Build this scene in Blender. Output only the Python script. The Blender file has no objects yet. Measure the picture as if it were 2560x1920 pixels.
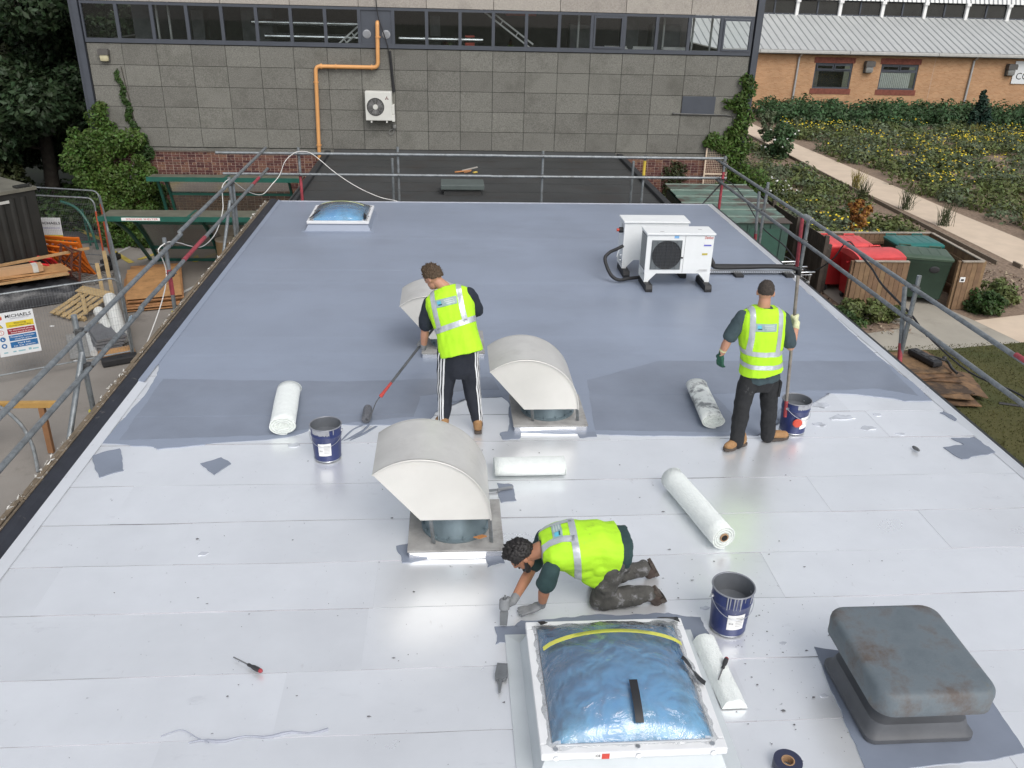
import bpy, bmesh, math, random
import numpy as np
from mathutils import Vector as V, Matrix, Quaternion, noise
R = math.radians
random.seed(7); np.random.seed(7)
scn = bpy.context.scene
col = scn.collection
# ---------------------------------------------------------------- camera
pitch, yaw, roll = 0.440630, 0.079155, 0.026874
CAM = V((0, 0, 4.22))
f0 = V((math.sin(yaw), math.cos(yaw), 0)); r0 = V((math.cos(yaw), -math.sin(yaw), 0)); u0 = V((0, 0, 1))
fw = f0*math.cos(pitch) - u0*math.sin(pitch); up_ = u0*math.cos(pitch) + f0*math.sin(pitch)
rr = r0*math.cos(roll) + up_*math.sin(roll); uu = up_*math.cos(roll) - r0*math.sin(roll)
cd = bpy.data.cameras.new('camera'); cam = bpy.data.objects.new('camera', cd); col.objects.link(cam)
cam.matrix_world = Matrix(((rr.x, uu.x, -fw.x, CAM.x), (rr.y, uu.y, -fw.y, CAM.y), (rr.z, uu.z, -fw.z, CAM.z), (0, 0, 0, 1)))
cd.sensor_width = 36; cd.lens = 29.874; cd.clip_start = 0.05; cd.clip_end = 2000
scn.camera = cam
# ---------------------------------------------------------------- sky, sun, exposure
SUN_EL, SUN_AZ = R(48), R(160)      # azimuth from +Y towards +X
world = bpy.data.worlds.new('World'); scn.world = world; world.use_nodes = True
nt = world.node_tree; bg = nt.nodes['Background']
sky = nt.nodes.new('ShaderNodeTexSky'); sky.sky_type = 'NISHITA'; sky.sun_disc = False
sky.sun_elevation = SUN_EL; sky.sun_rotation = SUN_AZ; sky.air_density = 1.0; sky.dust_density = 3.0; sky.ozone_density = 1.0
hs = nt.nodes.new('ShaderNodeHueSaturation'); hs.inputs['Saturation'].default_value = 0.30
nt.links.new(sky.outputs[0], hs.inputs['Color']); nt.links.new(hs.outputs[0], bg.inputs[0]); bg.inputs[1].default_value = 0.13
sl = bpy.data.lights.new('sun', 'SUN'); sl.energy = 0.8; sl.angle = R(35); sl.color = (1, 0.965, 0.92)
so = bpy.data.objects.new('sun', sl); col.objects.link(so)
sd = V((math.sin(SUN_AZ)*math.cos(SUN_EL), math.cos(SUN_AZ)*math.cos(SUN_EL), math.sin(SUN_EL)))
so.rotation_euler = sd.to_track_quat('Z', 'Y').to_euler(); so.location = (0, 0, 30)
vs = scn.view_settings; vs.view_transform = 'Standard'; vs.look = 'None'; vs.gamma = 1; vs.exposure = 0.54; vs.use_curve_mapping = False
# ---------------------------------------------------------------- materials
MATS = {}
def mat(name, rgb, rough=.6, metal=0., var=.12, vs=6., bump=0., bs=40., spec=.5, rgb2=None, coords='Object', island=0., trans=0., detail=5., rvar=0., objrand=0., sheen=0.):
    if name in MATS: return MATS[name]
    m = bpy.data.materials.new(name); m.use_nodes = True; nt = m.node_tree; N = nt.nodes; L = nt.links
    b = N['Principled BSDF']; b.inputs['Roughness'].default_value = rough; b.inputs['Metallic'].default_value = metal
    b.inputs['Specular IOR Level'].default_value = spec
    if sheen: b.inputs['Sheen Weight'].default_value = sheen
    tc = N.new('ShaderNodeTexCoord')
    nz = N.new('ShaderNodeTexNoise'); nz.inputs['Scale'].default_value = vs; nz.inputs['Detail'].default_value = detail; nz.inputs['Roughness'].default_value = .62
    vec = tc.outputs[coords]
    if objrand: vec = shifted(N, L, vec); m['objr'] = 1
    L.new(vec, nz.inputs['Vector'])
    rp = N.new('ShaderNodeValToRGB'); rp.color_ramp.elements[0].position = .3; rp.color_ramp.elements[1].position = .7
    c1 = [max(0, c*(1-var)) for c in rgb]; c2 = [min(1, c*(1+var)) for c in (rgb2 or rgb)]
    if rgb2: c1 = list(rgb); c2 = list(rgb2)
    rp.color_ramp.elements[0].color = (*c1, 1); rp.color_ramp.elements[1].color = (*c2, 1)
    L.new(nz.outputs['Fac'], rp.inputs[0]); out = rp.outputs[0]
    for src, amt in ((('geo', island)), ('obj', objrand)):
        if not amt: continue
        g = N.new('ShaderNodeNewGeometry').outputs['Random Per Island'] if src == 'geo' else N.new('ShaderNodeObjectInfo').outputs['Random']
        mp = N.new('ShaderNodeMapRange'); mp.inputs['To Min'].default_value = 1-amt; mp.inputs['To Max'].default_value = 1+amt
        L.new(g, mp.inputs['Value'])
        h = N.new('ShaderNodeHueSaturation'); L.new(mp.outputs[0], h.inputs['Value']); L.new(out, h.inputs['Color'])
        m2 = N.new('ShaderNodeMapRange'); m2.inputs['To Min'].default_value = .5-amt*.05; m2.inputs['To Max'].default_value = .5+amt*.05
        L.new(g, m2.inputs['Value']); L.new(m2.outputs[0], h.inputs['Hue']); out = h.outputs[0]
    L.new(out, b.inputs['Base Color'])
    if rvar:
        mr = N.new('ShaderNodeMapRange'); mr.inputs['To Min'].default_value = rough-rvar; mr.inputs['To Max'].default_value = rough+rvar
        L.new(nz.outputs['Fac'], mr.inputs['Value']); L.new(mr.outputs[0], b.inputs['Roughness'])
    if bump:
        n2 = N.new('ShaderNodeTexNoise'); n2.inputs['Scale'].default_value = bs; n2.inputs['Detail'].default_value = 6
        L.new(tc.outputs[coords], n2.inputs['Vector'])
        bp = N.new('ShaderNodeBump'); bp.inputs['Strength'].default_value = bump; bp.inputs['Distance'].default_value = .02
        L.new(n2.outputs['Fac'], bp.inputs['Height']); L.new(bp.outputs[0], b.inputs['Normal'])
    MATS[name] = m; return m
def shifted(N, L, vec):
    """pattern moved by a random amount for each object, so that alike pieces differ"""
    oi = N.new('ShaderNodeObjectInfo'); ml = N.new('ShaderNodeMath'); ml.operation = 'MULTIPLY'; ml.inputs[1].default_value = 61.; L.new(oi.outputs['Random'], ml.inputs[0])
    va = N.new('ShaderNodeVectorMath'); va.operation = 'ADD'; L.new(vec, va.inputs[0]); L.new(ml.outputs[0], va.inputs[1]); return va.outputs[0]
def nodes_of(m): return m.node_tree.nodes, m.node_tree.links
def stain(name, rgb, scale=3., lo=.5, hi=.65, amt=.8, stretch=(1, 1, 1), rough=None, coords='Object'):
    """second layer of dirt / stain colour over an existing material"""
    m = MATS[name]; N, L = nodes_of(m); b = N['Principled BSDF']
    src = b.inputs['Base Color'].links[0].from_socket
    tc = N.new('ShaderNodeTexCoord'); mp = N.new('ShaderNodeMapping'); mp.inputs['Scale'].default_value = stretch
    L.new(shifted(N, L, tc.outputs[coords]) if m.get('objr') else tc.outputs[coords], mp.inputs[0])
    nz = N.new('ShaderNodeTexNoise'); nz.inputs['Scale'].default_value = scale; nz.inputs['Detail'].default_value = 8; nz.inputs['Roughness'].default_value = .7
    L.new(mp.outputs[0], nz.inputs['Vector'])
    mr = N.new('ShaderNodeMapRange'); mr.inputs['From Min'].default_value = lo; mr.inputs['From Max'].default_value = hi; mr.inputs['To Max'].default_value = amt
    L.new(nz.outputs['Fac'], mr.inputs['Value'])
    mx = N.new('ShaderNodeMix'); mx.data_type = 'RGBA'; L.new(mr.outputs[0], mx.inputs[0]); L.new(src, mx.inputs[6]); mx.inputs[7].default_value = (*rgb, 1)
    L.new(mx.outputs[2], b.inputs['Base Color'])
    return m
def glassy(name, tint=(1, 1, 1), rough=.03, refl=1.0, density=0., body=(1, 1, 1), bump=0., bs=6.):
    """thin clear sheet: transparent + fresnel gloss (+ a little milky body)"""
    if name in MATS: return MATS[name]
    m = bpy.data.materials.new(name); m.use_nodes = True; N, L = nodes_of(m); N.remove(N['Principled BSDF'])
    t = N.new('ShaderNodeBsdfTransparent'); t.inputs[0].default_value = (*tint, 1)
    d = N.new('ShaderNodeBsdfDiffuse'); d.inputs[0].default_value = (*body, 1)
    g = N.new('ShaderNodeBsdfGlossy'); g.inputs['Roughness'].default_value = rough
    m1 = N.new('ShaderNodeMixShader'); m1.inputs[0].default_value = density; L.new(t.outputs[0], m1.inputs[1]); L.new(d.outputs[0], m1.inputs[2])
    fr = N.new('ShaderNodeFresnel'); fr.inputs[0].default_value = 1.5
    ml = N.new('ShaderNodeMath'); ml.operation = 'MULTIPLY'; ml.inputs[1].default_value = refl; L.new(fr.outputs[0], ml.inputs[0])
    m2 = N.new('ShaderNodeMixShader'); L.new(ml.outputs[0], m2.inputs[0]); L.new(m1.outputs[0], m2.inputs[1]); L.new(g.outputs[0], m2.inputs[2])
    L.new(m2.outputs[0], N['Material Output'].inputs[0])
    if bump:
        tc = N.new('ShaderNodeTexCoord'); n2 = N.new('ShaderNodeTexNoise'); n2.inputs['Scale'].default_value = bs; n2.inputs['Detail'].default_value = 4; n2.inputs['Distortion'].default_value = 1.5
        L.new(tc.outputs['Object'], n2.inputs['Vector'])
        bp = N.new('ShaderNodeBump'); bp.inputs['Strength'].default_value = bump; bp.inputs['Distance'].default_value = .05
        L.new(n2.outputs['Fac'], bp.inputs['Height']); L.new(bp.outputs[0], g.inputs['Normal']); L.new(bp.outputs[0], fr.inputs['Normal'])
    MATS[name] = m; return m
# ---------------------------------------------------------------- mesh helpers
def basis(d):
    d = V(d).normalized(); a = V((0, 0, 1)) if abs(d.z) < .95 else V((1, 0, 0))
    x = a.cross(d).normalized(); return x, d.cross(x), d
class MB:
    def __init__(s): s.v = []; s.f = []; s.m = []; s.cur = 0
    def q(s, *pts):
        i = len(s.v); s.v += [tuple(p) for p in pts]; s.f.append(tuple(range(i, i+len(pts)))); s.m.append(s.cur); return s
    def raw(s, vs, fs):
        i = len(s.v); s.v += [tuple(p) for p in vs]
        for f in fs: s.f.append(tuple(i+k for k in f)); s.m.append(s.cur)
        return s
    def box(s, c, d, rz=0., mtx=None):
        hx, hy, hz = d[0]/2, d[1]/2, d[2]/2
        P = [V((x, y, z)) for z in (-hz, hz) for y in (-hy, hy) for x in (-hx, hx)]
        M = mtx if mtx is not None else Matrix.Rotation(rz, 3, 'Z')
        P = [M @ p + V(c) for p in P]
        return s.raw(P, [(0, 2, 3, 1), (4, 5, 7, 6), (0, 1, 5, 4), (2, 6, 7, 3), (0, 4, 6, 2), (1, 3, 7, 5)])
    def b(s, x0, x1, y0, y1, z0, z1): return s.box(((x0+x1)/2, (y0+y1)/2, (z0+z1)/2), (x1-x0, y1-y0, z1-z0))
    def bev(s, c, d, r=.01, rz=0., mtx=None):
        """box with chamfered edges"""
        bm = bmesh.new(); bmesh.ops.create_cube(bm, size=1)
        for v in bm.verts: v.co = V((v.co.x*d[0], v.co.y*d[1], v.co.z*d[2]))
        bmesh.ops.bevel(bm, geom=bm.edges[:], offset=min(r, min(d)*.45), segments=2, affect='EDGES', profile=.6)
        M = mtx if mtx is not None else Matrix.Rotation(rz, 3, 'Z')
        bm.verts.index_update(); s.raw([M @ v.co + V(c) for v in bm.verts], [[v.index for v in f.verts] for f in bm.faces]); bm.free(); return s
    def beam(s, a, b, w, h, up=(0, 0, 1)):
        a = V(a); b = V(b); d = (b-a); L = d.length; d.normalize(); x = d.cross(V(up))
        if x.length < 1e-4: x = V((1, 0, 0))
        x.normalize(); z = x.cross(d)
        return s.box((a+b)/2, (w, L, h), mtx=Matrix((x, d, z)).transposed())
    def cyl(s, a, b, r, r2=None, n=12, caps=True):
        a = V(a); b = V(b); r2 = r if r2 is None else r2; x, y, d = basis(b-a)
        P = [a+(x*math.cos(t)+y*math.sin(t))*r for t in [2*math.pi*k/n for k in range(n)]] + [b+(x*math.cos(t)+y*math.sin(t))*r2 for t in [2*math.pi*k/n for k in range(n)]]
        F = [(k, (k+1) % n, n+(k+1) % n, n+k) for k in range(n)]
        if caps: F += [tuple(range(n-1, -1, -1)), tuple(range(n, 2*n))]
        return s.raw(P, F)
    def tube(s, pts, r, n=8, closed=False):
        pts = [V(p) for p in pts]; rs = r if isinstance(r, (list, tuple)) else [r]*len(pts)
        m = len(pts); x = None; P = []
        for i, p in enumerate(pts):
            if closed: t = pts[(i+1) % m]-pts[i-1]
            else: t = pts[min(i+1, m-1)]-pts[max(i-1, 0)]
            t.normalize()
            if x is None: x, _, _ = basis(t)
            x = (x-t*x.dot(t)); x = x.normalized() if x.length > 1e-6 else basis(t)[0]
            y = t.cross(x)
            P += [p+(x*math.cos(2*math.pi*k/n)+y*math.sin(2*math.pi*k/n))*rs[i] for k in range(n)]
        F = []
        for i in range(m if closed else m-1):
            j = (i+1) % m
            F += [(i*n+k, i*n+(k+1) % n, j*n+(k+1) % n, j*n+k) for k in range(n)]
        if not closed: F += [tuple(range(n-1, -1, -1)), tuple(range((m-1)*n, m*n))]
        return s.raw(P, F)
    def lathe(s, prof, c=(0, 0, 0), n=28, axis=None):
        """profile [(r,z)] turned about z through c"""
        P = []
        for r, z in prof: P += [V((r*math.cos(2*math.pi*k/n), r*math.sin(2*math.pi*k/n), z)) for k in range(n)]
        if axis is not None: P = [axis @ p for p in P]
        P = [p+V(c) for p in P]
        F = [(i*n+k, i*n+(k+1) % n, (i+1)*n+(k+1) % n, (i+1)*n+k) for i in range(len(prof)-1) for k in range(n)]
        return s.raw(P, F)
    def prism(s, poly, h, o=(0, 0, 0), ax=(1, 0, 0), ay=(0, 1, 0)):
        """closed polygon in plane (o,ax,ay) extruded by h along ax x ay"""
        ax = V(ax); ay = V(ay); n = ax.cross(ay).normalized(); o = V(o)
        A = [o+ax*x+ay*y for x, y in poly]; k = len(A)
        s.raw(A+[p+n*h for p in A], [tuple(range(k-1, -1, -1)), tuple(range(k, 2*k))]+[(i, (i+1) % k, k+(i+1) % k, k+i) for i in range(k)]); return s
    def ell(s, c, rad, M=None, n=10):
        M = M or Matrix.Identity(3); P = []; F = []
        for i in range(n+1):
            t = math.pi*i/n
            for k in range(2*n):
                p = V((math.sin(t)*math.cos(math.pi*k/n)*rad[0], math.sin(t)*math.sin(math.pi*k/n)*rad[1], math.cos(t)*rad[2])); P.append(V(c)+M @ p)
        for i in range(n):
            for k in range(2*n): F.append((i*2*n+k, (i+1)*2*n+k, (i+1)*2*n+(k+1) % (2*n), i*2*n+(k+1) % (2*n)))
        return s.raw(P, F)
    def data(s, name, mats=()):
        me = bpy.data.meshes.new(name); me.from_pydata(s.v, [], s.f)
        for m in mats: me.materials.append(m)
        if len(mats) > 1: me.polygons.foreach_set('material_index', s.m)
        me.update(); return me
    def build(s, name, mats, parent=None, smooth=False, fix=True, angle=40):
        mats = mats if isinstance(mats, (list, tuple)) else [mats]
        me = s.data(name, mats)
        if fix:
            bm = bmesh.new(); bm.from_mesh(me); bmesh.ops.remove_doubles(bm, verts=bm.verts, dist=1e-5); bmesh.ops.recalc_face_normals(bm, faces=bm.faces); bm.to_mesh(me); bm.free()
        if smooth:
            me.polygons.foreach_set('use_smooth', [True]*len(me.polygons))
            try: me.set_sharp_from_angle(angle=R(angle))
            except Exception: pass
        return add(name, me, parent)
def add(name, me, parent=None, loc=None, rz=None):
    o = bpy.data.objects.new(name, me); col.objects.link(o)
    if parent is not None: o.parent = parent
    if loc is not None: o.location = loc
    if rz is not None: o.rotation_euler = (0, 0, rz)
    return o
def tag(o, label=None, cat=None, group=None, kind=None):
    if label: o['label'] = label
    if cat: o['category'] = cat
    if group: o['group'] = group
    if kind: o['kind'] = kind
    return o
def thing(name, label, cat, loc=(0, 0, 0), rz=0., group=None):
    o = bpy.data.objects.new(name, None); col.objects.link(o); o.location = loc; o.rotation_euler = (0, 0, rz); o.empty_display_size = .2
    return tag(o, label, cat, group)
def copy_tree(o, parent=None):
    c = o.copy(); col.objects.link(c); c.parent = parent
    for ch in list(o.children): copy_tree(ch, c)
    return c
tscn = bpy.data.scenes.new('workbench')      # scratch scene for applying modifiers, removed at the end
def evalmesh(me, mods):
    """apply modifiers to a mesh datablock and return the result"""
    o = bpy.data.objects.new('tmp', me); tscn.collection.objects.link(o)
    for t, kw in mods:
        md = o.modifiers.new(t, t)
        for k, v in kw.items(): setattr(md, k, v)
    tscn.view_layers[0].update(); dg = tscn.view_layers[0].depsgraph
    r = bpy.data.meshes.new_from_object(o.evaluated_get(dg)); bpy.data.objects.remove(o); bpy.data.meshes.remove(me); return r
def text(s, size, name, material, parent, loc, rot, w=None, ext=.0015, bold=0., shear=0.):
    cu = bpy.data.curves.new('txt', 'FONT'); cu.body = s; cu.size = size; cu.extrude = ext; cu.align_x = 'CENTER'; cu.align_y = 'CENTER'; cu.offset = bold; cu.shear = shear; cu.resolution_u = 2
    o = bpy.data.objects.new('txt', cu); tscn.collection.objects.link(o); tscn.view_layers[0].update(); dg = tscn.view_layers[0].depsgraph
    me = bpy.data.meshes.new_from_object(o.evaluated_get(dg)); bpy.data.objects.remove(o); bpy.data.curves.remove(cu)
    if w:
        xs = [v.co.x for v in me.vertices]; k = w/(max(xs)-min(xs))
        for v in me.vertices: v.co.x *= k
    me.materials.clear(); me.materials.append(material)
    t = add(name, me, parent); t.location = loc; t.rotation_euler = rot; return t
def sag(a, b, s, n=10):
    a = V(a); b = V(b); return [a.lerp(b, k/n)-V((0, 0, 4*s*(k/n)*(1-k/n))) for k in range(n+1)]
def smoothpath(P, n=6):
    P = [V(p) for p in P]; out = []
    for i in range(len(P)-1):
        p0, p1, p2, p3 = P[max(i-1, 0)], P[i], P[i+1], P[min(i+2, len(P)-1)]
        for k in range(n):
            t = k/n; out.append(.5*((2*p1)+(p2-p0)*t+(2*p0-5*p1+4*p2-p3)*t*t+(3*p1-p0-3*p2+p3)*t**3))
    return out+[P[-1]]
G = -3.2       # ground level below the roof
# common materials
GALV = mat('galvanised_tube', (.24, .26, .27), .48, .55, .25, 14, .15, 60, rvar=.1)
stain('galvanised_tube', (.12, .115, .11), 6, .5, .7, .7)
REDP = mat('red_paint_worn', (.30, .045, .06), .6, 0, .3, 12)
BLACK = mat('black_rubber', (.018, .018, .02), .6, 0, .2)
DKGREY = mat('dark_grey_frame', (.060, .068, .085), .45, 0, .1, 3)
WHITE = mat('white_paint', (.78, .78, .77), .4, 0, .04)
STEEL = mat('bright_steel', (.62, .64, .66), .28, .9, .1)
INK = mat('black_ink', (.02, .02, .025), .6, 0, 0)
WOOD = mat('pine_timber', (.42, .27, .12), .7, 0, .2, 5, .2, 30, objrand=.15)
PLY = mat('plywood_sheet', (.38, .20, .085), .7, 0, .22, 4, .15, 30, objrand=.14)
stain('plywood_sheet', (.15, .08, .035), 7, .56, .72, .7)
# ================================================================ SETTING: ground
def sheet(name, poly, z, m, kind='structure', grid=None, amp=0):
    bm = bmesh.new(); vsx = [bm.verts.new((x, y, z)) for x, y in poly]; bm.faces.new(vsx)
    if grid:
        xs = [p[0] for p in poly]; ys = [p[1] for p in poly]
        for a, lo, hi in ((0, min(xs), max(xs)), (1, min(ys), max(ys))):
            k = lo+grid
            while k < hi:
                co = V((k, 0, 0)) if a == 0 else V((0, k, 0)); no = V((1, 0, 0)) if a == 0 else V((0, 1, 0))
                bmesh.ops.bisect_plane(bm, geom=bm.verts[:]+bm.edges[:]+bm.faces[:], plane_co=co, plane_no=no); k += grid
        for v in bm.verts: v.co.z += amp*noise.noise(V((v.co.x*.7, v.co.y*.7, 3)))
    bmesh.ops.recalc_face_normals(bm, faces=bm.faces)
    me = bpy.data.meshes.new(name); bm.to_mesh(me); bm.free(); me.materials.append(m)
    if me.polygons[0].normal.z < 0: me.flip_normals()
    o = add(name, me); tag(o, kind=kind); return o
SOIL = mat('dark_soil', (.045, .042, .028), .95, 0, .4, .5, .4, 6, rgb2=(.06, .075, .03))
YARD = mat('yard_concrete', (.19, .172, .152), .85, 0, .2, .35, .2, 30, rgb2=(.28, .26, .235), detail=8)
stain('yard_concrete', (.34, .33, .32), 1.3, .62, .8, .6); stain('yard_concrete', (.05, .045, .04), .8, .58, .75, .6)
TARM = mat('tarmac', (.065, .066, .068), .85, 0, .25, 3, .3, 60)
PALE = mat('pale_gravel_path', (.58, .47, .36), .9, 0, .08, 1.5, .1, 50)
SLAB = mat('grey_concrete_path', (.34, .315, .265), .85, 0, .12, .8, .15, 30); stain('grey_concrete_path', (.2, .18, .15), 1.4, .6, .75, .5)
MULCH = mat('wood_chip_mulch', (.13, .09, .06), .95, 0, .5, 9, .6, 25, rgb2=(.30, .22, .16), detail=8)
LAWN = mat('mown_grass', (.050, .058, .014), .95, 0, .4, .6, .5, 60, rgb2=(.085, .075, .022), detail=8)
sheet('ground', [(-300, -120), (300, -120), (300, 600), (-300, 600)], G-.02, SOIL)
sheet('yard', [(-30, -10), (-3.6, -10), (-3.6, 25.98), (-10.2, 25.98), (-30, 22.8)], G-.012, YARD)
sheet('road', [(-30, 22.8), (-10.2, 26.0), (-10.4, 33), (-40, 33)], G-.008, TARM)
sheet('lawn', [(5.6, -10), (40, -10), (40, 20), (14.75, 17.95), (5.6, 17.2)], G-.006, LAWN)
sheet('garden_ground', [(5.6, 17.2), (14.75, 17.95), (60, 20), (60, 57.9), (9, 57.9), (9, 26), (5.6, 26)], G-.014, MULCH)
sheet('path', [(16.7, 58), (16.75, 48), (16.8, 41), (17.0, 34), (17.25, 29), (17.3, 23.6), (17.3, 17), (19.3, 17), (19.3, 27), (19.05, 31), (18.9, 36), (18.55, 45), (18.5, 53), (18.5, 58)], G-.004, PALE)
sheet('path', [(5.6, 17.25), (11.3, 17.4), (13.5, 17.8), (13.2, 19.25), (12.75, 20.9), (13.4, 23), (10.1, 23), (10.2, 20.2), (11.2, 18.8), (10.0, 18.4), (5.6, 18.4)], G-.004, SLAB)
sheet('path', [(13.5, 17.8), (30, 19.6), (30, 22.0), (14.76, 19.66), (13.2, 19.25)], G-.002, PALE)
b = MB()
for (x0, y0), (x1, y1) in (((16.68, 24), (16.68, 48)), ((17.2, 23.6), (17.2, 24))): b.beam((x0, y0, G+.04), (x1, y1, G+.04), .06, .14)
tag(b.build('path_edging', mat('edging_board', (.20, .16, .12), .85)), kind='structure')
# painted yellow hatching on the road
YEL = mat('yellow_road_paint', (.42, .33, .07), .8, 0, .3, 4); WLN = mat('white_road_paint', (.45, .45, .44), .8, 0, .3, 4)
def stripe(a, bb, w, m, nm):
    k = MB(); k.beam((*a, G+.001), (*bb, G+.001), w, .004); tag(k.build(nm, m), kind='structure')
stripe((-10.42, 26.85), (-9.62, 25.72), .16, YEL, 'road_marking'); stripe((-9.9, 25.0), (-9.0, 23.9), .16, YEL, 'road_marking')
stripe((-12.0, 27.6), (-10.6, 26.2), .16, YEL, 'road_marking'); stripe((-9.5, 25.85), (-9.9, 24.0), .09, WLN, 'road_marking')
stripe((-8.9, 24.2), (-8.2, 25.6), .14, YEL, 'road_marking'); stripe((-7.3, 24.0), (-6.4, 25.7), .14, YEL, 'road_marking')
stripe((-6.95, 21.2), (-6.2, 23.2), .1, WLN, 'road_marking')
# ================================================================ back building (concrete panels over brick)
WY = 26.0
XL, PITCH, NC = -9.99, .9375, 20
XR = XL+PITCH*NC
ROWZ = [-.34, .20, .77, 1.33, 1.89, 2.45]
CONC = mat('exposed_aggregate', (.105, .103, .091), .9, 0, .28, 42, .7, 70, rgb2=(.235, .23, .205), objrand=.10, detail=9)
stain('exposed_aggregate', (.075, .073, .06), 1.2, .5, .75, .6); stain('exposed_aggregate', (.42, .41, .38), 60, .68, .72, .5); 
CONT = mat('fascia_concrete', (.36, .33, .295), .9, 0, .2, 30, .4, 60, objrand=.08); stain('fascia_concrete', (.2, .185, .165), 1.2, .52, .7, .5)
MORT = mat('brick_mortar', (.46, .36, .30), .9, 0, .2, 9)
BRICK = mat('red_brick', (.095, .036, .028), .85, 0, .25, 8, .3, 40, objrand=.55, rgb2=(.16, .070, .055))
stain('red_brick', (.025, .022, .02), 1.3, .58, .75, .75)
BRICKS = mat('red_brick_far', (.095, .036, .028), .85, 0, .25, 8, .3, 40, island=.5, rgb2=(.16, .070, .055))
stain('red_brick_far', (.025, .022, .02), .7, .58, .75, .75)
DARKJ = mat('panel_joint', (.03, .03, .027), .9)
bb = thing('concrete_building', 'two storey building of grey aggregate panels over red brick with ribbon windows', 'building', (0, WY, G))
H0 = -G
def bbpart(k, name, m, parent=bb, **kw):
    k.v = [(x, y-WY, z-G) for x, y, z in k.v]; return k.build(name, m, parent, **kw)
# core walls (behind the panels, joints read dark)
k = MB(); k.b(XL-.05, XR+.05, WY+.03, WY+.25, -.36, 2.46); bbpart(k, 'wall', DARKJ)
k = MB(); k.b(XL, XL+.2, WY+.25, WY+14, G, 2.46); k.b(XR-.2, XR, WY+.25, WY+14, G, 2.46); k.b(XL, XR, WY+13.8, WY+14, G, 6.5); bbpart(k, 'side_wall', CONC)
gap = .010
pm = {}
def panel_mesh(w, h, t=.05):
    key = (round(w, 3), round(h, 3))
    if key not in pm:
        q = MB(); q.bev((0, 0, 0), (w, t, h), .008); pm[key] = q.data('panel', [CONC])
    return pm[key]
for c in range(NC):
    for r in range(5):
        z0, z1 = ROWZ[r]+gap/2, ROWZ[r+1]-gap/2
        o = add('panel', panel_mesh(PITCH-gap, z1-z0), bb, (XL+PITCH*(c+.5), .005+random.uniform(-.004, .004), (z0+z1)/2-G))
# fascia above the windows
ft = MB(); ft.bev((0, 0, 0), (PITCH*2-.012, .12, 2.2), .01); fme = ft.data('fascia_panel', [CONT])
for c in range(10): add('fascia_panel', fme, bb, (XL+PITCH*(2*c+1), .0, 3.53+1.1-G))
# corner columns
for sx, x in ((-1, XL-.11), (1, XR+.12)):
    k = MB(); k.b(x-.075, x+.075, WY-.09, WY+.12, G, 6.4); k.b(x-.1+sx*.11, x+.04+sx*.11, WY+.03, WY+.3, G, 6.4); bbpart(k, 'corner_column', DKGREY)
# roof of the building and interior shell
k = MB(); k.b(XL-.1, XR+.1, WY+.06, WY+14, 5.73, 5.9); bbpart(k, 'roof', TARM)
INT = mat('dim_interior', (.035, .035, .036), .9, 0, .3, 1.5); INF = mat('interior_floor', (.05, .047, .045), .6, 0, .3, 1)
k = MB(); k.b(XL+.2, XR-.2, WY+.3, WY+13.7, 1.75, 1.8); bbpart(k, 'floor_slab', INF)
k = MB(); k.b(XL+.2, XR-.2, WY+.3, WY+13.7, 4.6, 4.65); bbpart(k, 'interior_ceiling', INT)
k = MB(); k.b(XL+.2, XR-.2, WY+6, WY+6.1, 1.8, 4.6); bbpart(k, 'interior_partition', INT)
# windows, one per panel column
WZ0, WZ1 = 2.47, 3.52
PANE = glassy('window_glass', (.95, .97, .97), .02, 1.4)
fr = MB(); hw = PITCH/2
for (x0, x1, z0, z1) in ((-hw, hw, 0, .11), (-hw, hw, WZ1-WZ0-.07, WZ1-WZ0), (-hw, -hw+.045, .11, WZ1-WZ0-.07), (hw-.045, hw, .11, WZ1-WZ0-.07)): fr.b(x0, x1, -.05, .04, z0, z1)
frm = fr.data('window_frame', [DKGREY])
fr2 = MB(); W_ = WZ1-WZ0
for (x0, x1, z0, z1) in ((-hw+.05, hw-.05, .115, .17), (-hw+.05, hw-.05, W_-.13, W_-.075), (-hw+.05, -hw+.1, .17, W_-.13), (hw-.1, hw-.05, .17, W_-.13)): fr2.b(x0, x1, -.07, .0, z0, z1)
cas = fr2.data('casement', [DKGREY])
pn = MB(); pn.b(-hw+.047, hw-.047, -.004, .004, .11, W_-.07); pne = pn.data('pane', [PANE])
VNTG = mat('vent_grille', (.30, .31, .33), .5)
for c in range(NC):
    x = XL+PITCH*(c+.5)
    w = add('window', frm, bb, (x, .0, WZ0-G))
    if c == 8:
        q = MB(); q.b(-hw+.047, hw-.047, -.02, .0, .11, W_-.07); q.build('infill_panel', DKGREY, w)
        for dx in (-.27, .27):
            g = MB(); g.lathe([(0, -.012), (.10, -.012), (.115, -.004), (.115, .006)], (dx, -.024, .36), 20, Matrix.Rotation(R(-90), 3, 'X')); 
            for j in range(-3, 4): g.b(dx-.085, dx+.085, -.045, -.036, .36+j*.024-.005, .36+j*.024+.005)
            g.build('air_vent', [VNTG], w, smooth=True)
    else:
        add('pane', pne, w)
        if c in (15, 19): add('casement', cas, w)
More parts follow.
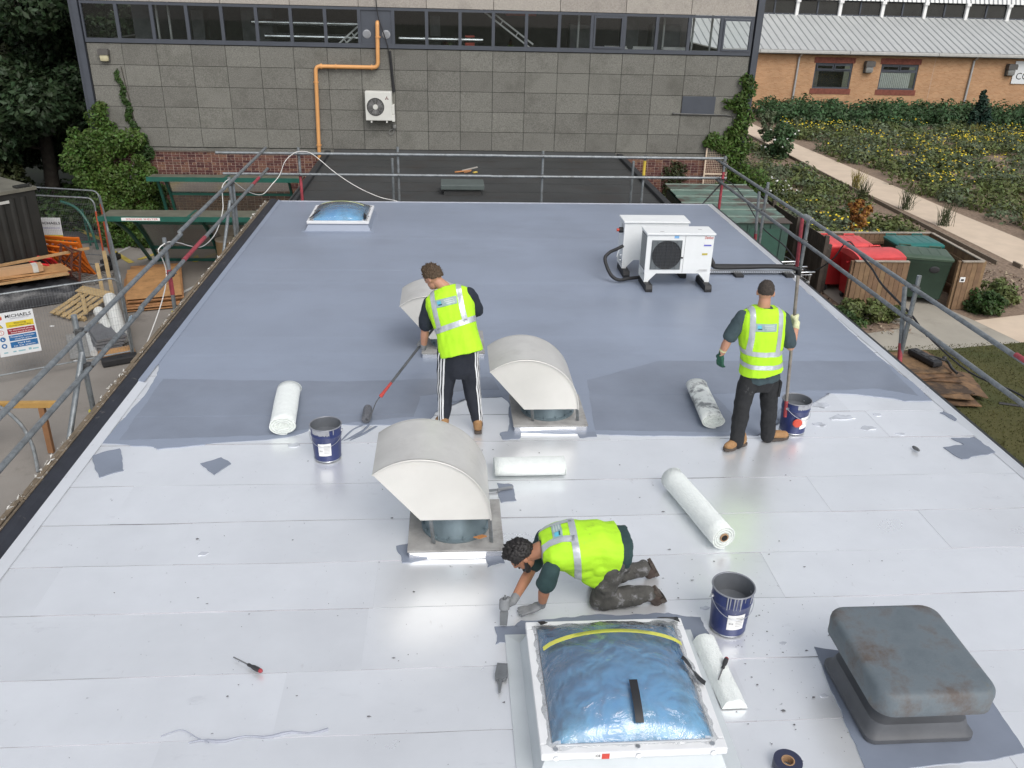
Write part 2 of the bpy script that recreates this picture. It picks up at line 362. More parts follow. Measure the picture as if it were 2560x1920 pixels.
# things inside seen through the glass
DUCT = mat('spiral_duct', (.72, .74, .75), .22, .95, .1, 3, .1, 20); 
def inside(k, name, label, cat, m, **kw): return tag(k.build(name, m, **kw), label, cat)
k = MB(); k.cyl((-5.7, 27.3, 3.02), (-2.6, 27.3, 3.02), .10, n=18); inside(k, 'ventilation_duct', 'upper silver duct inside behind the left run of windows', 'duct', DUCT, smooth=True)
k = MB(); k.cyl((-5.3, 27.0, 2.66), (-2.5, 27.0, 2.66), .09, n=18); inside(k, 'ventilation_duct', 'lower silver duct inside behind the left run of windows', 'duct', DUCT, smooth=True)
k = MB(); k.cyl((-1.45, 26.9, 2.68), (1.0, 26.9, 2.68), .085, n=18); inside(k, 'ventilation_duct', 'silver duct inside right of the orange pipe', 'duct', DUCT, smooth=True)
def ladder(name, a, bq, w, label):
    t = thing(name, label, 'brace', a); d = V(bq)-V(a)
    n = V((d.z, 0, -d.x)).normalized()*w
    for s_ in (0, 1):
        q = MB(); q.beam(n*s_, d+n*s_, .045, .045, (0, 1, 0)); q.build('rail', WHITE, t)
    for j in range(1, 4):
        q = MB(); q.cyl(d*(j/4), d*(j/4)+n, .015); q.build('rung', WHITE, t)
ladder('ceiling_brace', (-3.25, 26.75, 2.45), (-2.35, 26.75, 3.2), .12, 'white diagonal brace pair inside left of the orange pipe')
ladder('ceiling_brace', (2.4, 26.75, 2.5), (.6, 26.75, 3.75), .13, 'white diagonal brace pair inside behind the middle windows')
k = MB(); k.b(1.7, 2.6, 27.4, 28, 3.35, 3.5); inside(k, 'red_canopy', 'red panel hanging inside behind a middle window', 'panel', mat('red_lacquer', (.55, .06, .03), .4))
k = MB(); k.bev((.62, 27.0, 2.63), (.28, .25, .35), .02); inside(k, 'storage_box', 'small red and white box inside on the sill', 'box', mat('red_lacquer', (.5, .05, .03), .4))
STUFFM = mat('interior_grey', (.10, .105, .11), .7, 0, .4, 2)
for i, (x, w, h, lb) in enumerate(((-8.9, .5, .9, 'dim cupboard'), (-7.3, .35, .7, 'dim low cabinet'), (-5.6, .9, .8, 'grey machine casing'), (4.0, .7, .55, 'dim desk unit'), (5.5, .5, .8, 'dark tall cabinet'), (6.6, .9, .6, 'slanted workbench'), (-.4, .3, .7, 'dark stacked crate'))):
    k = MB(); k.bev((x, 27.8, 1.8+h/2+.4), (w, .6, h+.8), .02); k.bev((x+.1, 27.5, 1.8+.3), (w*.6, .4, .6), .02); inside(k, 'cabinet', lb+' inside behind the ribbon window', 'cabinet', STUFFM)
for i, x in enumerate((-8.2, -7.9, -6.45, 3.75, 6.3, 7.2, 7.7)):
    k = MB(); k.b(x, x+.05, 26.6+.1*(i % 3), 26.66+.1*(i % 3), 1.8, 4.6); inside(k, 'steel_post', 'slim pale post inside behind the ribbon window', 'post', mat('pale_post', (.45, .46, .45), .5))['group'] = 'slim posts inside the upper windows'
for i, x in enumerate((4.55, 5.4, 6.3)):
    k = MB()
    for j in range(12): k.b(x+j*.055, x+j*.055+.04, 26.42, 26.5, 2.3, 2.63)
    k.b(x-.02, x+.68, 26.44, 26.48, 2.55, 2.58); o = inside(k, 'radiator', 'low white radiator inside under the ribbon window', 'radiator', WHITE); o['group'] = 'radiators inside'
# ledge between concrete and brick
k = MB(); k.b(XL-.05, XR+.05, WY-.05, WY+.03, -.44, -.36); bbpart(k, 'ledge', CONC)
# brick storey: mortar wall + bricks
k = MB(); k.b(XL, XR, WY+.03, WY+.2, G, -.44); brickwall = bbpart(k, 'brick_wall', MORT)
bs_ = MB(); bs_.b(-.1035, .1035, -.02, .02, -.0295, .0295); BST = bs_.data('brick', [BRICK])
bh_ = MB(); bh_.b(-.0475, .0475, -.02, .02, -.0295, .0295); BHD = bh_.data('brick', [BRICK])
rest = MB(); cnt = 0; cand = []
z = -.52; row = 0
while z > G:
    hd = row % 2 == 0; st = .1125 if hd else .225
    x = XL+.12+(0 if hd else .056)
    while x < XR-.1:
        vis = (x < -3.4 and z > -2.3 and x > -9.0) or (x > 5.2 and z > -1.75)
        cand.append((x, z, hd, vis)); x += st
    z -= .075; row += 1
def bkey(c): return (0 if (c[3] and not c[2]) else 1 if (c[3] and c[2]) else 2, -c[1])
cand.sort(key=bkey)
for i, (x, z, hd, vis) in enumerate(cand):
    if cnt < 300 and vis:
        add('brick', BHD if hd else BST, brickwall, (x, .03+random.uniform(-.003, .003), z-G)); cnt += 1
    else:
        w = .0475 if hd else .1035; dy = random.uniform(-.003, .003); rest.b(x-w, x+w, .01+dy, .05+dy, z-.0295-G, z+.0295-G)
o = rest.build('bricks', BRICKS, brickwall, fix=False); o['kind'] = 'stuff'
# ---- things on the back wall
PIPE = mat('orange_gas_pipe', (.66, .33, .12), .45, 0, .08, 3); stain('orange_gas_pipe', (.4, .22, .1), 3, .6, .75, .4)
gp = thing('gas_pipe', 'orange painted pipe dropping from the window band down to the low roof', 'pipe', (0, 0, 0))
def bend(p, q, r_, n=6):
    return [V(p)]+[V(q)]
PY = WY-.13
pth = []
def corner(prev, c, nxt, rad=.14, n=6):
    c = V(c); a = c+(V(prev)-c).normalized()*rad; e = c+(V(nxt)-c).normalized()*rad
    return [a.lerp(c, t).lerp(c.lerp(e, t), t) for t in [i/n for i in range(n+1)]]
A0, A1, B1, C1, D1 = (-1.98, WY+.02, 3.14), (-1.98, PY, 3.14), (-2.01, PY, 1.96), (-3.76, PY, 1.96), (-3.84, PY, -.85)
pth = [V(A0)]+corner(A0, A1, B1, .1)+corner(A1, B1, C1)+corner(B1, C1, D1)+[V(D1)]
k = MB(); k.tube(pth, .055, 14); k.build('pipe_run', PIPE, gp, smooth=True)
for p, q in (((-3.62, PY, 1.96), (-3.58, PY, 1.96)), ((-3.2, PY, 1.96), (-3.18, PY, 1.96)), ((-1.98, PY, 2.78), (-1.98, PY, 2.75)), ((-3.775, PY, 1.55), (-3.776, PY, 1.52)), ((-3.82, PY, -.2), (-3.82, PY, -.23)), ((-2.2, PY, 1.96), (-2.17, PY, 1.96))):
    k = MB(); k.cyl(p, q, .075, n=14); k.beam(p, (p[0], WY, p[2]), .02, .02); k.build('pipe_clip', PIPE, gp, smooth=True)
# wall-hung air conditioner with three-diamond mark
ACW = mat('aged_white_casing', (.62, .62, .58), .45, 0, .06, 4)
ac = thing('air_conditioner', 'white wall hung condenser with a round fan on the grey panels', 'air conditioner', (-2.02, WY-.33, .52))
k = MB(); k.bev((0, .15, .41), (.76, .3, .8), .02); k.build('casing', ACW, ac)
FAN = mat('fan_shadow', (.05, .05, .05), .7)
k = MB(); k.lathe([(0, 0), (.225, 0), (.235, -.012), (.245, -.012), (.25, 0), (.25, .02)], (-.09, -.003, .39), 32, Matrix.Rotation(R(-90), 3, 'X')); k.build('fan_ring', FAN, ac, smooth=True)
GR = mat('grille_grey', (.33, .33, .32), .5)
for j in range(3):
    a = 2*math.pi*j/3+.5; k = MB(); P = [(.05, -.3), (.2, -.42), (.205, .42), (.05, .35)]
    k.prism([(r_*math.cos(a+t), r_*math.sin(a+t)) for r_, t in P], .006, (-.09, -.012, .39), (1, 0, 0), (0, 0, 1)); k.build('fan_blade', mat('fan_blade', (.14, .14, .14), .5), ac)
k = MB()
for r_ in (.09, .12, .15, .18, .21): k.tube([(-.09+r_*math.cos(t), -.022, .39+r_*math.sin(t)) for t in [2*math.pi*i/28 for i in range(28)]], .0028, 4, True)
for j in range(12): a = 2*math.pi*j/12; k.cyl((-.09+.06*math.cos(a), -.022, .39+.06*math.sin(a)), (-.09+.24*math.cos(a), -.018, .39+.24*math.sin(a)), .0028, n=4)
k.build('fan_grille', GR, ac)
k = MB(); k.lathe([(0, -.028), (.068, -.028), (.072, -.02), (.072, 0)], (-.09, 0, .39), 20, Matrix.Rotation(R(-90), 3, 'X')); k.build('hub', ACW, ac, smooth=True)
MK = mat('red_logo', (.55, .05, .03), .5)
k = MB()
for a in (90, 210, 330):
    c = V((math.cos(R(a)), math.sin(R(a))))*.03; d1 = V((math.cos(R(a-30)), math.sin(R(a-30))))*.036; d2 = V((math.cos(R(a+30)), math.sin(R(a+30))))*.036
    k.prism([(0, 0), tuple(d1), tuple(d1+d2), tuple(d2)], .002, (.24, -.0035, .63), (1, 0, 0), (0, 0, 1))
k.build('logo_mark', mat('dark_red_logo', (.12, .03, .025), .5), ac)
k = MB(); k.bev((.41, .14, .32), (.07, .24, .26), .015); k.bev((.41, .14, .08), (.08, .26, .2), .015); k.build('valve_cover', ACW, ac)
for x in (-.22, .22):
    k = MB(); k.b(x-.02, x+.02, -.03, .33, -.045, -.004); k.build('bracket', ACW, ac)
k = MB(); k.tube(smoothpath([(-1.62, WY-.06, 1.3), (-1.66, WY-.05, 1.9), (-1.7, WY-.07, 2.4), (-1.78, WY-.1, 2.75), (-1.95, WY-.12, 3.3), (-2.0, WY-.12, 3.9)]), .014, 6); k.tube(smoothpath([(-1.58, WY-.06, 1.3), (-1.62, WY-.05, 1.9), (-1.66, WY-.05, 2.4)]), .03, 8)
tag(k.build('wall_cable', BLACK, smooth=True), 'black insulated cables climbing the wall above the hung condenser', 'cable')
k = MB(); k.bev((-1.6, WY-.07, .34), (.1, .1, .1), .01); k.tube(smoothpath([(-1.6, WY-.08, .3), (-1.66, WY-.08, .14), (-1.76, WY-.08, .12), (-1.74, WY-.08, .22), (-1.6, WY-.08, .28)]), .01, 6)
tag(k.build('isolator_switch', mat('grey_plastic', (.22, .22, .21), .5), smooth=True), 'small grey isolator box with looped cable below the hung condenser', 'switch')
def bulkhead(loc, label, s=1., dm=None):
    t = thing('wall_light', label, 'light', loc)
    k = MB(); k.prism([(-.12*s, 0), (-.12*s, .1*s), (-.10*s, .13*s), (.10*s, .13*s), (.12*s, .1*s), (.12*s, 0)], .15*s, (0, 0, .03*s), (1, 0, 0), (0, 0, 1)); k.b(-.11*s, .11*s, -.03*s, 0, -.13*s, .03*s); k.build('housing', mat('light_housing', (.09, .085, .08), .5), t)
    k = MB(); k.bev((0, -.08*s, -.04*s), (.2*s, .1*s, .16*s), .04*s); k.build('diffuser', dm or mat('yellowed_diffuser', (.50, .46, .30), .35), t, smooth=True)
bulkhead((-9.53, WY-.02, 2.12), 'yellowed bulkhead light on the panel wall near the left column', 1.15)
k = MB(); k.bev((7.4, WY-.03, 1.07), (1.0, .02, .5), .005); tag(k.build('blanking_panel', DKGREY), 'flat slate grey sheet screwed onto the concrete panels', 'panel')
k = MB(); k.b(6.9, 7.9, WY-.045, WY-.03, .775, .80); k.tube([(6.69, WY-.05, .82), (8.3, WY-.05, .80), (8.5, WY-.05, .76), (8.52, WY-.05, -.3)], .018, 6); k.ell((6.66, WY-.06, .83), (.035, .035, .035)); tag(k.build('wall_conduit', mat('dull_conduit', (.10, .10, .095), .6), smooth=True), 'thin conduit under the slate grey wall sheet', 'conduit')
k = MB(); k.prism([(-.1, -.2), (.14, -.16), (.17, .2), (.02, .22), (-.02, 0), (-.14, -.06)], .004, (-9.25, WY-.2, -1.06), (1, 0, 0), (0, 0, 1)); 
nt_ = tag(k.build('notice', WHITE), 'white paper notice half hidden in the corner ivy', 'notice')
k = MB()
for j in range(4): k.b(-9.24+.012*j, -9.14+.01*(j % 2), WY-.2075, WY-.2045, -1.18+.09*j, -1.155+.09*j)
k.build('printing', INK, nt_)
# trellis on the right
tl = thing('trellis', 'pale timber trellis leaning on the brickwork by the right ivy', 'trellis', (8.12, WY-.12, -2.2))
TW = mat('pale_trellis', (.62, .50, .38), .7)
for x in (-.33, .36): k = MB(); k.b(x-.022, x+.022, -.02, .02, .0, 2.05 if x < 0 else 1.95); k.build('upright', TW, tl)
for z in (.55, 1.25): k = MB(); k.b(-.34, .36, -.018, .018, z, z+.035); k.build('rail', TW, tl)
k = MB()
for j in range(12): k.b(-.31+j*.056, -.31+j*.056+.006, .012, .018, .05, 2.0)
for j in range(34): k.b(-.33, .35, .018, .023, .06+j*.056, .066+j*.056)
k.build('mesh_panel', TW, tl, fix=False)
# ================================================================ low link roof
lr = thing('link_building', 'low dark felt roofed link between the painted roof and the panel building', 'building', (0, 18, G))
FELT = mat('dark_roof_felt', (.030, .032, .032), .8, 0, .35, .7, .3, 50, rgb2=(.048, .050, .050), detail=8)
stain('dark_roof_felt', (.035, .028, .024), .9, .5, .7, .7)
def lp(k, n, m, **kw): k.v = [(x, y-18, z-G) for x, y, z in k.v]; return k.build(n, m, lr, **kw)
LZ = -.46
k = MB(); k.b(-3.5, 5.05, 18.0, WY-.06, LZ-.25, LZ); lp(k, 'roof', FELT)
for y in (20.0, 21.0, 22.0, 23.0, 24.0, 25.0): k = MB(); k.b(-3.45, 5.0, y-.03, y+.03, LZ, LZ+.008); lp(k, 'felt_lap', FELT)
EDG = mat('black_edge_trim', (.025, .027, .03), .6)
for x in (-3.58, 5.13): k = MB(); k.bev((x, 22, LZ-.05), (.16, 7.9, .28), .02); lp(k, 'edge_trim', EDG)
k = MB(); k.b(-3.4, 4.95, 18.05, WY-.1, G, LZ-.25); lp(k, 'wall', BRICKS)
k = MB(); k.prism([(0, 0), (.12, 0), (0, .12)], -8.4, (-3.4, WY-.06, LZ), (0, -1, 0), (0, 0, 1)); lp(k, 'flashing', FELT)
GRN = mat('grey_green_grp', (.085, .105, .10), .5, 0, .15, 3)
ht = thing('roof_hatch', 'flat grey green hatch box on the low dark roof', 'hatch', (.31, 20.9, LZ))
k = MB(); k.b(-.45, .45, -.3, .3, 0, .14); k.build('upstand', FELT, ht)
k = MB(); k.bev((0, 0, .2), (1.05, .72, .12), .02); k.build('lid', GRN, ht)
sc = thing('scrap_pile', 'orange and pale scraps lying on the low dark roof', 'scraps', (.44, 23.3, LZ))
for i, (a, bq, w, c) in enumerate((((-.3, 0, .02), (.15, .05, .06), .05, (.5, .22, .08)), ((-.1, .05, .05), (.32, .2, .12), .045, (.35, .33, .3)), ((.2, -.06, .02), (.3, .0, .03), .07, (.55, .4, .08)), ((-.05, -.05, .02), (.12, -.02, .05), .06, (.3, .14, .06)))):
    k = MB(); k.beam(a, bq, w, .025); k.build('scrap', mat('scrap_%d' % i, c, .7), sc)
for i, (x, w) in enumerate(((-1.2, .2), (.3, .3), (.75, .12), (1.4, .14), (2.6, .4), (3.2, .5), (-.9, .12))):
    k = MB(); k.box((x, WY-.24+.03*(i % 2), LZ+.03), (w, .05, .02), rz=.1*(i-3)); o = tag(k.build('paper_litter', WHITE), 'pale scrap of litter at the foot of the panel wall', 'litter', 'litter at the foot of the panel wall')
# ================================================================ main building with the flat roof
RX0, RX1, RYF, RYN = -3.55, 5.62, 17.85, -2.0
mbld = thing('flat_roof_building', 'single storey building whose flat roof is being coated grey over white', 'building', (1, 8, G))
def mp(k, n, m, parent=None, **kw):
    if parent is None: k.v = [(x-1, y-8, z-G) for x, y, z in k.v]; return k.build(n, m, mbld, **kw)
    return k.build(n, m, parent, **kw)
k = MB(); k.b(RX0+.05, RX1-.05, RYN, RYF-.05, G, -.3); mp(k, 'wall', BRICKS)
k = MB(); k.b(RX0, RX1, RYN, RYF, -.3, -.02); mp(k, 'roof_deck', mat('deck_board', (.35, .35, .36), .7))
ROWS = [-2.0, -1.1, -.5, .1, .7, 1.3, 1.9, 2.5, 3.05, 3.4, 3.87, 4.42, 5.05, 5.62, 6.20, 6.80, 7.56, 8.15, 8.60, 9.2, 9.8, 10.35, 11.0, 11.98, 12.6, 13.2, 13.82, 14.5, 15.1, 15.7, 16.3, 16.9, 17.4, 17.85]
def hgt(x, y):
    """height of the laid membrane: shingled laps plus slight waviness"""
    for i in range(len(ROWS)-1):
        if y <= ROWS[i+1]: break
    t = (y-ROWS[i])/(ROWS[i+1]-ROWS[i]); t = min(max(t, 0), 1)
    w = .0014*noise.noise(V((x*1.1, y*1.6, 0)))+.0010*noise.noise(V((x*.45+9, y*3.2, 4)))
    return .0035*(1-t)+w
FOIL = mat('white_foil_membrane', (.86, .88, .905), .31, .58, .05, 1.2, .16, 3.5, rvar=.09, detail=6, objrand=.045)
stain('white_foil_membrane', (.42, .43, .47), 2.2, .63, .80, .35, (1, 2.5, 1))
stain('white_foil_membrane', (.30, .30, .32), 15, .665, .71, .7)
stain('white_foil_membrane', (.40, .37, .36), 5, .64, .78, .4, (3, 1, 1))
COAT = mat('grey_roof_coating', (.238, .276, .352), .38, 0, .10, .5, .05, 22, rvar=.08, detail=8, spec=.62)
stain('grey_roof_coating', (.195, .224, .283), .55, .50, .68, .5, (1, 2.2, 1)); stain('grey_roof_coating', (.27, .31, .385), 1.6, .60, .75, .35, (1, 3, 1))
WET = mat('fresh_grey_coating', (.19, .218, .275), .34, 0, .12, 1.5, .05, 22, rvar=.08, spec=.6)
CUTE = mat('cut_membrane_edge', (.05, .05, .055), .7, 0, .1, .9, rgb2=(.5, .5, .54))
CUT = {9: [-1.77, .9, 3.4], 10: [-1.11, 1.9, 4.1], 11: [-.62, 2.9], 12: [-3.04, -.62, 2.55], 13: [-2.2, .35, 4.2], 14: [-2.88, .9, 3.4], 15: [-1.3, 2.75], 16: [-2.6, 1.6, 4.6], 8: [-.3, 2.6]}
rs = random.Random(3)
for i in range(len(ROWS)-1):
    cuts = [RX0]+CUT.get(i, sorted([rs.uniform(-2.8, -.3), rs.uniform(1.5, 4.6)]))+[RX1]
    for j in range(len(cuts)-1):
        x0, x1 = cuts[j], cuts[j+1]+(.03 if j < len(cuts)-2 else 0)
        y0, y1 = ROWS[i], ROWS[i+1]
        nx = max(3, int((x1-x0)/.22)); k = MB(); lift = .002 if j % 2 else 0.
        ys = [y0-.007, y0-.004, y0+.03]+[y0+.03+(y1-y0-.03)*t for t in (.33, .66)]+[y1+.02]
        yv = [0, .75, 1, 1, 1, 1]
        P = []
        for n_, y in enumerate(ys):
            for m_ in range(nx+1):
                x = x0+(x1-x0)*m_/nx
                jag = .006*noise.noise(V((x*3, y0*7, 1)))+.014*noise.noise(V((x*.5, y0*5, 8)))
                hh = hgt(x, min(max(y, y0+.001), y1-.001))
                e = (.0 if n_ else -.0065)
                bub = .003*max(0, noise.noise(V((x*1.3, y0*3.1, 2)))) if n_ in (1, 2) else 0
                P.append((x-1, y+jag-8, hh+lift+e+bub-G))
        F = [(a*(nx+1)+c, a*(nx+1)+c+1, (a+1)*(nx+1)+c+1, (a+1)*(nx+1)+c) for a in range(len(ys)-1) for c in range(nx)]
        k.cur = 0; k.raw(P, F[nx:]); k.cur = 1; k.raw(P, F[:nx])
        # end lap edges drop to the sheet beneath
        k.cur = 1
        for m_ in (0, nx):
            k.raw([P[a*(nx+1)+m_] for a in range(len(ys))]+[(P[a*(nx+1)+m_][0], P[a*(nx+1)+m_][1], P[a*(nx+1)+m_][2]-.012) for a in range(len(ys))], [(a, a+1, len(ys)+a+1, len(ys)+a) for a in range(len(ys)-1)])
        k.build('membrane_sheet', [FOIL, CUTE], mbld, smooth=True, angle=25)
def coat(name, poly, m, dz=.006, rag=.02, parent=mbld, grid=.25, seed=0, sub=.06):
    """a coat of liquid rolled over the membrane, following its laps, with a ragged rolled edge"""
    pts = []
    for i in range(len(poly)):
        a = V((*poly[i], 0)); e = V((*poly[(i+1) % len(poly)], 0)); n = max(1, int((e-a).length/sub)); t = (e-a).normalized(); nn = V((-t.y, t.x, 0))
        onedge = (abs(a.x-e.x) < .02 and (a.x < RX0+.1 or a.x > RX1-.1)) or (abs(a.y-e.y) < .02 and a.y > 17.5)
        for q in range(n):
            p = a.lerp(e, q/n)
            if q and not onedge: p += nn*rag*(noise.noise(V((p.x*4, p.y*4, seed)))+.6*noise.noise(V((p.x*13, p.y*13, seed+5))))
            pts.append(p)
    bm = bmesh.new(); bm.faces.new([bm.verts.new(p) for p in pts]); bmesh.ops.triangulate(bm, faces=bm.faces[:])
    xs = [p.x for p in pts]; ys = [p.y for p in pts]
    cx = []; c = min(xs)+grid
    while c < max(xs): cx.append(c); c += grid*1.6
    cy = [r+d for r in ROWS for d in (-.014, .0, .035)]+[min(ys)+grid*q for q in range(1, int((max(ys)-min(ys))/grid)+1)]
    for ax, cs in ((0, cx), (1, cy)):
        for c in cs:
            if c <= (min(xs), min(ys))[ax] or c >= (max(xs), max(ys))[ax]: continue
            bmesh.ops.bisect_plane(bm, geom=bm.verts[:]+bm.edges[:]+bm.faces[:], plane_co=(c, 0, 0) if ax == 0 else (0, c, 0), plane_no=(1, 0, 0) if ax == 0 else (0, 1, 0))
    for v in bm.verts:
        y = v.co.y
        v.co.z = .0078+dz+.35*(hgt(v.co.x, y)-.0025)
    bmesh.ops.recalc_face_normals(bm, faces=bm.faces)
    ex = bmesh.ops.extrude_edge_only(bm, edges=[e for e in bm.edges if e.is_boundary])       # feathered edge of the coat
    for v in ex['geom']:
        if isinstance(v, bmesh.types.BMVert): v.co.z -= .011
    for v in bm.verts: v.co -= V((1, 8, G))
    me = bpy.data.meshes.new(name); bm.to_mesh(me); bm.free(); me.materials.append(m)
    if sum(p.normal.z*p.area for p in me.polygons) < 0: me.flip_normals()
    me.polygons.foreach_set('use_smooth', [True]*len(me.polygons)); me.set_sharp_from_angle(angle=R(30))
    return add(name, me, parent)
main = [(-3.52, 17.84), (-3.50, 9.6), (-3.40, 9.2), (-3.38, 8.6), (-3.45, 7.60), (-2.94, 7.53), (-2.87, 7.47), (-2.3, 7.58), (-1.79, 7.65), (-1.58, 7.72), (-1.45, 7.83), (-1.42, 7.97), (-1.16, 7.95), (-.92, 7.92), (-.56, 7.93), (-.39, 7.95), (-.22, 8.06), (-.17, 8.2), (-.28, 8.43), (.13, 8.54), (.57, 8.58), (.64, 8.41), (.62, 8.05), (.58, 7.74), (1.46, 7.68), (2.04, 7.63), (2.82, 7.61), (3.20, 7.61), (3.17, 7.80), (3.12, 7.95), (3.13, 8.30), (3.05, 8.52), (3.9, 8.64), (4.69, 8.57), (5.08, 8.45), (5.18, 8.38), (5.50, 8.38), (5.52, 8.81), (5.46, 9.67), (5.52, 13), (5.60, 17.84)]
coat('grey_coating', main, COAT, .002, .018)
coat('fresh_coating', [(-3.3, 7.66), (-1.9, 7.72), (-1.0, 8.0), (-.4, 8.1), (-.35, 8.6), (.2, 8.75), (.55, 8.75), (.5, 9.1), (-1.2, 9.0), (-3.3, 9.1)], WET, .0032, .018, seed=3)
coat('fresh_coating', [(1.5, 7.75), (2.9, 7.68), (3.1, 7.9), (3.0, 8.6), (5.0, 8.7), (5.4, 8.5), (5.45, 9.5), (2.6, 9.55), (1.6, 9.0)], WET, .0032, .018, seed=9)
for i, P in enumerate(([(-3.45, 7.36), (-3.24, 7.49), (-3.06, 7.07), (-3.24, 6.95)], [(-2.39, 7.18), (-2.22, 7.29), (-2.1, 7.17), (-2.21, 6.97)], [(5.05, 7.31), (5.30, 7.36), (5.24, 7.5), (5.5, 7.52), (5.56, 7.2), (5.12, 7.07)], [(5.50, 8.13), (5.56, 7.94), (5.50, 7.88), (5.43, 8.08)],
                      [(.42, 4.78), (.5, 4.86), (1.6, 4.9), (1.83, 4.84), (1.84, 4.58), (1.6, 4.45), (.4, 4.62)], [(.30, 4.80), (.5, 4.8), (.52, 4.62), (.3, 4.62)], [(2.46, 3.44), (2.56, 4.5), (2.85, 4.42), (3.58, 4.4), (3.52, 3.54), (3.3, 3.5)],
                      [(-.46, 5.80), (-.26, 5.85), (-.2, 5.62), (-.4, 5.58)], [(.42, 6.75), (.56, 6.72), (.58, 6.45), (.44, 6.42)], [(.5, 7.72), (.72, 7.75), (.7, 7.6), (.52, 7.58)], [(1.3, 7.74), (1.5, 7.72), (1.5, 7.62), (1.32, 7.6)], [(.25, 5.72), (.4, 5.75), (.42, 5.55), (.28, 5.5)])):
    coat('coating_patch', P, WET, .0032, .012 if i == 6 else .03, seed=20+i, sub=.03)
# drips and dirty marks
SMR = mat('thin_coating_smear', (.62, .645, .69), .40, .4, .2, 9)
rm = random.Random(12)
for i, (x, y, s_) in enumerate(((4.15, 8.30, .22), (4.3, 8.0, .26), (4.45, 7.75, .16), (4.7, 8.05, .12), (3.95, 7.85, .14), (4.75, 7.6, .10), (3.5, 8.2, .10), (-1.55, 7.52, .12), (2.95, 7.45, .10), (-2.0, 5.75, .10), (2.35, 4.55, .06), (2.45, 4.05, .05), (1.9, 4.95, .07), (-.9, 3.6, .05))):
    n_ = 9; s_ *= .75; coat('coating_smear', [(x+s_*rm.uniform(.35, 1)*math.cos(6.283*k/n_), y+s_*.55*rm.uniform(.3, 1)*math.sin(6.283*k/n_)) for k in range(n_)], SMR, .0012, s_*.35, seed=70+i, sub=.02)
DRIP = [[(-.92, 7.93), (-1.02, 7.82), (-1.1, 7.62), (-1.13, 7.55)], [(-.86, 7.93), (-.93, 7.75), (-1.0, 7.66), (-1.08, 7.6)], [(-.78, 7.9), (-.9, 7.72), (-1.02, 7.6)]]
for d in DRIP:
    P = smoothpath([(x, y, 0) for x, y in d], 5); Lh = []; Rh = []
    for i, p in enumerate(P):
        w = .012*(1-.6*i/len(P))+.004*noise.noise(p*9); Lh.append((p.x-w, p.y)); Rh.append((p.x+w, p.y))
    coat('coating_drip', Lh+Rh[::-1], WET, .0036, .0, sub=1)
tw = MB(); P = smoothpath([(-1.78, 3.9, 0), (-1.72, 3.93, 0), (-1.66, 3.94, 0), (-1.56, 3.88, 0), (-1.48, 3.84, 0)], 5)
tw.tube([(p.x, p.y, .014+.006*noise.noise(p*8)) for p in P], .0035, 6)
tw.tube([(-1.6+.055*i, 3.845+.004*i+.012*math.sin(i*1.3), .012) for i in range(16)], [.005+.006*math.sin(i*.5)**2 for i in range(16)], 6)
tag(tw.build('twisted_membrane_strip', mat('grey_twine', (.32, .34, .40), .5), smooth=True), 'twisted grey offcut strip lying along a lap in the white membrane', 'offcut')
# scattered crumbs of dirt and dried coating
dk = MB(); rd = random.Random(11)
for i in range(300):
    if i < 190: x, y = rd.uniform(-2.6, 3.6), rd.uniform(3.4, 7.4)
    else: x, y = rd.gauss(2.1, .35), rd.gauss(4.5, .5)
    if -.5 < x < .5 and 5.5 < y < 6.5 or .4 < x < 1.7 and y < 4.7: continue
    s_ = .0025+.008*rd.random()**3; a = rd.uniform(0, 6.3); z = hgt(x, y)+.006
    P = [(x+s_*rd.uniform(.5, 1.3)*math.cos(a+t)*(2. if q % 2 else 1), y+s_*rd.uniform(.5, 1.2)*math.sin(a+t), z) for q, t in enumerate((0, 1.2, 2.3, 3.6, 5))]
    dk.raw(P+[(x, y, z+s_*.35)], [(q, (q+1) % 5, 5) for q in range(5)])
tag(dk.build('dirt_crumbs', mat('dried_crumbs', (.12, .12, .13), .8), fix=False), 'crumbs of dirt and dried coating scattered on the white membrane', 'dirt', kind='stuff')
# edges of the roof: upstand fillets and trims
EDT = mat('dark_painted_edge', (.020, .022, .030), .5, 0, .3, 4); stain('dark_painted_edge', (.16, .15, .14), 9, .62, .7, .7)
k = MB(); k.prism([(0, -.25), (0, .03), (.05, .055), (.13, .055), (.2, .01), (.2, -.25)], -(RYF-RYN+.02), (RX0-.19, RYN, 0), (1, 0, 0), (0, 0, 1)); mp(k, 'edge_upstand', EDT)
RTI = mat('weathered_batten', (.16, .125, .085), .85, 0, .35, 6, .4, 40); stain('weathered_batten', (.5, .49, .46), 16, .58, .64, .8)
y = RYN
rb = random.Random(5)
while y < RYF-.3:
    L_ = min(rb.uniform(2.2, 3.4), RYF-y); k = MB(); k.bev((RX0-.215+rb.uniform(-.006, .006), y+L_/2, .005+rb.uniform(-.006, .008)), (.05, L_-.01, .09), .006); k.bev((RX0-.155, y+L_/2, .058), (.02, L_-.02, .012), .003); mp(k, 'edge_batten', RTI); y += L_
pf = MB(); rp_ = random.Random(8)
for i in range(420):
    y = rp_.uniform(3, RYF); 
    if noise.noise(V((y*1.3, 0, 0))) < -.05: continue
    x = RX0-.235+rp_.uniform(-.012, .03); s_ = rp_.uniform(.006, .022)
    pf.raw([(x+rp_.uniform(-s_, s_), y+rp_.uniform(-s_*2.5, s_*2.5), .056+rp_.uniform(-.03, .016)) for q in range(4)], [(0, 1, 2, 3)])
o = mp(pf, 'flaking_paint', mat('flaked_white', (.62, .61, .57), .8), fix=False); o['kind'] = 'stuff'
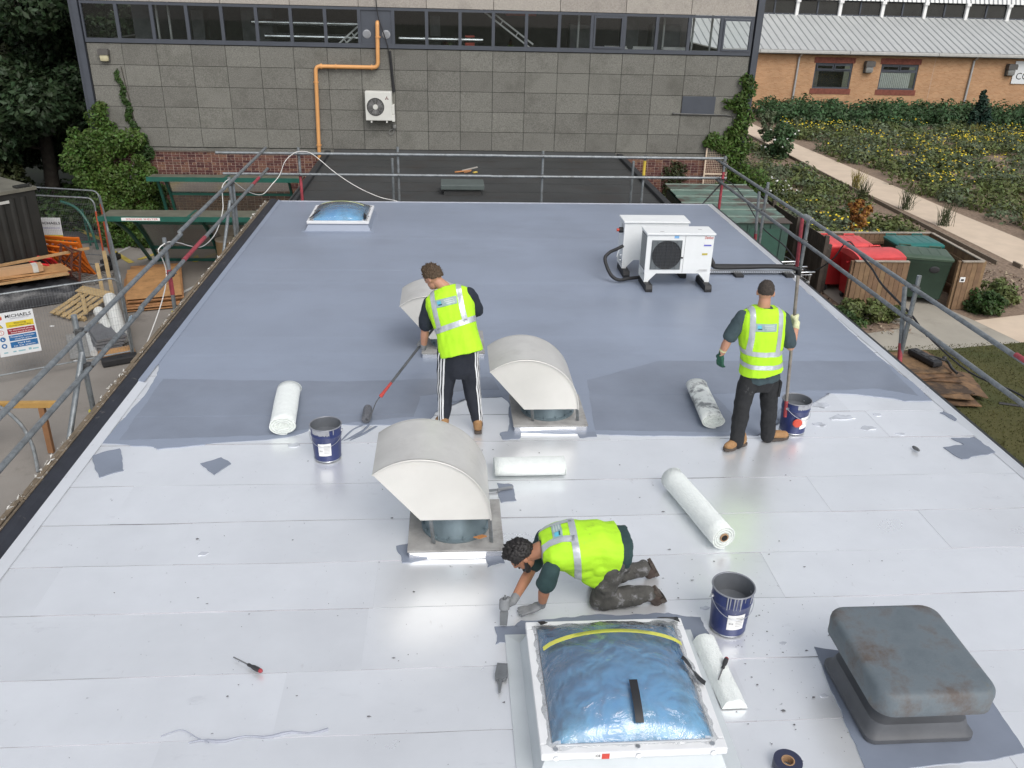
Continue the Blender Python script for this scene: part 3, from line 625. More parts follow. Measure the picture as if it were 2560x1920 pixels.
k = MB(); k.prism([(0, .02), (.10, .0), (0, .0)], -(9.0-RYN), (RX0+.008, RYN, .010), (1, 0, 0), (0, 0, 1)); mp(k, 'edge_fillet', FOIL)
k = MB(); k.prism([(0, .03), (.06, .0), (0, .0)], -(RYF-9.0), (RX0+.008, 9.0, .014), (1, 0, 0), (0, 0, 1)); mp(k, 'edge_fillet', COAT)
k = MB(); k.b(RX1, RX1+.035, RYN, RYF+.02, -.22, .028); mp(k, 'edge_trim', EDG)
k = MB(); k.prism([(0, 0), (-.10, 0), (0, .022)], -(RYF-RYN), (RX1-.002, RYN, .006), (1, 0, 0), (0, 0, 1)); mp(k, 'edge_fillet', FOIL)
k = MB(); k.b(RX0-.19, RX1+.035, RYF+.002, RYF+.03, -.3, .02); mp(k, 'edge_trim', mat('pale_edge', (.45, .47, .52), .5))
# ================================================================ ventilation cowls
ALU = mat('weathered_aluminium', (.60, .59, .565), .42, .35, .10, 2.5, .05, 20, rvar=.1); stain('weathered_aluminium', (.46, .44, .41), 4, .55, .75, .5)
stain('weathered_aluminium', (.2, .18, .15), 14, .68, .74, .5)
CREAM = mat('cream_side_plate', (.60, .59, .56), .42, .25, .05, 2); stain('cream_side_plate', (.5, .47, .4), 2.2, .56, .8, .4)
PLN = mat('weathered_plinth', (.31, .305, .295), .8, 0, .25, 5, .2, 40); stain('weathered_plinth', (.12, .11, .10), 3, .55, .7, .6)
FLNG = mat('blue_grey_duct', (.16, .21, .235), .4, .3, .12, 4)
GLOSSW = mat('shiny_upstand_foil', (.80, .81, .84), .16, .75, .03)
CAP = mat('dark_hole', (.01, .01, .01), .9)
def cowl(x, y, zb, label, pw=.78, pd=.74, ph=.065):
    t = thing('ventilation_cowl', label, 'vent', (x, y, .012), 0, 'curved ventilation cowls on plinths')
    q = MB(); q.bev((0, 0, ph/2-.01), (pw-.02, pd-.02, ph), .01); q.build('upstand', GLOSSW, t)
    q = MB(); q.bev((0, 0, ph), (pw, pd, .02), .006); q.build('plinth_top', PLN, t)
    q = MB(); q.lathe([(.27, ph+.012), (.285, ph+.012), (.285, ph+.03), (.262, ph+.036), (.255, ph+.06), (.255, zb+.04)], (0, 0, 0), 36); q.build('duct_collar', FLNG, t, smooth=True)
    for j in range(14):
        a = 2*math.pi*j/14; q = MB(); q.cyl((.274*math.cos(a), .274*math.sin(a), ph+.03), (.274*math.cos(a), .274*math.sin(a), ph+.052), .011, n=6); q.build('bolt', FLNG, t)
    cx, r = -.28, .56; A = R(130); n = 28; y0, y1 = -.33, .33
    arc = [(cx+r*math.cos(A*i/n), zb+r*math.sin(A*i/n)) for i in range(n+1)]
    # curved barrel sheet
    q = MB(); th = .004
    P = []
    for (ax, az) in arc:
        for yy in (y0-.012, y1+.012): P.append((ax, yy, az))
    P += [(cx+(ax-cx)*(1-th/r*2), yy, zb+(az-zb)*(1-th/r*2)) for ax, az in arc for yy in (y0-.012, y1+.012)]
    m = 2*(n+1); F = []
    for i in range(n): F += [(2*i, 2*i+1, 2*i+3, 2*i+2), (m+2*i, m+2*i+2, m+2*i+3, m+2*i+1), (2*i, 2*i+2, m+2*i+2, m+2*i), (2*i+1, m+2*i+1, m+2*i+3, 2*i+3)]
    F += [(0, m, m+1, 1), (2*n, 2*n+1, m+2*n+1, m+2*n)]
    q.raw(P, F); q.build('barrel', ALU, t, smooth=True, angle=60)
    for yy, nm in ((y0, 'side_plate'), (y1-.01, 'side_plate')):
        q = MB(); q.prism([(cx, zb)]+arc, -.01, (0, yy, 0), (1, 0, 0), (0, 0, 1)); q.build(nm, CREAM, t)
    q = MB(); q.tube([(ax, y0-.014, az) for ax, az in arc], .006, 6); q.build('seam_bead', CREAM, t, smooth=True)
    q = MB(); q.b(cx, cx+r-.01, y0+.012, y1-.012, zb, zb+.012); q.build('base_plate', ALU, t)
    # bird mesh in the open mouth, set back
    q = MB(); tx, tz = arc[-1]
    for j in range(1, 12): a = V((cx, 0, zb)).lerp(V((tx, 0, tz)), j/12); q.cyl((a.x+.02, y0+.01, a.z+.02), (a.x+.02, y1-.01, a.z+.02), .003, n=4)
    for j in range(12): yy = y0+.02+(y1-y0-.04)*j/11; q.cyl((cx+.02, yy, zb+.02), (tx+.02, yy, tz-.01), .003, n=4)
    q.build('bird_mesh', GALV, t)
    for sx, sz in ((.27, .05), (-.2, .03)):
        q = MB(); q.beam((sx, y0+.02, zb), (sx+.02, y0+.05, ph+.02), .03, .012); q.build('strap', GALV, t)
    return t
cowl(.03, 5.99, .34, 'cream quarter round cowl on a plinth, right beside the kneeling worker')
cowl(1.03, 8.10, .24, 'cream quarter round cowl right of the striped trousers worker, wet coating round its plinth')
cowl(.03, 10.02, .24, 'cream quarter round cowl standing on the grey coating, hidden behind the striped trousers worker')
# ================================================================ rooflights
BLUE = mat('blue_protective_film', (.030, .225, .48), .2, 0, .35, 2.2, .12, 4, rgb2=(.13, .44, .68), spec=.6)
stain('blue_protective_film', (.02, .10, .16), 2.5, .52, .68, .6); stain('blue_protective_film', (.25, .50, .62), 3.5, .58, .75, .6)
WRAP = glassy('clear_polythene', (.97, .985, 1.0), .12, 1.6, .09, (.9, .95, 1), .6, 5)
WRAPE = glassy('bunched_polythene', (.93, .95, .97), .2, 1.6, .45, (.78, .8, .82), .9, 14)
PVC = mat('white_pvc_frame', (.70, .71, .72), .35, 0, .05); TAPE = mat('black_tape', (.012, .013, .016), .5, 0, .2); YT = mat('yellow_warning_tape', (.62, .62, .10), .4, 0, .12, 30)
KERB = mat('grp_kerb', (.52, .56, .58), .35, .1, .06, 2)
def dome_h(u, v, H): return H*(max(0, (1-u*u)*(1-v*v)))**.55
def rooflight(x, y, w, d, zt, label, km, near=True, rz=0):
    t = thing('rooflight', label, 'skylight', (x, y, .012), rz, 'rooflights wrapped in polythene')
    o_ = .13 if near else .10
    q = MB(); B = [(-w/2-o_, -d/2-o_), (w/2+o_, -d/2-o_), (w/2+o_, d/2+o_), (-w/2-o_, d/2+o_)]; T = [(-w/2+.03, -d/2+.03), (w/2-.03, -d/2+.03), (w/2-.03, d/2-.03), (-w/2+.03, d/2-.03)]
    C = [(-w/2-.03, -d/2-.03), (w/2+.03, -d/2-.03), (w/2+.03, d/2+.03), (-w/2-.03, d/2+.03)]
    P = [(*p, 0) for p in B]+[(*p, .012) for p in C]+[(*p, zt-.03) for p in T]
    for a in (0, 4): q.raw([P[a+i] for i in range(8)], [(i, (i+1) % 4, 4+(i+1) % 4, 4+i) for i in range(4)])
    q.build('kerb', km, t)
    q = MB(); fwid = .075
    for c, s in (((0, -d/2+fwid/2, zt), (w, fwid, .05)), ((0, d/2-fwid/2, zt), (w, fwid, .05)), ((-w/2+fwid/2, 0, zt), (fwid, d-2*fwid, .05)), ((w/2-fwid/2, 0, zt), (fwid, d-2*fwid, .05))): q.bev(c, s, .008)
    q.build('frame', PVC, t)
    n = 26; iw, idp = w/2-.07, d/2-.07; H = .17
    def surf(u, v, off=0.): return V((u*iw, v*idp, zt+.02+off+dome_h(u, v, H)))
    P = [surf(-1+2*i/n, -1+2*j/n) for j in range(n+1) for i in range(n+1)]
    q = MB(); q.raw(P, [(j*(n+1)+i, j*(n+1)+i+1, (j+1)*(n+1)+i+1, (j+1)*(n+1)+i) for j in range(n) for i in range(n)]); q.build('dome', BLUE, t, smooth=True, angle=80)
    # loose polythene over the dome, bunched along the edges
    n = 40; P = []; rn = random.Random(int(x*10)+5)
    for j in range(n+1):
        for i in range(n+1):
            u, v = -1.12+2.24*i/n, -1.10+2.2*j/n
            e = max(abs(u), abs(v)); p = V((u*iw, v*idp, 0))
            cre = abs(noise.noise(V((u*3+v*2, v*3-u, x))))*.02+abs(noise.noise(V((u*9-v*4, v*7+u*3, x+3))))*.007
            h_ = dome_h(min(max(u, -1), 1), min(max(v, -1), 1), H)
            z = zt+.035+h_+cre if e < 1 else zt+.03+cre-(e-1)*.35*.5
            P.append(V((p.x, p.y, z)))
    inner, edge = MB(), MB()
    for j in range(n):
        for i in range(n):
            u, v = -1.12+2.24*(i+.5)/n, -1.10+2.2*(j+.5)/n; F = [P[j*(n+1)+i], P[j*(n+1)+i+1], P[(j+1)*(n+1)+i+1], P[(j+1)*(n+1)+i]]
            (edge if (max(abs(u)*1., abs(v)) > .985 and (v > -.9 or abs(u) > .9)) else inner).q(*F)
    inner.build('polythene_sheet', WRAP, t, smooth=True, angle=80); edge.build('polythene_edge', WRAPE, t, smooth=True, angle=60)
    def ribbon(pts, wid, m, nm, off=.022):
        """tape following the dome: pts in (u,v)"""
        Q = []; S = [V((a, b_, 0)) for a, b_ in pts]
        for i, p in enumerate(S):
            tt = (S[min(i+1, len(S)-1)]-S[max(i-1, 0)]).normalized(); nn = V((-tt.y/iw, tt.x/idp, 0))*wid/2
            for s_ in (-1, 1):
                u, v = p.x+nn.x*s_, p.y+nn.y*s_; uc, vc = min(max(u, -1), 1), min(max(v, -1), 1)
                z = zt+.04+off+dome_h(uc, vc, H)+.012
                if max(abs(u), abs(v)) > 1: z -= (max(abs(u), abs(v))-1)*.25
                Q.append(V((u*iw, v*idp, z)))
        q = MB(); m_ = len(S); q.raw(Q+[p-V((0, 0, .003)) for p in Q], [(2*i, 2*i+1, 2*i+3, 2*i+2) for i in range(m_-1)]+[(2*m_+2*i, 2*m_+2*i+2, 2*m_+2*i+3, 2*m_+2*i+1) for i in range(m_-1)]+[(2*i, 2*i+2, 2*m_+2*i+2, 2*m_+2*i) for i in range(m_-1)]+[(2*i+1, 2*m_+2*i+1, 2*m_+2*i+3, 2*i+3) for i in range(m_-1)]); q.build(nm, m, t, smooth=True, angle=80)
    if near:
        ribbon([(-.97+1.92*i/24, .42+.05*math.sin(math.pi*i/24)) for i in range(25)], .038, YT, 'warning_tape')
        ribbon([(.08, -.42-.5*i/10) for i in range(11)], .05, TAPE, 'black_tape'); ribbon([(-.93+.01*i, 1.08-.05*i) for i in range(4)], .05, TAPE, 'black_tape')
        ribbon([(.78+.05*i, 1.03+.01*math.sin(i)) for i in range(7)], .05, TAPE, 'black_tape', .03); ribbon([(.86+.04*i, .08-.035*i+.01*math.sin(i*2)) for i in range(8)], .05, TAPE, 'black_tape', .03)
        lb = MB(); lb.b(-.24, -.10, -d/2-.003, -d/2-.0005, zt-.02, zt+.02); lb.build('white_label', WHITE, t)
        lb = MB(); lb.b(-.195, -.150, -d/2-.005, -d/2-.003, zt-.02, zt+.02); lb.build('red_label', mat('red_logo', (.55, .05, .03), .5), t)
        text('CE', .024, 'label_print', INK, t, (-.218, -d/2-.0035, zt+.004), (R(90), 0, 0))
        for xx in (-.46, .02, .46):
            q = MB(); q.cyl((xx, -d/2-.012, zt), (xx, -d/2+.01, zt), .014, n=10); q.cyl((xx, -d/2+.03, zt+.024), (xx, -d/2+.03, zt+.034), .014, n=10); q.build('fixing_screw', STEEL, t)
        q = MB(); q.cyl((-iw+.02, -idp-.015, zt+.035), (iw-.02, -idp-.015, zt+.035), .008, n=8); q.build('gasket_bar', STEEL, t)
    else:
        ribbon([(-.75+1.6*i/20, .1) for i in range(21)], .03, mat('pale_yellow_tape', (.6, .68, .32), .4), 'warning_tape')
        ribbon([(-1.05+.07*i, -1.02+.07*i) for i in range(6)], .05, TAPE, 'black_tape', .03); ribbon([(1.0-.01*i, -1.05+.1*i) for i in range(5)], .05, TAPE, 'black_tape', .03)
    return t
rooflight(1.045, 4.02, 1.09, 1.12, .20, 'large blue domed rooflight under clear polythene with black and yellow tape beside the kneeling worker', KERB, True)
rooflight(-2.05, 16.15, 1.13, 1.25, .16, 'blue domed rooflight in polythene near the far edge of the painted roof', COAT, False)
# ================================================================ mushroom roof vent
VG = mat('weathered_green_grp', (.095, .118, .135), .62, 0, .2, 3, .15, 60, rgb2=(.155, .185, .205)); stain('weathered_green_grp', (.085, .062, .05), 3.0, .46, .62, .85); stain('weathered_green_grp', (.16, .14, .08), 5, .6, .72, .5)
vt = thing('roof_vent', 'weathered grey green square mushroom vent standing on fresh grey coating', 'vent', (2.90, 3.995, .016))
def rsq(w, d, r, n=6):
    P = []
    for cx, cy, a0 in ((w/2-r, d/2-r, 0), (-w/2+r, d/2-r, 90), (-w/2+r, -d/2+r, 180), (w/2-r, -d/2+r, 270)):
        P += [(cx+r*math.cos(R(a0+90*i/n)), cy+r*math.sin(R(a0+90*i/n))) for i in range(n+1)]
    return P
def stack(prof, cx=0, cy=0):
    q = MB(); n = None; P = []
    for (w, d, r, z) in prof: pts = rsq(w, d, r); n = len(pts); P += [(x+cx, y+cy, z) for x, y in pts]
    q.raw(P, [(i*n+k, i*n+(k+1) % n, (i+1)*n+(k+1) % n, (i+1)*n+k) for i in range(len(prof)-1) for k in range(n)]+[tuple(range((len(prof)-1)*n, len(prof)*n)), tuple(range(n-1, -1, -1))]); return q
stack([(.70, .72, .06, 0), (.70, .72, .06, .03), (.66, .68, .07, .045), (.64, .66, .08, .09), (.62, .64, .08, .12), (.56, .58, .08, .13), (.5, .52, .09, .16), (.42, .44, .06, .2), (.42, .44, .06, .34)]).build('base', mat('dark_vent_base', (.085, .09, .10), .55, 0, .2, 3), vt, smooth=True, angle=50)
stack([(.60, .66, .05, .325), (.72, .80, .11, .305), (.745, .825, .11, .32), (.75, .83, .12, .37), (.75, .83, .11, .425), (.742, .822, .105, .448), (.722, .802, .10, .466), (.69, .77, .09, .476), (.64, .72, .08, .480), (.3, .36, .06, .484), (.1, .1, .04, .485)], -.02, -.035).build('hood', VG, vt, smooth=True, angle=60)
# ================================================================ condensing units
CW = mat('white_powder_coat', (.76, .78, .78), .35, 0, .03); RED = mat('red_logo', (.55, .05, .03), .5); BLU = mat('blue_label', (.12, .13, .5), .5)
def condenser(x, y, label, front):
    t = thing('condensing_unit', label, 'condenser', (x, y, .013), 0, 'white condensing units on rubber feet')
    W_, D_, H_ = 1.03, .40, .62
    for sx in (-.46, .46):
        q = MB(); q.prism([(-.2, 0), (.36, 0), (.36, .045), (.33, .10), (-.17, .10), (-.2, .045)], .1, (sx-.05, 0, 0), (0, 1, 0), (0, 0, 1)); q.build('rubber_foot', BLACK, t)
        s_ = -1 if sx < 0 else 1
        q = MB(); q.prism([(s_*.51, .12), (s_*.51, .24), (s_*.33, .24), (s_*.44, .12)], -.012, (0, -.012, 0), (1, 0, 0), (0, 0, 1)); q.prism([(s_*.51, .12), (s_*.51, .24), (s_*.33, .24), (s_*.44, .12)], -.012, (0, .385, 0), (1, 0, 0), (0, 0, 1)); q.b(min(s_*.51, s_*.44), max(s_*.51, s_*.44), -.01, .385, .1, .122); q.build('leg', CW, t)
    q = MB(); q.bev((0, .19, .235+H_/2-.01), (W_, D_, H_-.02), .008); q.build('casing', CW, t)
    q = MB(); q.bev((0, .185, .235+H_), (W_+.03, D_+.035, .028), .008); q.build('lid', CW, t)
    if front:
        gx, gz, gw, gh = -.205, .53, .47, .46
        q = MB(); q.bev((gx, -.012, gz), (gw, .008, gh), .004); q.build('fan_panel', mat('grille_grey_dark', (.16, .18, .19), .5), t)
        q = MB(); q.lathe([(0, 0), (.205, 0), (.212, .006), (.222, .006), (.226, 0)], (gx+.01, -.018, gz), 36, Matrix.Rotation(R(90), 3, 'X')); q.build('fan_opening', mat('black_fan', (.012, .013, .016), .5), t, smooth=True)
        q = MB()
        for j in range(20): zz = gz-gh/2+.012+(gh-.024)*j/19; q.cyl((gx-gw/2+.01, -.03, zz), (gx+gw/2-.01, -.03, zz), .0016, n=4)
        for j in range(7): xx = gx-gw/2+.012+(gw-.024)*j/6; q.cyl((xx, -.031, gz-gh/2+.01), (xx, -.031, gz+gh/2-.01), .0025, n=4)
        q.build('guard_grille', mat('grille_wire', (.10, .11, .115), .4, .5), t)
        q = MB(); q.b(.07, .073, -.0125, -.009, .25, .83); q.build('door_seam', INK, t)
        q = MB(); q.cyl((.045, -.012, .49), (.045, -.03, .49), .014, n=10); q.build('lock', BLACK, t)
        text('Danfoss', .058, 'lettering', RED, t, (.43, -.0125, .80), (R(90), 0, 0), .13, shear=.25)
        q = MB(); q.b(.37, .48, -.014, -.0115, .675, .745); q.build('white_label', WHITE, t)
        q = MB(); q.b(.365, .478, -.016, -.0115, .672, .694); q.build('blue_label', BLU, t)
        q = MB(); q.b(.35, .435, -.014, -.0115, .53, .56); q.build('yellow_label', mat('yellow_label', (.5, .42, .08), .5), t)
        q = MB(); q.b(-.1, -.03, -.014, -.0115, .79, .83); q.build('blue_sticker', mat('pale_blue_label', (.2, .42, .7), .5), t)
        q = MB(); 
        for j in range(3): q.b(.29+.02*j, .46, -.0135, -.0115, .275+j*.012, .279+j*.012)
        q.build('small_print', mat('grey_print', (.4, .4, .4), .6), t)
        q = MB()
        for j in range(13):
            for i in range(5): q.box((-W_/2-.002, .03+.07*i, .30+j*.042), (.006, .05, .022))
        q.build('coil_guard', mat('coil_shadow', (.06, .065, .07), .6), t)
        for xx, yy in ((-.28, .06), (.34, .2)):
            q = MB(); q.ell((xx, yy, .235+H_+.016), (.035, .012, .004)); q.build('lid_mark', mat('grey_print', (.4, .4, .4), .6), t)
    else:
        q = MB(); q.b(-W_/2-.004, -W_/2, .08, .2, .68, .79); q.build('side_label', mat('silver_label', (.45, .46, .46), .4), t)
        q = MB(); q.cyl((-W_/2-.06, .1, .7), (-W_/2, .1, .7), .045, n=14); q.build('isolator', BLACK, t); q = MB(); q.cyl((-W_/2-.1, .1, .7), (-W_/2-.06, .1, .7), .025, n=10); q.build('isolator_knob', mat('red_lacquer', (.5, .05, .03), .4), t)
        q = MB()
        for zz in (.22, .3, .42): q.cyl((-W_/2-.02, .06, zz), (-W_/2, .06, zz), .02, n=8)
        q.tube(smoothpath([(-W_/2-.02, .06, .42), (-W_/2-.06, .04, .36), (-W_/2-.08, .02, .28)]), .008, 6); q.build('valve', STEEL, t)
    return t
condenser(3.475, 12.33, 'white condensing unit with a black fan and red lettering on the grey roof', True)
condenser(3.26, 13.02, 'white condensing unit standing behind the lettered one', False)
pr = thing('pipe_run', 'black lagged pipes on a perforated tray crossing to the roof edge', 'pipe', (4.2, 13.06, 0))
q = MB(); q.tube(smoothpath([(-.15, .1, .30), (-.02, .08, .30), (.05, .0, .2), (.12, -.02, .125), (.6, 0, .12), (1.0, .02, .125), (1.35, 0, .12), (1.45, -.02, .10), (1.50, -.03, .03), (1.52, -.03, -.6)]), .034, 10)
q.tube(smoothpath([(-.1, -.02, .16), (.5, .06, .13), (1.2, .07, .125), (1.44, .06, .1), (1.50, .04, .0), (1.52, .03, -.6)]), .027, 8); q.build('lagging', BLACK, pr, smooth=True)
q = MB(); q.b(.0, 1.42, -.09, -.06, .055, .085); q.b(.0, 1.42, -.06, .1, .055, .06); q.build('cable_tray', STEEL, pr)
q = MB()
for j in range(46): q.b(.02+j*.03, .034+j*.03, -.0925, -.0895, .064, .077)
q.build('tray_slots', INK, pr)
for xx in (.46, 1.3): q = MB(); q.bev((xx, -.04, .027), (.14, .34, .05), .012); q.build('rubber_block', BLACK, pr)
q = MB(); q.tube(smoothpath([(2.73, 12.95, .5), (2.62, 12.9, .46), (2.5, 12.82, .43), (2.42, 12.75, .34), (2.5, 12.62, .14), (2.62, 12.55, .07), (2.8, 12.62, .07), (2.97, 12.68, .07)]), .027, 10); tag(q.build('lagged_pipe', BLACK, smooth=True), 'black lagged pipe looping out beside the rear condensing unit', 'pipe')
# ================================================================ paint buckets
NAVY = mat('navy_bucket', (.024, .036, .125), .32, 0, .15, 4); stain('navy_bucket', (.2, .21, .24), 9, .66, .72, .7)
def bucket(x, y, label, rz=0, h=.36, drip=0, red=False, level=.62):
    t = thing('paint_bucket', label, 'bucket', (x, y, .014), rz, 'navy buckets of grey coating')
    r0_, r1_ = .128, .148
    def rad(z): return r0_+(r1_-r0_)*z/h
    q = MB(); q.lathe([(0, .004), (r0_-.004, .004), (r0_, .008)]+[(rad(z), z) for z in (.05, .18, .255)]+[(rad(.265)+.004, .262), (rad(.275)+.004, .272), (rad(.28), .28), (rad(h-.012), h-.012)], (0, 0, 0), 40); q.build('body', NAVY, t, smooth=True)
    q = MB(); q.tube([((r1_+.001)*math.cos(a), (r1_+.001)*math.sin(a), h-.006) for a in [2*math.pi*i/40 for i in range(40)]], .006, 6, True); q.build('rim', mat('rim_grey', (.24, .25, .28), .4, .3), t, smooth=True)
    q = MB(); q.tube([((r0_)*math.cos(a), (r0_)*math.sin(a), .006) for a in [2*math.pi*i/40 for i in range(40)]], .005, 6, True); q.build('base_ring', STEEL, t, smooth=True)
    PG = mat('liquid_grey', (.13, .14, .155), .3, 0, .12, 6)
    q = MB(); q.lathe([(rad(h)-.004, h-.004), (rad(h*level)-.005, h*level)], (0, 0, 0), 40); q.build('coated_inside', PG, t, smooth=True)
    q = MB(); q.lathe([(rad(h*level)-.005, h*level), (.06, h*level-.003), (0, h*level-.004)], (0, 0, 0), 40); q.build('liquid', PG, t, smooth=True)
    # label wrapped on the body, facing local -Y
    q = MB(); P = []; n = 10
    for z in (.07, .205):
        for i in range(n+1): a = R(-118+52*i/n); P.append(((rad(z)+.0022)*math.cos(a), (rad(z)+.0022)*math.sin(a), z+.008*(i/n)))
    q.raw(P, [(i, i+1, n+2+i, n+1+i) for i in range(n)]); q.build('label', WHITE, t, smooth=True)
    q = MB()
    for j in range(6):
        P = [];
        for z in (.10+j*.015, .105+j*.015):
            for i in range(5): a = R(-94+22*i/4); P.append(((rad(z)+.0035)*math.cos(a), (rad(z)+.0035)*math.sin(a), z+.006))
        q.raw(P, [(i, i+1, 6+i, 5+i) for i in range(4)])
    for cx_, cz_ in ((-110, .13), (-103, .13)):
        a = R(cx_); q.box(((rad(cz_)+.0035)*math.cos(a), (rad(cz_)+.0035)*math.sin(a), cz_), (.012, .002, .012), rz=a+R(90))
    q.build('label_print', mat('grey_print', (.4, .4, .4), .6), t)
    rl = random.Random(int(x*7)+3); q = MB()
    for i in range(9 if drip else 4):
        a = R(rl.uniform(-130, -50)); zt = h-.01; L_ = rl.uniform(.03, .13 if drip else .06); w = rl.uniform(.003, .006)
        pts = [((rad(z)+.003)*math.cos(a), (rad(z)+.003)*math.sin(a), z) for z in [zt-L_*s_/5 for s_ in range(6)]]; q.tube(pts, [w*(1-.4*i_/5) for i_ in range(6)], 5)
    if not drip:
        P = []; n = 16
        for i in range(n+1):
            a = R(-140+70*i/n); z1 = h-.008; z0 = h-.055-.03*abs(noise.noise(V((i*.6, x, 0)))); P += [((rad(z1)+.002)*math.cos(a), (rad(z1)+.002)*math.sin(a), z1), ((rad(z0)+.004)*math.cos(a), (rad(z0)+.004)*math.sin(a), z0)]
        q.raw(P, [(2*i, 2*i+1, 2*i+3, 2*i+2) for i in range(n)])
    q.build('drips', mat('dry_drip', (.30, .31, .34), .5), t, smooth=True)['kind'] = 'stuff'
    for sx in (-1, 1):
        q = MB(); q.cyl((sx*(rad(.29)-.005), 0, .29), (sx*(rad(.29)+.016), 0, .29), .014, n=10); q.build('handle_lug', STEEL, t)
    hp = [(math.cos(a)*(rad(.29)+.012), -math.sin(a)*.155, .29-math.sin(a)*.11) for a in [math.pi*i/20 for i in range(21)]]
    q = MB(); q.tube(hp, .0025, 5); q.build('handle', STEEL, t)
    if red:
        q = MB(); q.ell((-.10, -.11, .15), (.05, .012, .05), Matrix.Rotation(R(-40), 3, 'Z')); q.build('red_badge', mat('red_lacquer', (.55, .05, .03), .4), t, smooth=True)
    return t
bucket(-1.20, 7.28, 'navy bucket of grey coating beside the upright white fleece roll', 0, red=False, level=.7)
bucket(3.60, 7.72, 'navy bucket with a red badge holding the mixing pole at the second worker', R(35), red=True, level=.75)
bucket(2.00, 4.74, 'dripped navy bucket between the skylight and the mushroom vent', R(4), .37, 1, level=.6)
# ================================================================ fleece rolls
FL = mat('white_fleece', (.76, .80, .78), .95, 0, .05, 18, .5, 90, sheen=.2)
FLD = mat('smeared_fleece', (.74, .77, .74), .95, 0, .05, 18, .5, 90); stain('smeared_fleece', (.16, .17, .18), 6, .50, .60, .85, (1, 1, 1))
def fleece(a, bq, r, label, flat=1.0, m=FL, core=0., turns=3.2, lift=.015):
    a = V((*a, 0)); bq = V((*bq, 0)); d = bq-a; L_ = d.length; ang = math.atan2(d.y, d.x)
    t = thing('fleece_roll', label, 'roll', (a.x, a.y, lift), ang-R(90), 'rolls of white reinforcing fleece')
    q = MB(); n = int(turns*30); P = []; sp = r*.62/turns
    for y in [L_*s_/8 for s_ in range(9)]:
        for i in range(n+1):
            th = 2*math.pi*(i-n)/30-math.pi*.42; rr_ = r-sp*(turns-i/30)*1.0; wob = .004*noise.noise(V((i*.2, y*3, r*9)))
            x = math.cos(th)*(rr_+wob)*(1.12 if flat < 1 else 1); z = math.sin(th)*(rr_+wob)*flat
            P.append((x, y, z+r*flat))
    q.raw(P, [(s_*(n+1)+i, s_*(n+1)+i+1, (s_+1)*(n+1)+i+1, (s_+1)*(n+1)+i) for s_ in range(8) for i in range(n)])
    o = q.build('fleece', m, t, smooth=True, fix=False, angle=180)
    sm = o.modifiers.new('thick', 'SOLIDIFY'); sm.thickness = .006; sm.offset = 0
    for yy in (.008, L_-.008):
        q = MB(); N_ = 30; q.raw([(math.cos(2*math.pi*i/N_)*r*.93*(1.12 if flat < 1 else 1), yy, math.sin(2*math.pi*i/N_)*r*.93*flat+r*flat) for i in range(N_)], [tuple(range(N_))]); q.build('end_layers', mat('fleece_end', (.60, .64, .60), .95, 0, .2, 40), t)
    if core:
        q = MB(); q.tube([(0, -.003, r), (0, .05, r)], core, 16); q.build('cardboard_core', mat('cardboard', (.36, .22, .12), .8), t); q = MB(); q.cyl((0, -.005, r), (0, .0, r), core*.72, n=16); q.build('core_hole', CAP, t)
    return t
fleece((-1.70, 7.72), (-1.78, 8.62), .125, 'plump white fleece roll lying end on beside the first navy bucket', .78)
fleece((2.76, 7.76), (2.82, 8.68), .115, 'white fleece roll smeared with grey coating beside the second worker', .70, FLD)
fleece((.40, 6.90), (1.07, 6.91), .13, 'white fleece roll lying sideways behind the nearest cowl', .58)
fleece((2.24, 5.66), (2.03, 6.62), .11, 'long white fleece roll with a cardboard core right of the kneeling worker', 1.0, FL, .038)
# folded offcut by the rooflight
q = MB(); n = 14; P = []
for j in range(n+1):
    for i in range(9):
        u, v = i/8, j/n; x = 1.70+.17*u+.03*v; y = 4.58-.62*v; z = .075*(math.sin(math.pi*min(max(u*1.02, 0), 1)))**.4+.012*noise.noise(V((u*4, v*7, 2)))+.014
        P.append((x, y, z))
q.raw(P, [(j*9+i, j*9+i+1, (j+1)*9+i+1, (j+1)*9+i) for j in range(n) for i in range(8)])
q.raw([P[n*9+i] for i in range(9)]+[(P[n*9+i][0], P[n*9+i][1], .013) for i in range(9)], [(i, i+1, 10+i, 9+i) for i in range(8)])
tag(q.build('fleece_offcut', FL, smooth=True, angle=70), 'folded white fleece offcut tucked beside the blue skylight', 'fleece')
# ================================================================ small tools
def screwdriver(tip, end, label, z=.03, paint=False):
    tip = V(tip); end = V(end); d = end-tip; L_ = d.length; d.normalize(); t = thing('screwdriver', label, 'screwdriver', tip, 0)
    q = MB(); q.cyl((0, 0, 0), d*L_*.55, .0045, n=8); q.build('shaft', mat('paint_smeared_steel', (.16, .16, .165), .4, .4), t)
    q = MB(); q.tube([d*L_*f for f in (.5, .54, .62, .72, .85, .93)], [.008, .012, .010, .016, .017, .014], 10); q.build('handle', mat('black_grip', (.03, .03, .032), .5), t, smooth=True)
    q = MB(); q.tube([d*L_*f for f in (.925, .96, 1.)], [.0155, .015, .008], 10); q.build('handle_end', mat('red_grip', (.30, .03, .04), .45), t, smooth=True)
screwdriver((-1.49, 4.55, .025), (-1.27, 4.40, .032), 'black and red handled screwdriver lying alone on white membrane')
screwdriver((1.745, 4.13, .098), (1.86, 4.32, .105), 'red tipped screwdriver resting on the folded fleece offcut')
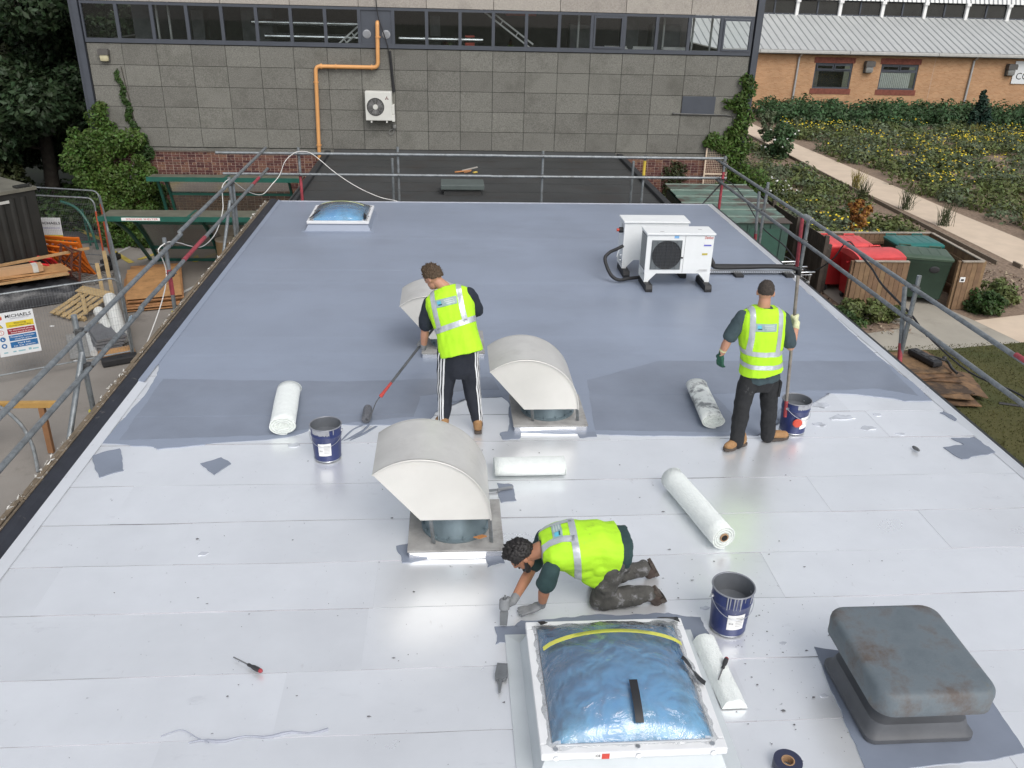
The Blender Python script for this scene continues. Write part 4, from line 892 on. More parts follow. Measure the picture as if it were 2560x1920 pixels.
def brush(top, tip, label, nrm=V((0, 0, 1)), w=.085):
    top = V(top); tip = V(tip); d = tip-top; L_ = d.length; d.normalize(); s_ = d.cross(nrm).normalized(); u = s_.cross(d); t = thing('paint_brush', label, 'brush', top)
    Mx = Matrix((s_, d, u)).transposed()
    def taper(f0, f1, w0, w1, h0, h1):
        q = MB(); P = []
        for f, ww, hh in ((f0, w0, h0), (f1, w1, h1)):
            for sx, sz in ((-1, -1), (1, -1), (1, 1), (-1, 1)): P.append(d*L_*f+s_*ww*sx+u*hh*sz)
        q.raw(P, [(3, 2, 1, 0), (4, 5, 6, 7)]+[(i, (i+1) % 4, 4+(i+1) % 4, 4+i) for i in range(4)]); return q
    GB = mat('coated_brush_grey', (.13, .14, .15), .5, 0, .2, 12)
    taper(0, .42, w*.42, w*.5, .012, .015).build('bristles', GB, t); taper(.40, .55, w*.5, w*.42, .015, .013).build('ferrule', GB, t); taper(.54, 1, .014, .007, .01, .007).build('handle', GB, t)
brush((.335, 4.40, .03), (.30, 4.15, .03), 'grey coated paint brush lying on its own left of the blue skylight')
q = MB(); q.lathe([(.04, 0), (.085, 0), (.085, .05), (.04, .05), (.04, 0)], (0, 0, 0), 36); tr_ = thing('tape_roll', 'dark blue roll of tape by the near edge of white roof', 'tape', (1.99, 3.50, .018)); q.build('tape', mat('navy_tape', (.03, .035, .07), .35), tr_, smooth=True)
q = MB(); q.lathe([(.033, .002), (.0395, .002), (.0395, .052), (.033, .052), (.033, .002)], (0, 0, 0), 36); q.build('core', mat('cardboard', (.36, .22, .12), .8), tr_, smooth=True)
q = MB(); q.ell((4.72, 7.25, .032), (.02, .05, .018), Matrix.Rotation(R(15), 3, 'Z')); q.bev((4.725, 7.215, .035), (.022, .04, .02), .006); tag(q.build('rubber_offcut', mat('offcut_grey', (.10, .105, .11), .6), smooth=True), 'small dark stub lying alone on the white roof near its right edge', 'offcut')
q = MB(); q.beam((.42, 6.60, .03), (.56, 6.64, .03), .03, .012); q.prism([(.3, 6.56), (.44, 6.58), (.44, 6.63), (.32, 6.61)], .006, (0, 0, .02)); tag(q.build('scraper', mat('steel_scraper', (.35, .36, .38), .3, .8)), 'steel scraper lying between near cowl plinth and fleece roll', 'scraper')
q = MB(); q.prism([(-.05, 0), (.02, .03), (.06, .01), (.0, -.02)], .01, (.22, 5.66, .176)); tag(q.build('leaf', mat('brown_leaf', (.38, .17, .06), .7)), 'orange brown leaf lying on the near cowl plinth', 'leaf')
# ================================================================ scaffold guard rails
def coupler(t, p, d=(0, 1, 0)):
    q = MB(); q.bev(p, (.075, .085, .085), .015); x, y, dd = basis(d); q.cyl(V(p)-x*.07, V(p)+x*.07, .012, n=6); q.build('coupler', mat('coupler_steel', (.10, .10, .10), .55, .6, .3, 20), t)
SLV = mat('yellow_foam_sleeve', (.60, .53, .05), .7, 0, .08, 6)
TR = .029
def std(t, p0, p1, red=None, name='standard'):
    q = MB(); q.cyl(p0, p1, TR, n=12); q.build(name, GALV, t, smooth=True)
    if red:
        a, e = V(p0).lerp(V(p1), red[0]), V(p0).lerp(V(p1), red[1]); q = MB(); q.cyl(a, e, TR+.002, n=12); q.build('red_band', REDP, t, smooth=True)
sL = thing('scaffold_guard_rail', 'galvanised tube guard rail along the dark left roof edge above the yard', 'scaffold', (-3.9, 11, G))
O = V((-3.9, 11, G))
def T(p): return tuple(V(p)-O)
xl = -3.89
for nm, (a, e) in (('guard_rail', ((xl, 3.6, .68), (xl, 12.35, .815))), ('guard_rail', ((xl, 12.3, .86), (xl, 18.75, .93))), ('mid_rail', ((xl, 3.6, .27), (xl, 10.4, .385))), ('mid_rail', ((xl, 10.35, .41), (xl, 18.75, .50)))):
    q = MB(); q.cyl(T(a), T(e), TR, n=14); q.build(nm, GALV, sL, smooth=True)
for a, e in (((xl, 12.3, .436), (xl, 13.5, .448)), ((xl, 17.2, .489), (xl, 17.8, .495))): q = MB(); q.cyl(T(a), T(e), TR+.003, n=14); q.build('red_band', REDP, sL, smooth=True)
for y, zt, red in ((8.66, .96, None), (11.78, .92, (.80, .89)), (15.65, .95, None)):
    std(sL, T((xl-.055, y, G)), T((xl-.055, y, zt)), red)
    q = MB(); q.lathe([(TR+.002, 0), (.052, 0), (.052, .9), (TR+.002, .9)], T((xl-.055, y, -1.06)), 16); q.build('foam_sleeve', SLV, sL, smooth=True)
    for dz in (.76+(y-8)*.012, .36+(y-8)*.012): coupler(sL, T((xl-.028, y, dz)))
for a, e in (((xl-.03, 8.62, .55), (xl-.25, 5.6, -3.2)), ((xl-.06, 15.55, .55), (xl-.3, 12.4, -3.2)), ((xl-.02, 15.75, .9), (xl-.1, 15.9, -3.2))): std(sL, T(a), T(e), None, 'brace')
q = MB(); q.prism([(-.06, -.05), (.05, -.06), (.07, .05), (-.05, .07)], .002, T((xl, 9.95, .40)), (0, 1, 0), (.3, 0, 1)); q.build('paper_tag', mat('pale_blue_tag', (.45, .55, .6), .7), sL)
sB = thing('scaffold_guard_rail', 'galvanised tube guard rail crossing behind the far edge of painted roof', 'scaffold', (1, 18.4, LZ))
O2 = V((1, 18.4, LZ))
def T2(p): return tuple(V(p)-O2)
for nm, a, e in (('guard_rail', (-4.85, 18.4, .885), (1.2, 18.4, .895)), ('guard_rail', (1.1, 18.4, .89), (6.0, 18.4, .89)), ('mid_rail', (-4.75, 18.4, .455), (.9, 18.4, .46)), ('mid_rail', (.85, 18.4, .455), (6.05, 18.4, .47))):
    q = MB(); q.cyl(T2(a), T2(e), TR, n=12); q.build(nm, GALV, sB, smooth=True)
for x, zt, red in ((-3.16, 1.0, (.1, .62)), (-1.09, 1.04, None), (2.0, .99, None), (4.22, .93, (.66, .92))):
    std(sB, T2((x, 18.46, LZ)), T2((x, 18.46, zt)), None)
    if red:
        m_ = mat('yellow_band', (.55, .40, .05), .6) if x > 0 else REDP
        q = MB(); q.cyl(T2((x, 18.46, LZ+(zt-LZ)*red[0])), T2((x, 18.46, LZ+(zt-LZ)*red[1])), TR+.003, n=12); q.build('colour_band', m_, sB, smooth=True)
    for dz in (.89, .46): coupler(sB, T2((x, 18.43, dz)), (1, 0, 0))
for x in (-1.24, 4.07): std(sB, T2((x, 18.9, LZ)), T2((x, 18.9, .72)), None)
q = MB(); q.cyl(T2((-3.16, 18.5, .2)), T2((-4.2, 20.6, LZ-.6)), TR, n=10); q.build('brace', GALV, sB, smooth=True)
sR = thing('scaffold_guard_rail', 'galvanised tube guard rail along the right roof edge above the bin store', 'scaffold', (5.9, 11, G))
O3 = V((5.9, 11, G))
def T3(p): return tuple(V(p)-O3)
xr = 5.87
for nm, a, e in (('guard_rail', (xr, 18.75, .82), (xr, 13.3, .825)), ('guard_rail', (xr, 13.4, .845), (xr, 3.5, .82)), ('mid_rail', (xr, 18.7, .42), (xr, 13.6, .425)), ('mid_rail', (xr, 13.7, .44), (xr, 3.5, .42))):
    q = MB(); q.cyl(T3(a), T3(e), TR, n=14); q.build(nm, GALV, sR, smooth=True)
for y, zt, red in ((18.25, .97, (.72, .92)), (15.55, .98, None), (13.5, .86, None), (9.93, 1.0, None)):
    std(sR, T3((xr+.05, y, G)), T3((xr+.05, y, zt)), red)
    for dz in (.83, .43): coupler(sR, T3((xr+.028, y, dz)))
for a, e, red in (((xr+.02, 15.86, .74), (xr+.06, 15.3, -3.2), (.2, .35)), ((xr+.03, 13.72, .80), (xr+.04, 13.2, -3.2), (.0, .3)), ((xr+.02, 10.15, .78), (xr+.1, 9.1, -3.2), (.18, .5))): std(sR, T3(a), T3(e), red, 'brace')
q = MB(); q.cyl(T3((xr, 7.75, .845)), T3((xr, 5.8, .84)), TR+.002, n=12); q.build('red_band', REDP, sR, smooth=True)
q = MB(); q.cyl(T3((xr, 13.25, .84)), T3((xr, 13.55, .84)), TR+.018, n=12); q.build('sleeve_coupler', mat('coupler_steel_pale', (.30, .32, .32), .5, .5), sR, smooth=True)
q = MB(); q.cyl(T3((5.9, 18.2, .42)), T3((5.2, 18.0, -.35)), .016, n=8); q.build('tie_rod', BLACK, sR)
# cables on the scaffold
WC = mat('white_cable', (.72, .71, .68), .5)
P = [(-1.0, 18.2, -.2), (-1.12, 18.3, -.08), (-1.49, 18.33, .0), (-1.94, 18.34, .2), (-2.4, 18.35, .5), (-2.85, 18.36, .88), (-3.1, 18.38, .935), (-3.27, 18.36, .88), (-3.44, 18.33, .72), (-3.56, 18.3, .46), (-3.70, 18.1, .3), (-3.82, 17.6, .2), (-3.92, 16.8, .45), (-3.95, 15.9, .84), (-3.95, 15.6, .92), (-3.96, 15.2, .89), (-3.97, 15.16, .69), (-3.97, 15.06, .49), (-3.97, 14.55, .28), (-3.96, 13.96, .25), (-3.95, 13.39, .32), (-3.94, 12.84, .5), (-3.93, 12.34, .69), (-3.92, 11.85, .84), (-3.99, 11.62, .80), (-4.0, 11.75, .63), (-3.99, 11.8, .44), (-3.97, 11.63, .29), (-3.96, 11.32, .13), (-3.95, 10.8, -.05), (-3.93, 10.23, -.19), (-3.9, 9.65, -.29), (-3.9, 9.0, -.38), (-4.0, 8.0, -.6), (-4.6, 7.4, -.9), (-5.4, 7.2, -1.2)]
q = MB(); q.tube(smoothpath(P, 5), .0075, 6); tag(q.build('white_cable', WC, smooth=True), 'white cable draped along the left and far guard rails', 'cable')
P = [(5.9, 18.4, .46), (5.92, 17.6, .52), (5.92, 16.8, .43), (5.95, 15.6, .12), (5.95, 14.4, .1), (5.95, 13.3, -.01), (5.95, 12.5, .40), (5.9, 11.98, .86), (5.92, 11.6, .8), (5.95, 11.2, .70), (5.95, 10.81, .58), (5.95, 9.97, .47), (5.95, 9.5, .36), (5.95, 8.53, .30), (5.93, 7.59, .46), (5.92, 6.9, .43)]
q = MB(); q.tube(smoothpath(P, 5), .011, 6); q.tube([V(p)+V((.02, .03, -.03)) for p in smoothpath(P[7:13], 5)], .008, 6); tag(q.build('black_cable', BLACK, smooth=True), 'black cable tied along the right guard rail', 'cable')
# ================================================================ LEFT YARD
GREEN = mat('green_shelter_steel', (.012, .095, .070), .45, 0, .15, 4); CAN = mat('mossy_canopy', (.115, .115, .085), .7, 0, .25, 3)
SHG = glassy('scratched_polycarbonate', (.70, .68, .62), .25, .8, .22, (.30, .27, .21))
def shelter(name, x0, x1, yf, zc, dep, foot, label, sign=False):
    t = thing(name, label, 'shelter', ((x0+x1)/2, yf, G), 0, 'green framed smoking shelters'); O_ = V(((x0+x1)/2, yf, G)); hh = zc-G; xa, xb = x0-O_.x, x1-O_.x
    q = MB(); q.raw([(xa, 0, hh), (xb, 0, hh), (xb, dep, hh-.02), (xa, dep, hh-.02), (xa, 0, hh-.012), (xb, 0, hh-.012), (xb, dep, hh-.032), (xa, dep, hh-.032)], [(0, 1, 2, 3), (7, 6, 5, 4), (0, 4, 5, 1), (1, 5, 6, 2), (2, 6, 7, 3), (3, 7, 4, 0)]); q.build('canopy', CAN, t)
    q = MB(); q.b(xa-.02, xb+.02, -.035, -.001, hh-.11, hh+.012); q.build('fascia', GREEN, t)
    n_ = max(2, int((xb-xa)/1.8)+1)
    xs = [xa+.42+(xb-xa-.84)*i/(n_-1) for i in range(n_)]
    prof = [(.06, hh-.06), (foot*.28, hh-.18), (foot*.52, hh*.74), (foot*.72, hh*.5), (foot*.88, hh*.25), (foot, 0)]
    for x in xs:
        pp = smoothpath([(x, y, z) for y, z in prof], 4); q = MB()
        for a, e in zip(pp[:-1], pp[1:]): q.beam(a, e+(e-a).normalized()*.02, .06, .1, (0, 1, .6))
        q.build('curved_frame', GREEN, t)
    q = MB(); pp = smoothpath([(xa+.26, .05, hh-.06), (xa+.22, foot*.5, hh*.62), (xa+.17, foot*1.05, 0)], 4)
    for a, e in zip(pp[:-1], pp[1:]): q.beam(a, e+(e-a).normalized()*.02, .07, .08, (0, 1, .6))
    q.build('end_post', GREEN, t)
    for f in (.52, .88): 
        y, z = foot*f, hh*(.74 if f == .52 else .25); q = MB(); q.b(xs[0], xs[-1], y-.02, y+.02, z-.035, z+.035); q.build('rail', GREEN, t)
    q = MB(); q.b(xs[0], xs[-1], foot-.03, foot+.03, .0, .07); q.build('base_rail', GREEN, t)
    for i in range(len(xs)-1):
        pp = smoothpath([(0, y+.03, z) for y, z in prof], 3); q = MB()
        for a, e in zip(pp[:-1], pp[1:]): q.q((xs[i]+.03, a.y, a.z), (xs[i+1]-.03, a.y, a.z), (xs[i+1]-.03, e.y, e.z), (xs[i]+.03, e.y, e.z))
        q.build('clear_panel', SHG, t, smooth=True)
    q = MB(); q.beam(((xa+xb)/2, 0, hh+.008), ((xa+xb)/2, dep, hh-.012), .06, .012); q.build('canopy_joint', GREEN, t)
    if sign:
        q = MB(); q.b(xa+.56, xa+1.5, -.042, -.0355, hh-.085, hh-.012); sg = q.build('sign', WHITE, t)
        text('SMOKING SHELTER', .06, 'lettering', mat('sign_red', (.5, .05, .04), .6), sg, (xa+1.06, -.0435, hh-.048), (R(90), 0, 0), .78)
    return t
shelter('smoking_shelter', -8.75, -4.4, 21.6, -1.30, .80, 2.5, 'green smoking shelter with a lettered white sign beside the left roof edge', True)
shelter('smoking_shelter', -8.50, -4.2, 24.75, -.97, .55, 1.0, 'plain green shelter against the red brick wall')
# container
ROT = math.atan2(-.79, -.62)
ct = thing('storage_container', 'dark steel storage container beside the orange barriers', 'container', (-10.45, 22.25, G), ROT)
DK = mat('dark_container_steel', (.016, .016, .014), .6, 0, .3, 2); CTOP = mat('dusty_container_roof', (.13, .125, .10), .8, 0, .25, 3)
q = MB(); q.b(0, 5.9, -2.3, 0, .12, 2.42); q.build('body', DK, ct)
q = MB(); q.b(-.04, 5.94, -2.34, .04, 2.42, 2.5); q.build('roof', CTOP, ct)
for i in range(20): q = MB(); q.prism([(0, 0), (.05, .03), (.1, .03), (.15, 0)], 2.1, (.25+i*.28, .0, .2), (1, 0, 0), (0, 1, 0)); q.build('corrugation', DK, ct)
for x in (.1, 2.2): q = MB(); q.tube([(x+.05*math.cos(a), -.02, 2.54+.05*math.sin(a)) for a in [2*math.pi*i/14 for i in range(14)]], .014, 6, True); q.build('lifting_eye', DK, ct)
q = MB(); q.bev((.25, -.12, 2.53), (.34, .2, .05), .01); q.build('hatch', DK, ct)
q = MB(); q.b(.7, 1.0, .04, .046, 2.2, 2.27); q.build('pale_label', mat('pale_mark', (.45, .45, .42), .7), ct)
# heras fence panels
WIRE = mat('fence_wire', (.22, .23, .24), .5, .6)
def heras(a, e, label, h=1.78, foot0=True, foot1=True, red=False):
    a = V((*a, G)); e = V((*e, G)); d = e-a; L_ = d.length; t = thing('mesh_fence_panel', label, 'fence', a, math.atan2(d.y, d.x), 'temporary mesh fence panels')
    z0 = .12
    path = [(0, 0, z0)]+[(0, 0, h-.18)]+[(.18-.18*math.cos(x), 0, h-.18+.18*math.sin(x)) for x in [R(15*i) for i in range(1, 7)]]+[(L_-.18+.18*math.sin(x), 0, h-.18+.18*math.cos(x)) for x in [R(15*i) for i in range(0, 7)]]+[(L_, 0, z0)]
    q = MB(); q.tube(path, .021, 8); q.cyl((0, 0, z0+.05), (L_, 0, z0+.05), .018, n=8); q.build('tube_frame', GALV, t, smooth=True)
    if red: q = MB(); q.cyl((L_, 0, .3), (L_, 0, h-.35), .0235, n=8); q.build('red_band', mat('orange_red_paint', (.42, .08, .035), .6), t)
    q = MB(); w = .0016
    n_ = int(L_/.05)
    for i in range(1, n_): x = L_*i/n_; q.raw([(x-w, 0, z0+.05), (x+w, 0, z0+.05), (x+w, 0, h-.01), (x-w, 0, h-.01), (x, w*1.6, z0+.05), (x, w*1.6, h-.01)], [(0, 1, 2, 3), (1, 4, 5, 2), (4, 0, 3, 5)])
    for i in range(1, 10): z = z0+(h-z0)*i/10; q.raw([(0, 0, z-w), (L_, 0, z-w), (L_, 0, z+w), (0, 0, z+w), (0, -w*1.6, z), (L_, -w*1.6, z)], [(0, 1, 2, 3), (3, 2, 5, 4), (4, 5, 1, 0)])
    q.build('wire_mesh', WIRE, t, fix=False)
    for ok, x in ((foot0, 0), (foot1, L_)):
        if ok: q = MB(); q.bev((x, 0, .07), (.22, .72, .14), .03); q.build('rubber_foot', BLACK, t)
    return t
hp = heras((-8.98, 15.83), (-6.76, 17.10), 'mesh fence panel carrying the white warning sign board', 1.80, False, False)
heras((-6.74, 17.15), (-8.1, 20.45), 'mesh fence panel seen edge on beside the plywood stack', 1.85, False, False)
heras((-8.14, 20.5), (-9.5, 23.8), 'mesh fence panel seen edge on beside the steel grid', 1.95, False, False, True)
heras((-12.9, 24.7), (-9.6, 24.0), 'mesh fence panel furthest behind the dark container', 2.0, False, True, True)
heras((-12.4, 23.65), (-9.42, 23.15), 'mesh fence panel just behind the orange barriers', 2.0, False, True, True)
q = MB(); q.bev((0, 0, .075), (.7, .24, .15), .03); q.b(-.05, .05, -.03, .03, .13, .16)
o = q.build('fence_foot', BLACK); o.location = (-6.93, 16.86, G); o.rotation_euler = (0, 0, R(28)); tag(o, 'black rubber fence foot on the yard at the panel corner', 'fence foot')
# warning sign boards
def signboard(loc, rz, w, h, label, tilt=0., full=True, grp=None):
    t = thing('warning_sign', label, 'sign', loc, rz, grp); t.rotation_euler = (tilt, 0, rz)
    q = MB(); q.b(-w/2, w/2, -.006, .0, 0, h); q.build('board', mat('sign_white', (.68, .70, .71), .5, 0, .04), t)
    SY = mat('sign_yellow', (.66, .52, .03), .5); SR = mat('sign_darkred', (.28, .02, .035), .5); SB = mat('sign_blue', (.02, .13, .33), .5); F = -.0085; rx = (R(90), 0, 0)
    def blk(x0, x1, z0, z1, m, nm): q = MB(); q.b(x0*w, x1*w, -.008, -.006, z0*h, z1*h); q.build(nm, m, t)
    text('MICHAELS', .1*h, 'lettering', INK, t, (.13*w if full else 0, F, .905*h if full else .84*h), rx, (.62 if full else .92)*w, bold=.0008)
    text('CONSTRUCTION LTD', .04*h, 'lettering', mat('grey_ink', (.28, .28, .32), .6) if full else mat('blue_ink', (.10, .10, .38), .6), t, (.15*w if full else 0, F, .845*h if full else .70*h), rx, (.45 if full else .85)*w)
    if full:
        for P, m in ((((-.46, .92), (-.36, .955), (-.26, .92), (-.36, .885)), SY), (((-.46, .92), (-.36, .885), (-.36, .82), (-.46, .855)), mat('sign_navy', (.03, .03, .16), .5)), (((-.26, .92), (-.36, .885), (-.36, .82), (-.26, .855)), mat('sign_red', (.5, .05, .04), .6))):
            q = MB(); q.prism([(x*w, z*h) for x, z in P], .002, (0, -.006, 0), (1, 0, 0), (0, 0, 1)); q.build('logo_face', m, t)
        rows = ((.645, .775, SY, ('Warning', 'Construction Site'), INK), (.49, .62, SR, ('No unauthorised persons', 'allowed beyond this point'), WHITE), (.335, .465, SB, ('Protective footwear', 'must be worn'), WHITE), (.175, .31, SB, ('Hard hat', 'to be worn'), WHITE))
        for i, (z0, z1, m, tx, tm) in enumerate(rows):
            blk(-.2, .46, z0, z1, m, 'panel')
            big = (i in (0, 3))
            text(tx[0], .05*h, 'lettering', tm, t, (.13*w, F-.001, (z0+(z1-z0)*.70)*h), rx, (.30 if big else .58)*w); text(tx[1], .045*h, 'lettering', tm, t, (.13*w, F-.001, (z0+(z1-z0)*.28)*h), rx, (.52 if i != 2 else .4)*w)
            cx, cz = -.35*w, (z0+z1)/2*h; r_ = .055*h
            if i == 0:
                q = MB(); q.prism([(-r_*1.15, -r_*.9), (r_*1.15, -r_*.9), (0, r_*1.15)], .0015, (cx, -.006, cz), (1, 0, 0), (0, 0, 1)); q.build('triangle_border', INK, t)
                q = MB(); q.prism([(-r_*.85, -r_*.72), (r_*.85, -r_*.72), (0, r_*.8)], .003, (cx, -.006, cz), (1, 0, 0), (0, 0, 1)); q.build('triangle', SY, t)
                q = MB(); q.b(cx-.005, cx+.005, -.0105, -.009, cz-r_*.2, cz+r_*.5); q.b(cx-.005, cx+.005, -.0105, -.009, cz-r_*.5, cz-r_*.33); q.build('exclamation', INK, t)
            else:
                pts = [(r_*math.cos(2*math.pi*j/24), r_*math.sin(2*math.pi*j/24)) for j in range(24)]
                q = MB(); q.prism(pts, .0015, (cx, -.006, cz), (1, 0, 0), (0, 0, 1)); q.build('roundel', SB if i > 1 else mat('sign_red', (.5, .05, .04), .6), t)
                if i == 1:
                    q = MB(); q.prism([(x*.8, y*.8) for x, y in pts], .003, (cx, -.006, cz), (1, 0, 0), (0, 0, 1)); q.build('roundel_centre', WHITE, t)
                    q = MB(); q.beam((cx-.02, -.0095, cz+.02), (cx+.02, -.0095, cz-.02), .002, .008, (0, 1, 0)); q.build('roundel_bar', mat('sign_red', (.5, .05, .04), .6), t)
                    q = MB(); q.beam((cx, -.0095, cz+.012), (cx, -.0095, cz-.02), .002, .012, (0, 1, 0)); q.ell((cx, -.0095, cz+.02), (.006, .001, .006)); q.build('pictogram', INK, t)
                elif i == 2: q = MB(); q.prism([(-.014, -.018), (.02, -.018), (.02, -.006), (.0, -.002), (-.002, .02), (-.014, .02)], .003, (cx, -.006, cz), (1, 0, 0), (0, 0, 1)); q.build('pictogram', WHITE, t)
                else: q = MB(); q.prism([(-.028, -.004), (.028, -.004), (.02, .008), (.016, .022), (-.016, .022), (-.02, .008)], .003, (cx, -.006, cz), (1, 0, 0), (0, 0, 1)); q.prism([(-.014, -.022), (.014, -.022), (.016, -.006), (-.016, -.006)], .003, (cx, -.006, cz), (1, 0, 0), (0, 0, 1)); q.build('pictogram', WHITE, t)
        q = MB()
        for j, (x0, x1) in enumerate(((-.4, -.3), (-.18, -.1), (-.05, .12), (.2, .27), (.3, .44))): q.b(x0*w, x1*w, -.0075, -.006, .07*h, (.1 if j != 3 else .12)*h)
        q.build('footer_print', mat('pale_teal_ink', (.25, .45, .5), .6), t)
    else:
        blk(-.5, .5, .32, .5, SY, 'panel'); blk(-.5, .5, .0, .22, SR, 'panel'); text('Warning', .07*h, 'lettering', INK, t, (0, F-.001, .44*h), rx, .28*w); text('Construction Site', .05*h, 'lettering', INK, t, (0, F-.001, .37*h), rx, .45*w)
    return t
dirp = V((2.22, 1.27, 0)).normalized()
c_ = V((-8.98, 15.83, 0))+dirp*.56
signboard((c_.x+.02, c_.y-.035, G+.55), math.atan2(dirp.y, dirp.x), .72, .88, 'white site board with warning, red and blue notices on the mesh fence', R(-2))
signboard((-10.98, 23.75, G+.35), R(-1), .62, .95, 'half hidden site board standing behind the orange barriers', R(-4), False)
# plastic barriers leaning in a fan
ORA = mat('orange_plastic', (.62, .15, .015), .45, 0, .1, 4); REDB = mat('red_plastic_barrier', (.62, .03, .035), .4, 0, .1, 4)
def barrier(loc, rz, tilt, m, label):
    t = thing('plastic_barrier', label, 'barrier', loc, rz, 'plastic pedestrian barriers leaning in a fan'); t.rotation_euler = (tilt, 0, rz); Lb, Hb = 1.5, .95
    for x in (-Lb/2+.05, Lb/2-.05): q = MB(); q.bev((x, 0, Hb/2), (.10, .055, Hb), .02); q.build('side_post', m, t)
    for z in (.1, Hb-.06): q = MB(); q.bev((0, 0, z), (Lb-.12, .05, .10), .02); q.build('rail', m, t)
    for i in range(7): q = MB(); q.bev((-Lb/2+.22+i*.176, 0, Hb/2), (.065, .03, Hb-.24), .01); q.build('slat', m, t)
    for x in (-.45, .45): q = MB(); q.bev((x, 0, .02), (.09, .35, .04), .01); q.build('foot', m, t)
for i in range(4): barrier((-10.66+.17*i, 23.45-.17*i, G+.02), R(-12-4*i), R(12+9*i), ORA, 'orange plastic barrier leaning among the fan beside the dark container')
for i in range(2): barrier((-10.62+.12*i, 22.62-.2*i, G+.02), R(-24-5*i), R(38+7*i), REDB, 'red plastic barrier leaning in front of the orange ones')
RUST = mat('rusty_steel', (.10, .035, .022), .8, 0, .35, 14)
for i, (x, y, rz) in enumerate(((-10.05, 21.85, -.9), (-9.88, 21.75, -.7))):
    t = thing('rusty_frame', 'rusty steel trestle frame propped beside the red barriers', 'frame', (x, y, G), rz, 'rusty trestle frames'); 
    for sx in (-.5, .5): q = MB(); q.beam((sx, 0, 0), (sx*.9, .25, 1.0), .04, .04); q.build('leg', RUST, t)
    for z in (.25, .6, .98): q = MB(); q.beam((-.5, .25*z, z), (.5, .25*z, z), .035, .035); q.build('crossbar', RUST, t)
    q = MB(); q.beam((-.48, .07, .25), (.46, .24, .95), .03, .03); q.build('diagonal', RUST, t)
gt = thing('steel_grid', 'pale steel grid lying on the yard by the barrier feet', 'grid', (-9.65, 22.45, G+.05), R(-18))
for i in range(7): q = MB(); q.b(-.55, .55, -.42+i*.14-.015, -.42+i*.14+.015, 0, .03); q.build('bar', mat('pale_steel', (.33, .32, .30), .5, .4), gt)
for i in range(4): q = MB(); q.b(-.5+i*.33-.015, -.5+i*.33+.015, -.45, .45, .031, .05); q.build('bar', mat('pale_steel', (.33, .32, .30), .5, .4), gt)
# black tarpaulin heap with boards and a box
TARP = mat('black_tarpaulin', (.018, .019, .022), .38, 0, .25, 3, .4, 10)
tp = MB(); n = 34; P = []
ux, uy = V((1.0, .62, 0)).normalized(), V((-.62, 1.0, 0)).normalized()
for j in range(n+1):
    for i in range(n+1):
        u, v = -1+2*i/n, -1+2*j/n; e = (1-abs(u)**4)*(1-abs(v)**3); c = V((-10.65, 20.75, G))+ux*u*1.45+uy*v*.75
        fold = .10*abs(noise.noise(V((u*5, v*5, 1))))+.06*noise.noise(V((u*11, v*8, 3))); c.z += max(.005, .62*e**.45*(.8+.2*noise.noise(V((u*2, v*2, 7))))+fold*(.4+.6*e)); c += ux*.05*noise.noise(V((u*6, v*6, 9)))
        P.append(c)
tp.raw(P, [(j*(n+1)+i, j*(n+1)+i+1, (j+1)*(n+1)+i+1, (j+1)*(n+1)+i) for j in range(n) for i in range(n)]); tag(tp.build('tarpaulin_heap', TARP, smooth=True, angle=50), 'crumpled black tarpaulin over a heap beside the dark container', 'tarpaulin')
def board(c, dims, rz, label, m=PLY, tx=0., ty=0., name='plywood_sheet', cat='board', group=None):
    q = MB(); q.bev((0, 0, 0), dims, .004); o = q.build(name, m); o.location = c; o.rotation_euler = (tx, ty, rz); return tag(o, label, cat, group)
RZ = math.atan2(.62, 1.0)
board((-10.7, 20.8, G+.66), (2.3, .95, .02), RZ, 'wide plywood sheet lying on the black tarpaulin', ty=R(2))
board((-10.45, 20.8, G+.69), (2.0, .6, .018), RZ+.15, 'narrow plywood offcut on top of the tarpaulin boards', ty=R(3))
board((-10.4, 20.4, G+.62), (2.2, .14, .04), RZ, 'long timber along the edge of the tarpaulin heap', WOOD, name='timber_length', cat='timber')
board((-10.35, 21.5, G+.86), (2.4, .08, .06), RZ+.05, 'timber batten resting across the rear of tarpaulin heap', WOOD, ty=R(-3), name='timber_length', cat='timber')
bx_ = thing('cardboard_box', 'long brown cardboard box taped with white, lying on the boards', 'box', (-10.7, 20.58, G+.71), RZ+.02)
q = MB(); q.bev((0, 0, .09), (1.5, .26, .17), .006); q.build('carton', mat('cardboard_box', (.42, .26, .14), .8, 0, .08), bx_); q = MB(); q.b(.52, .64, -.134, .134, .0, .178); q.build('packing_tape', mat('pale_tape', (.5, .5, .46), .5), bx_)
# wooden pallet propped, timbers
pt = thing('timber_pallet', 'broken pine pallet propped on the yard left of the mesh fence', 'pallet', (-8.80, 19.95, G+.1), R(62)); pt.rotation_euler = (R(14), R(0), R(-28))
PW = mat('pallet_timber', (.36, .26, .13), .8, 0, .2, 6, .2, 30)
for i in range(5): q = MB(); q.bev((-.42+i*.2, -.02*i, .12+.01*(i % 2)), (.12, 1.15, .022), .003); q.build('slat', PW, pt)
for y in (-.45, .0, .5): q = MB(); q.bev((0, y, .06), (1.05, .09, .09), .004); q.build('bearer', PW, pt)
q = MB(); q.bev((-.1, .47, .145), (1.0, .26, .025), .004); q.build('deck_board', PW, pt)
q = MB(); q.beam((-.25, .25, .16), (.55, -.4, .17), .09, .022); q.build('loose_slat', PW, pt)
for i, (x, y, h) in enumerate(((-8.35, 20.6, 1.25), (-8.55, 20.55, .95))):
    q = MB(); q.beam((0, 0, 0), (-.12, .25, h), .09, .05); o = q.build('timber_length', PW); o.location = (x, y, G); tag(o, 'upright timber leaning on the edge on fence panel', 'timber', 'upright timbers by the fence')
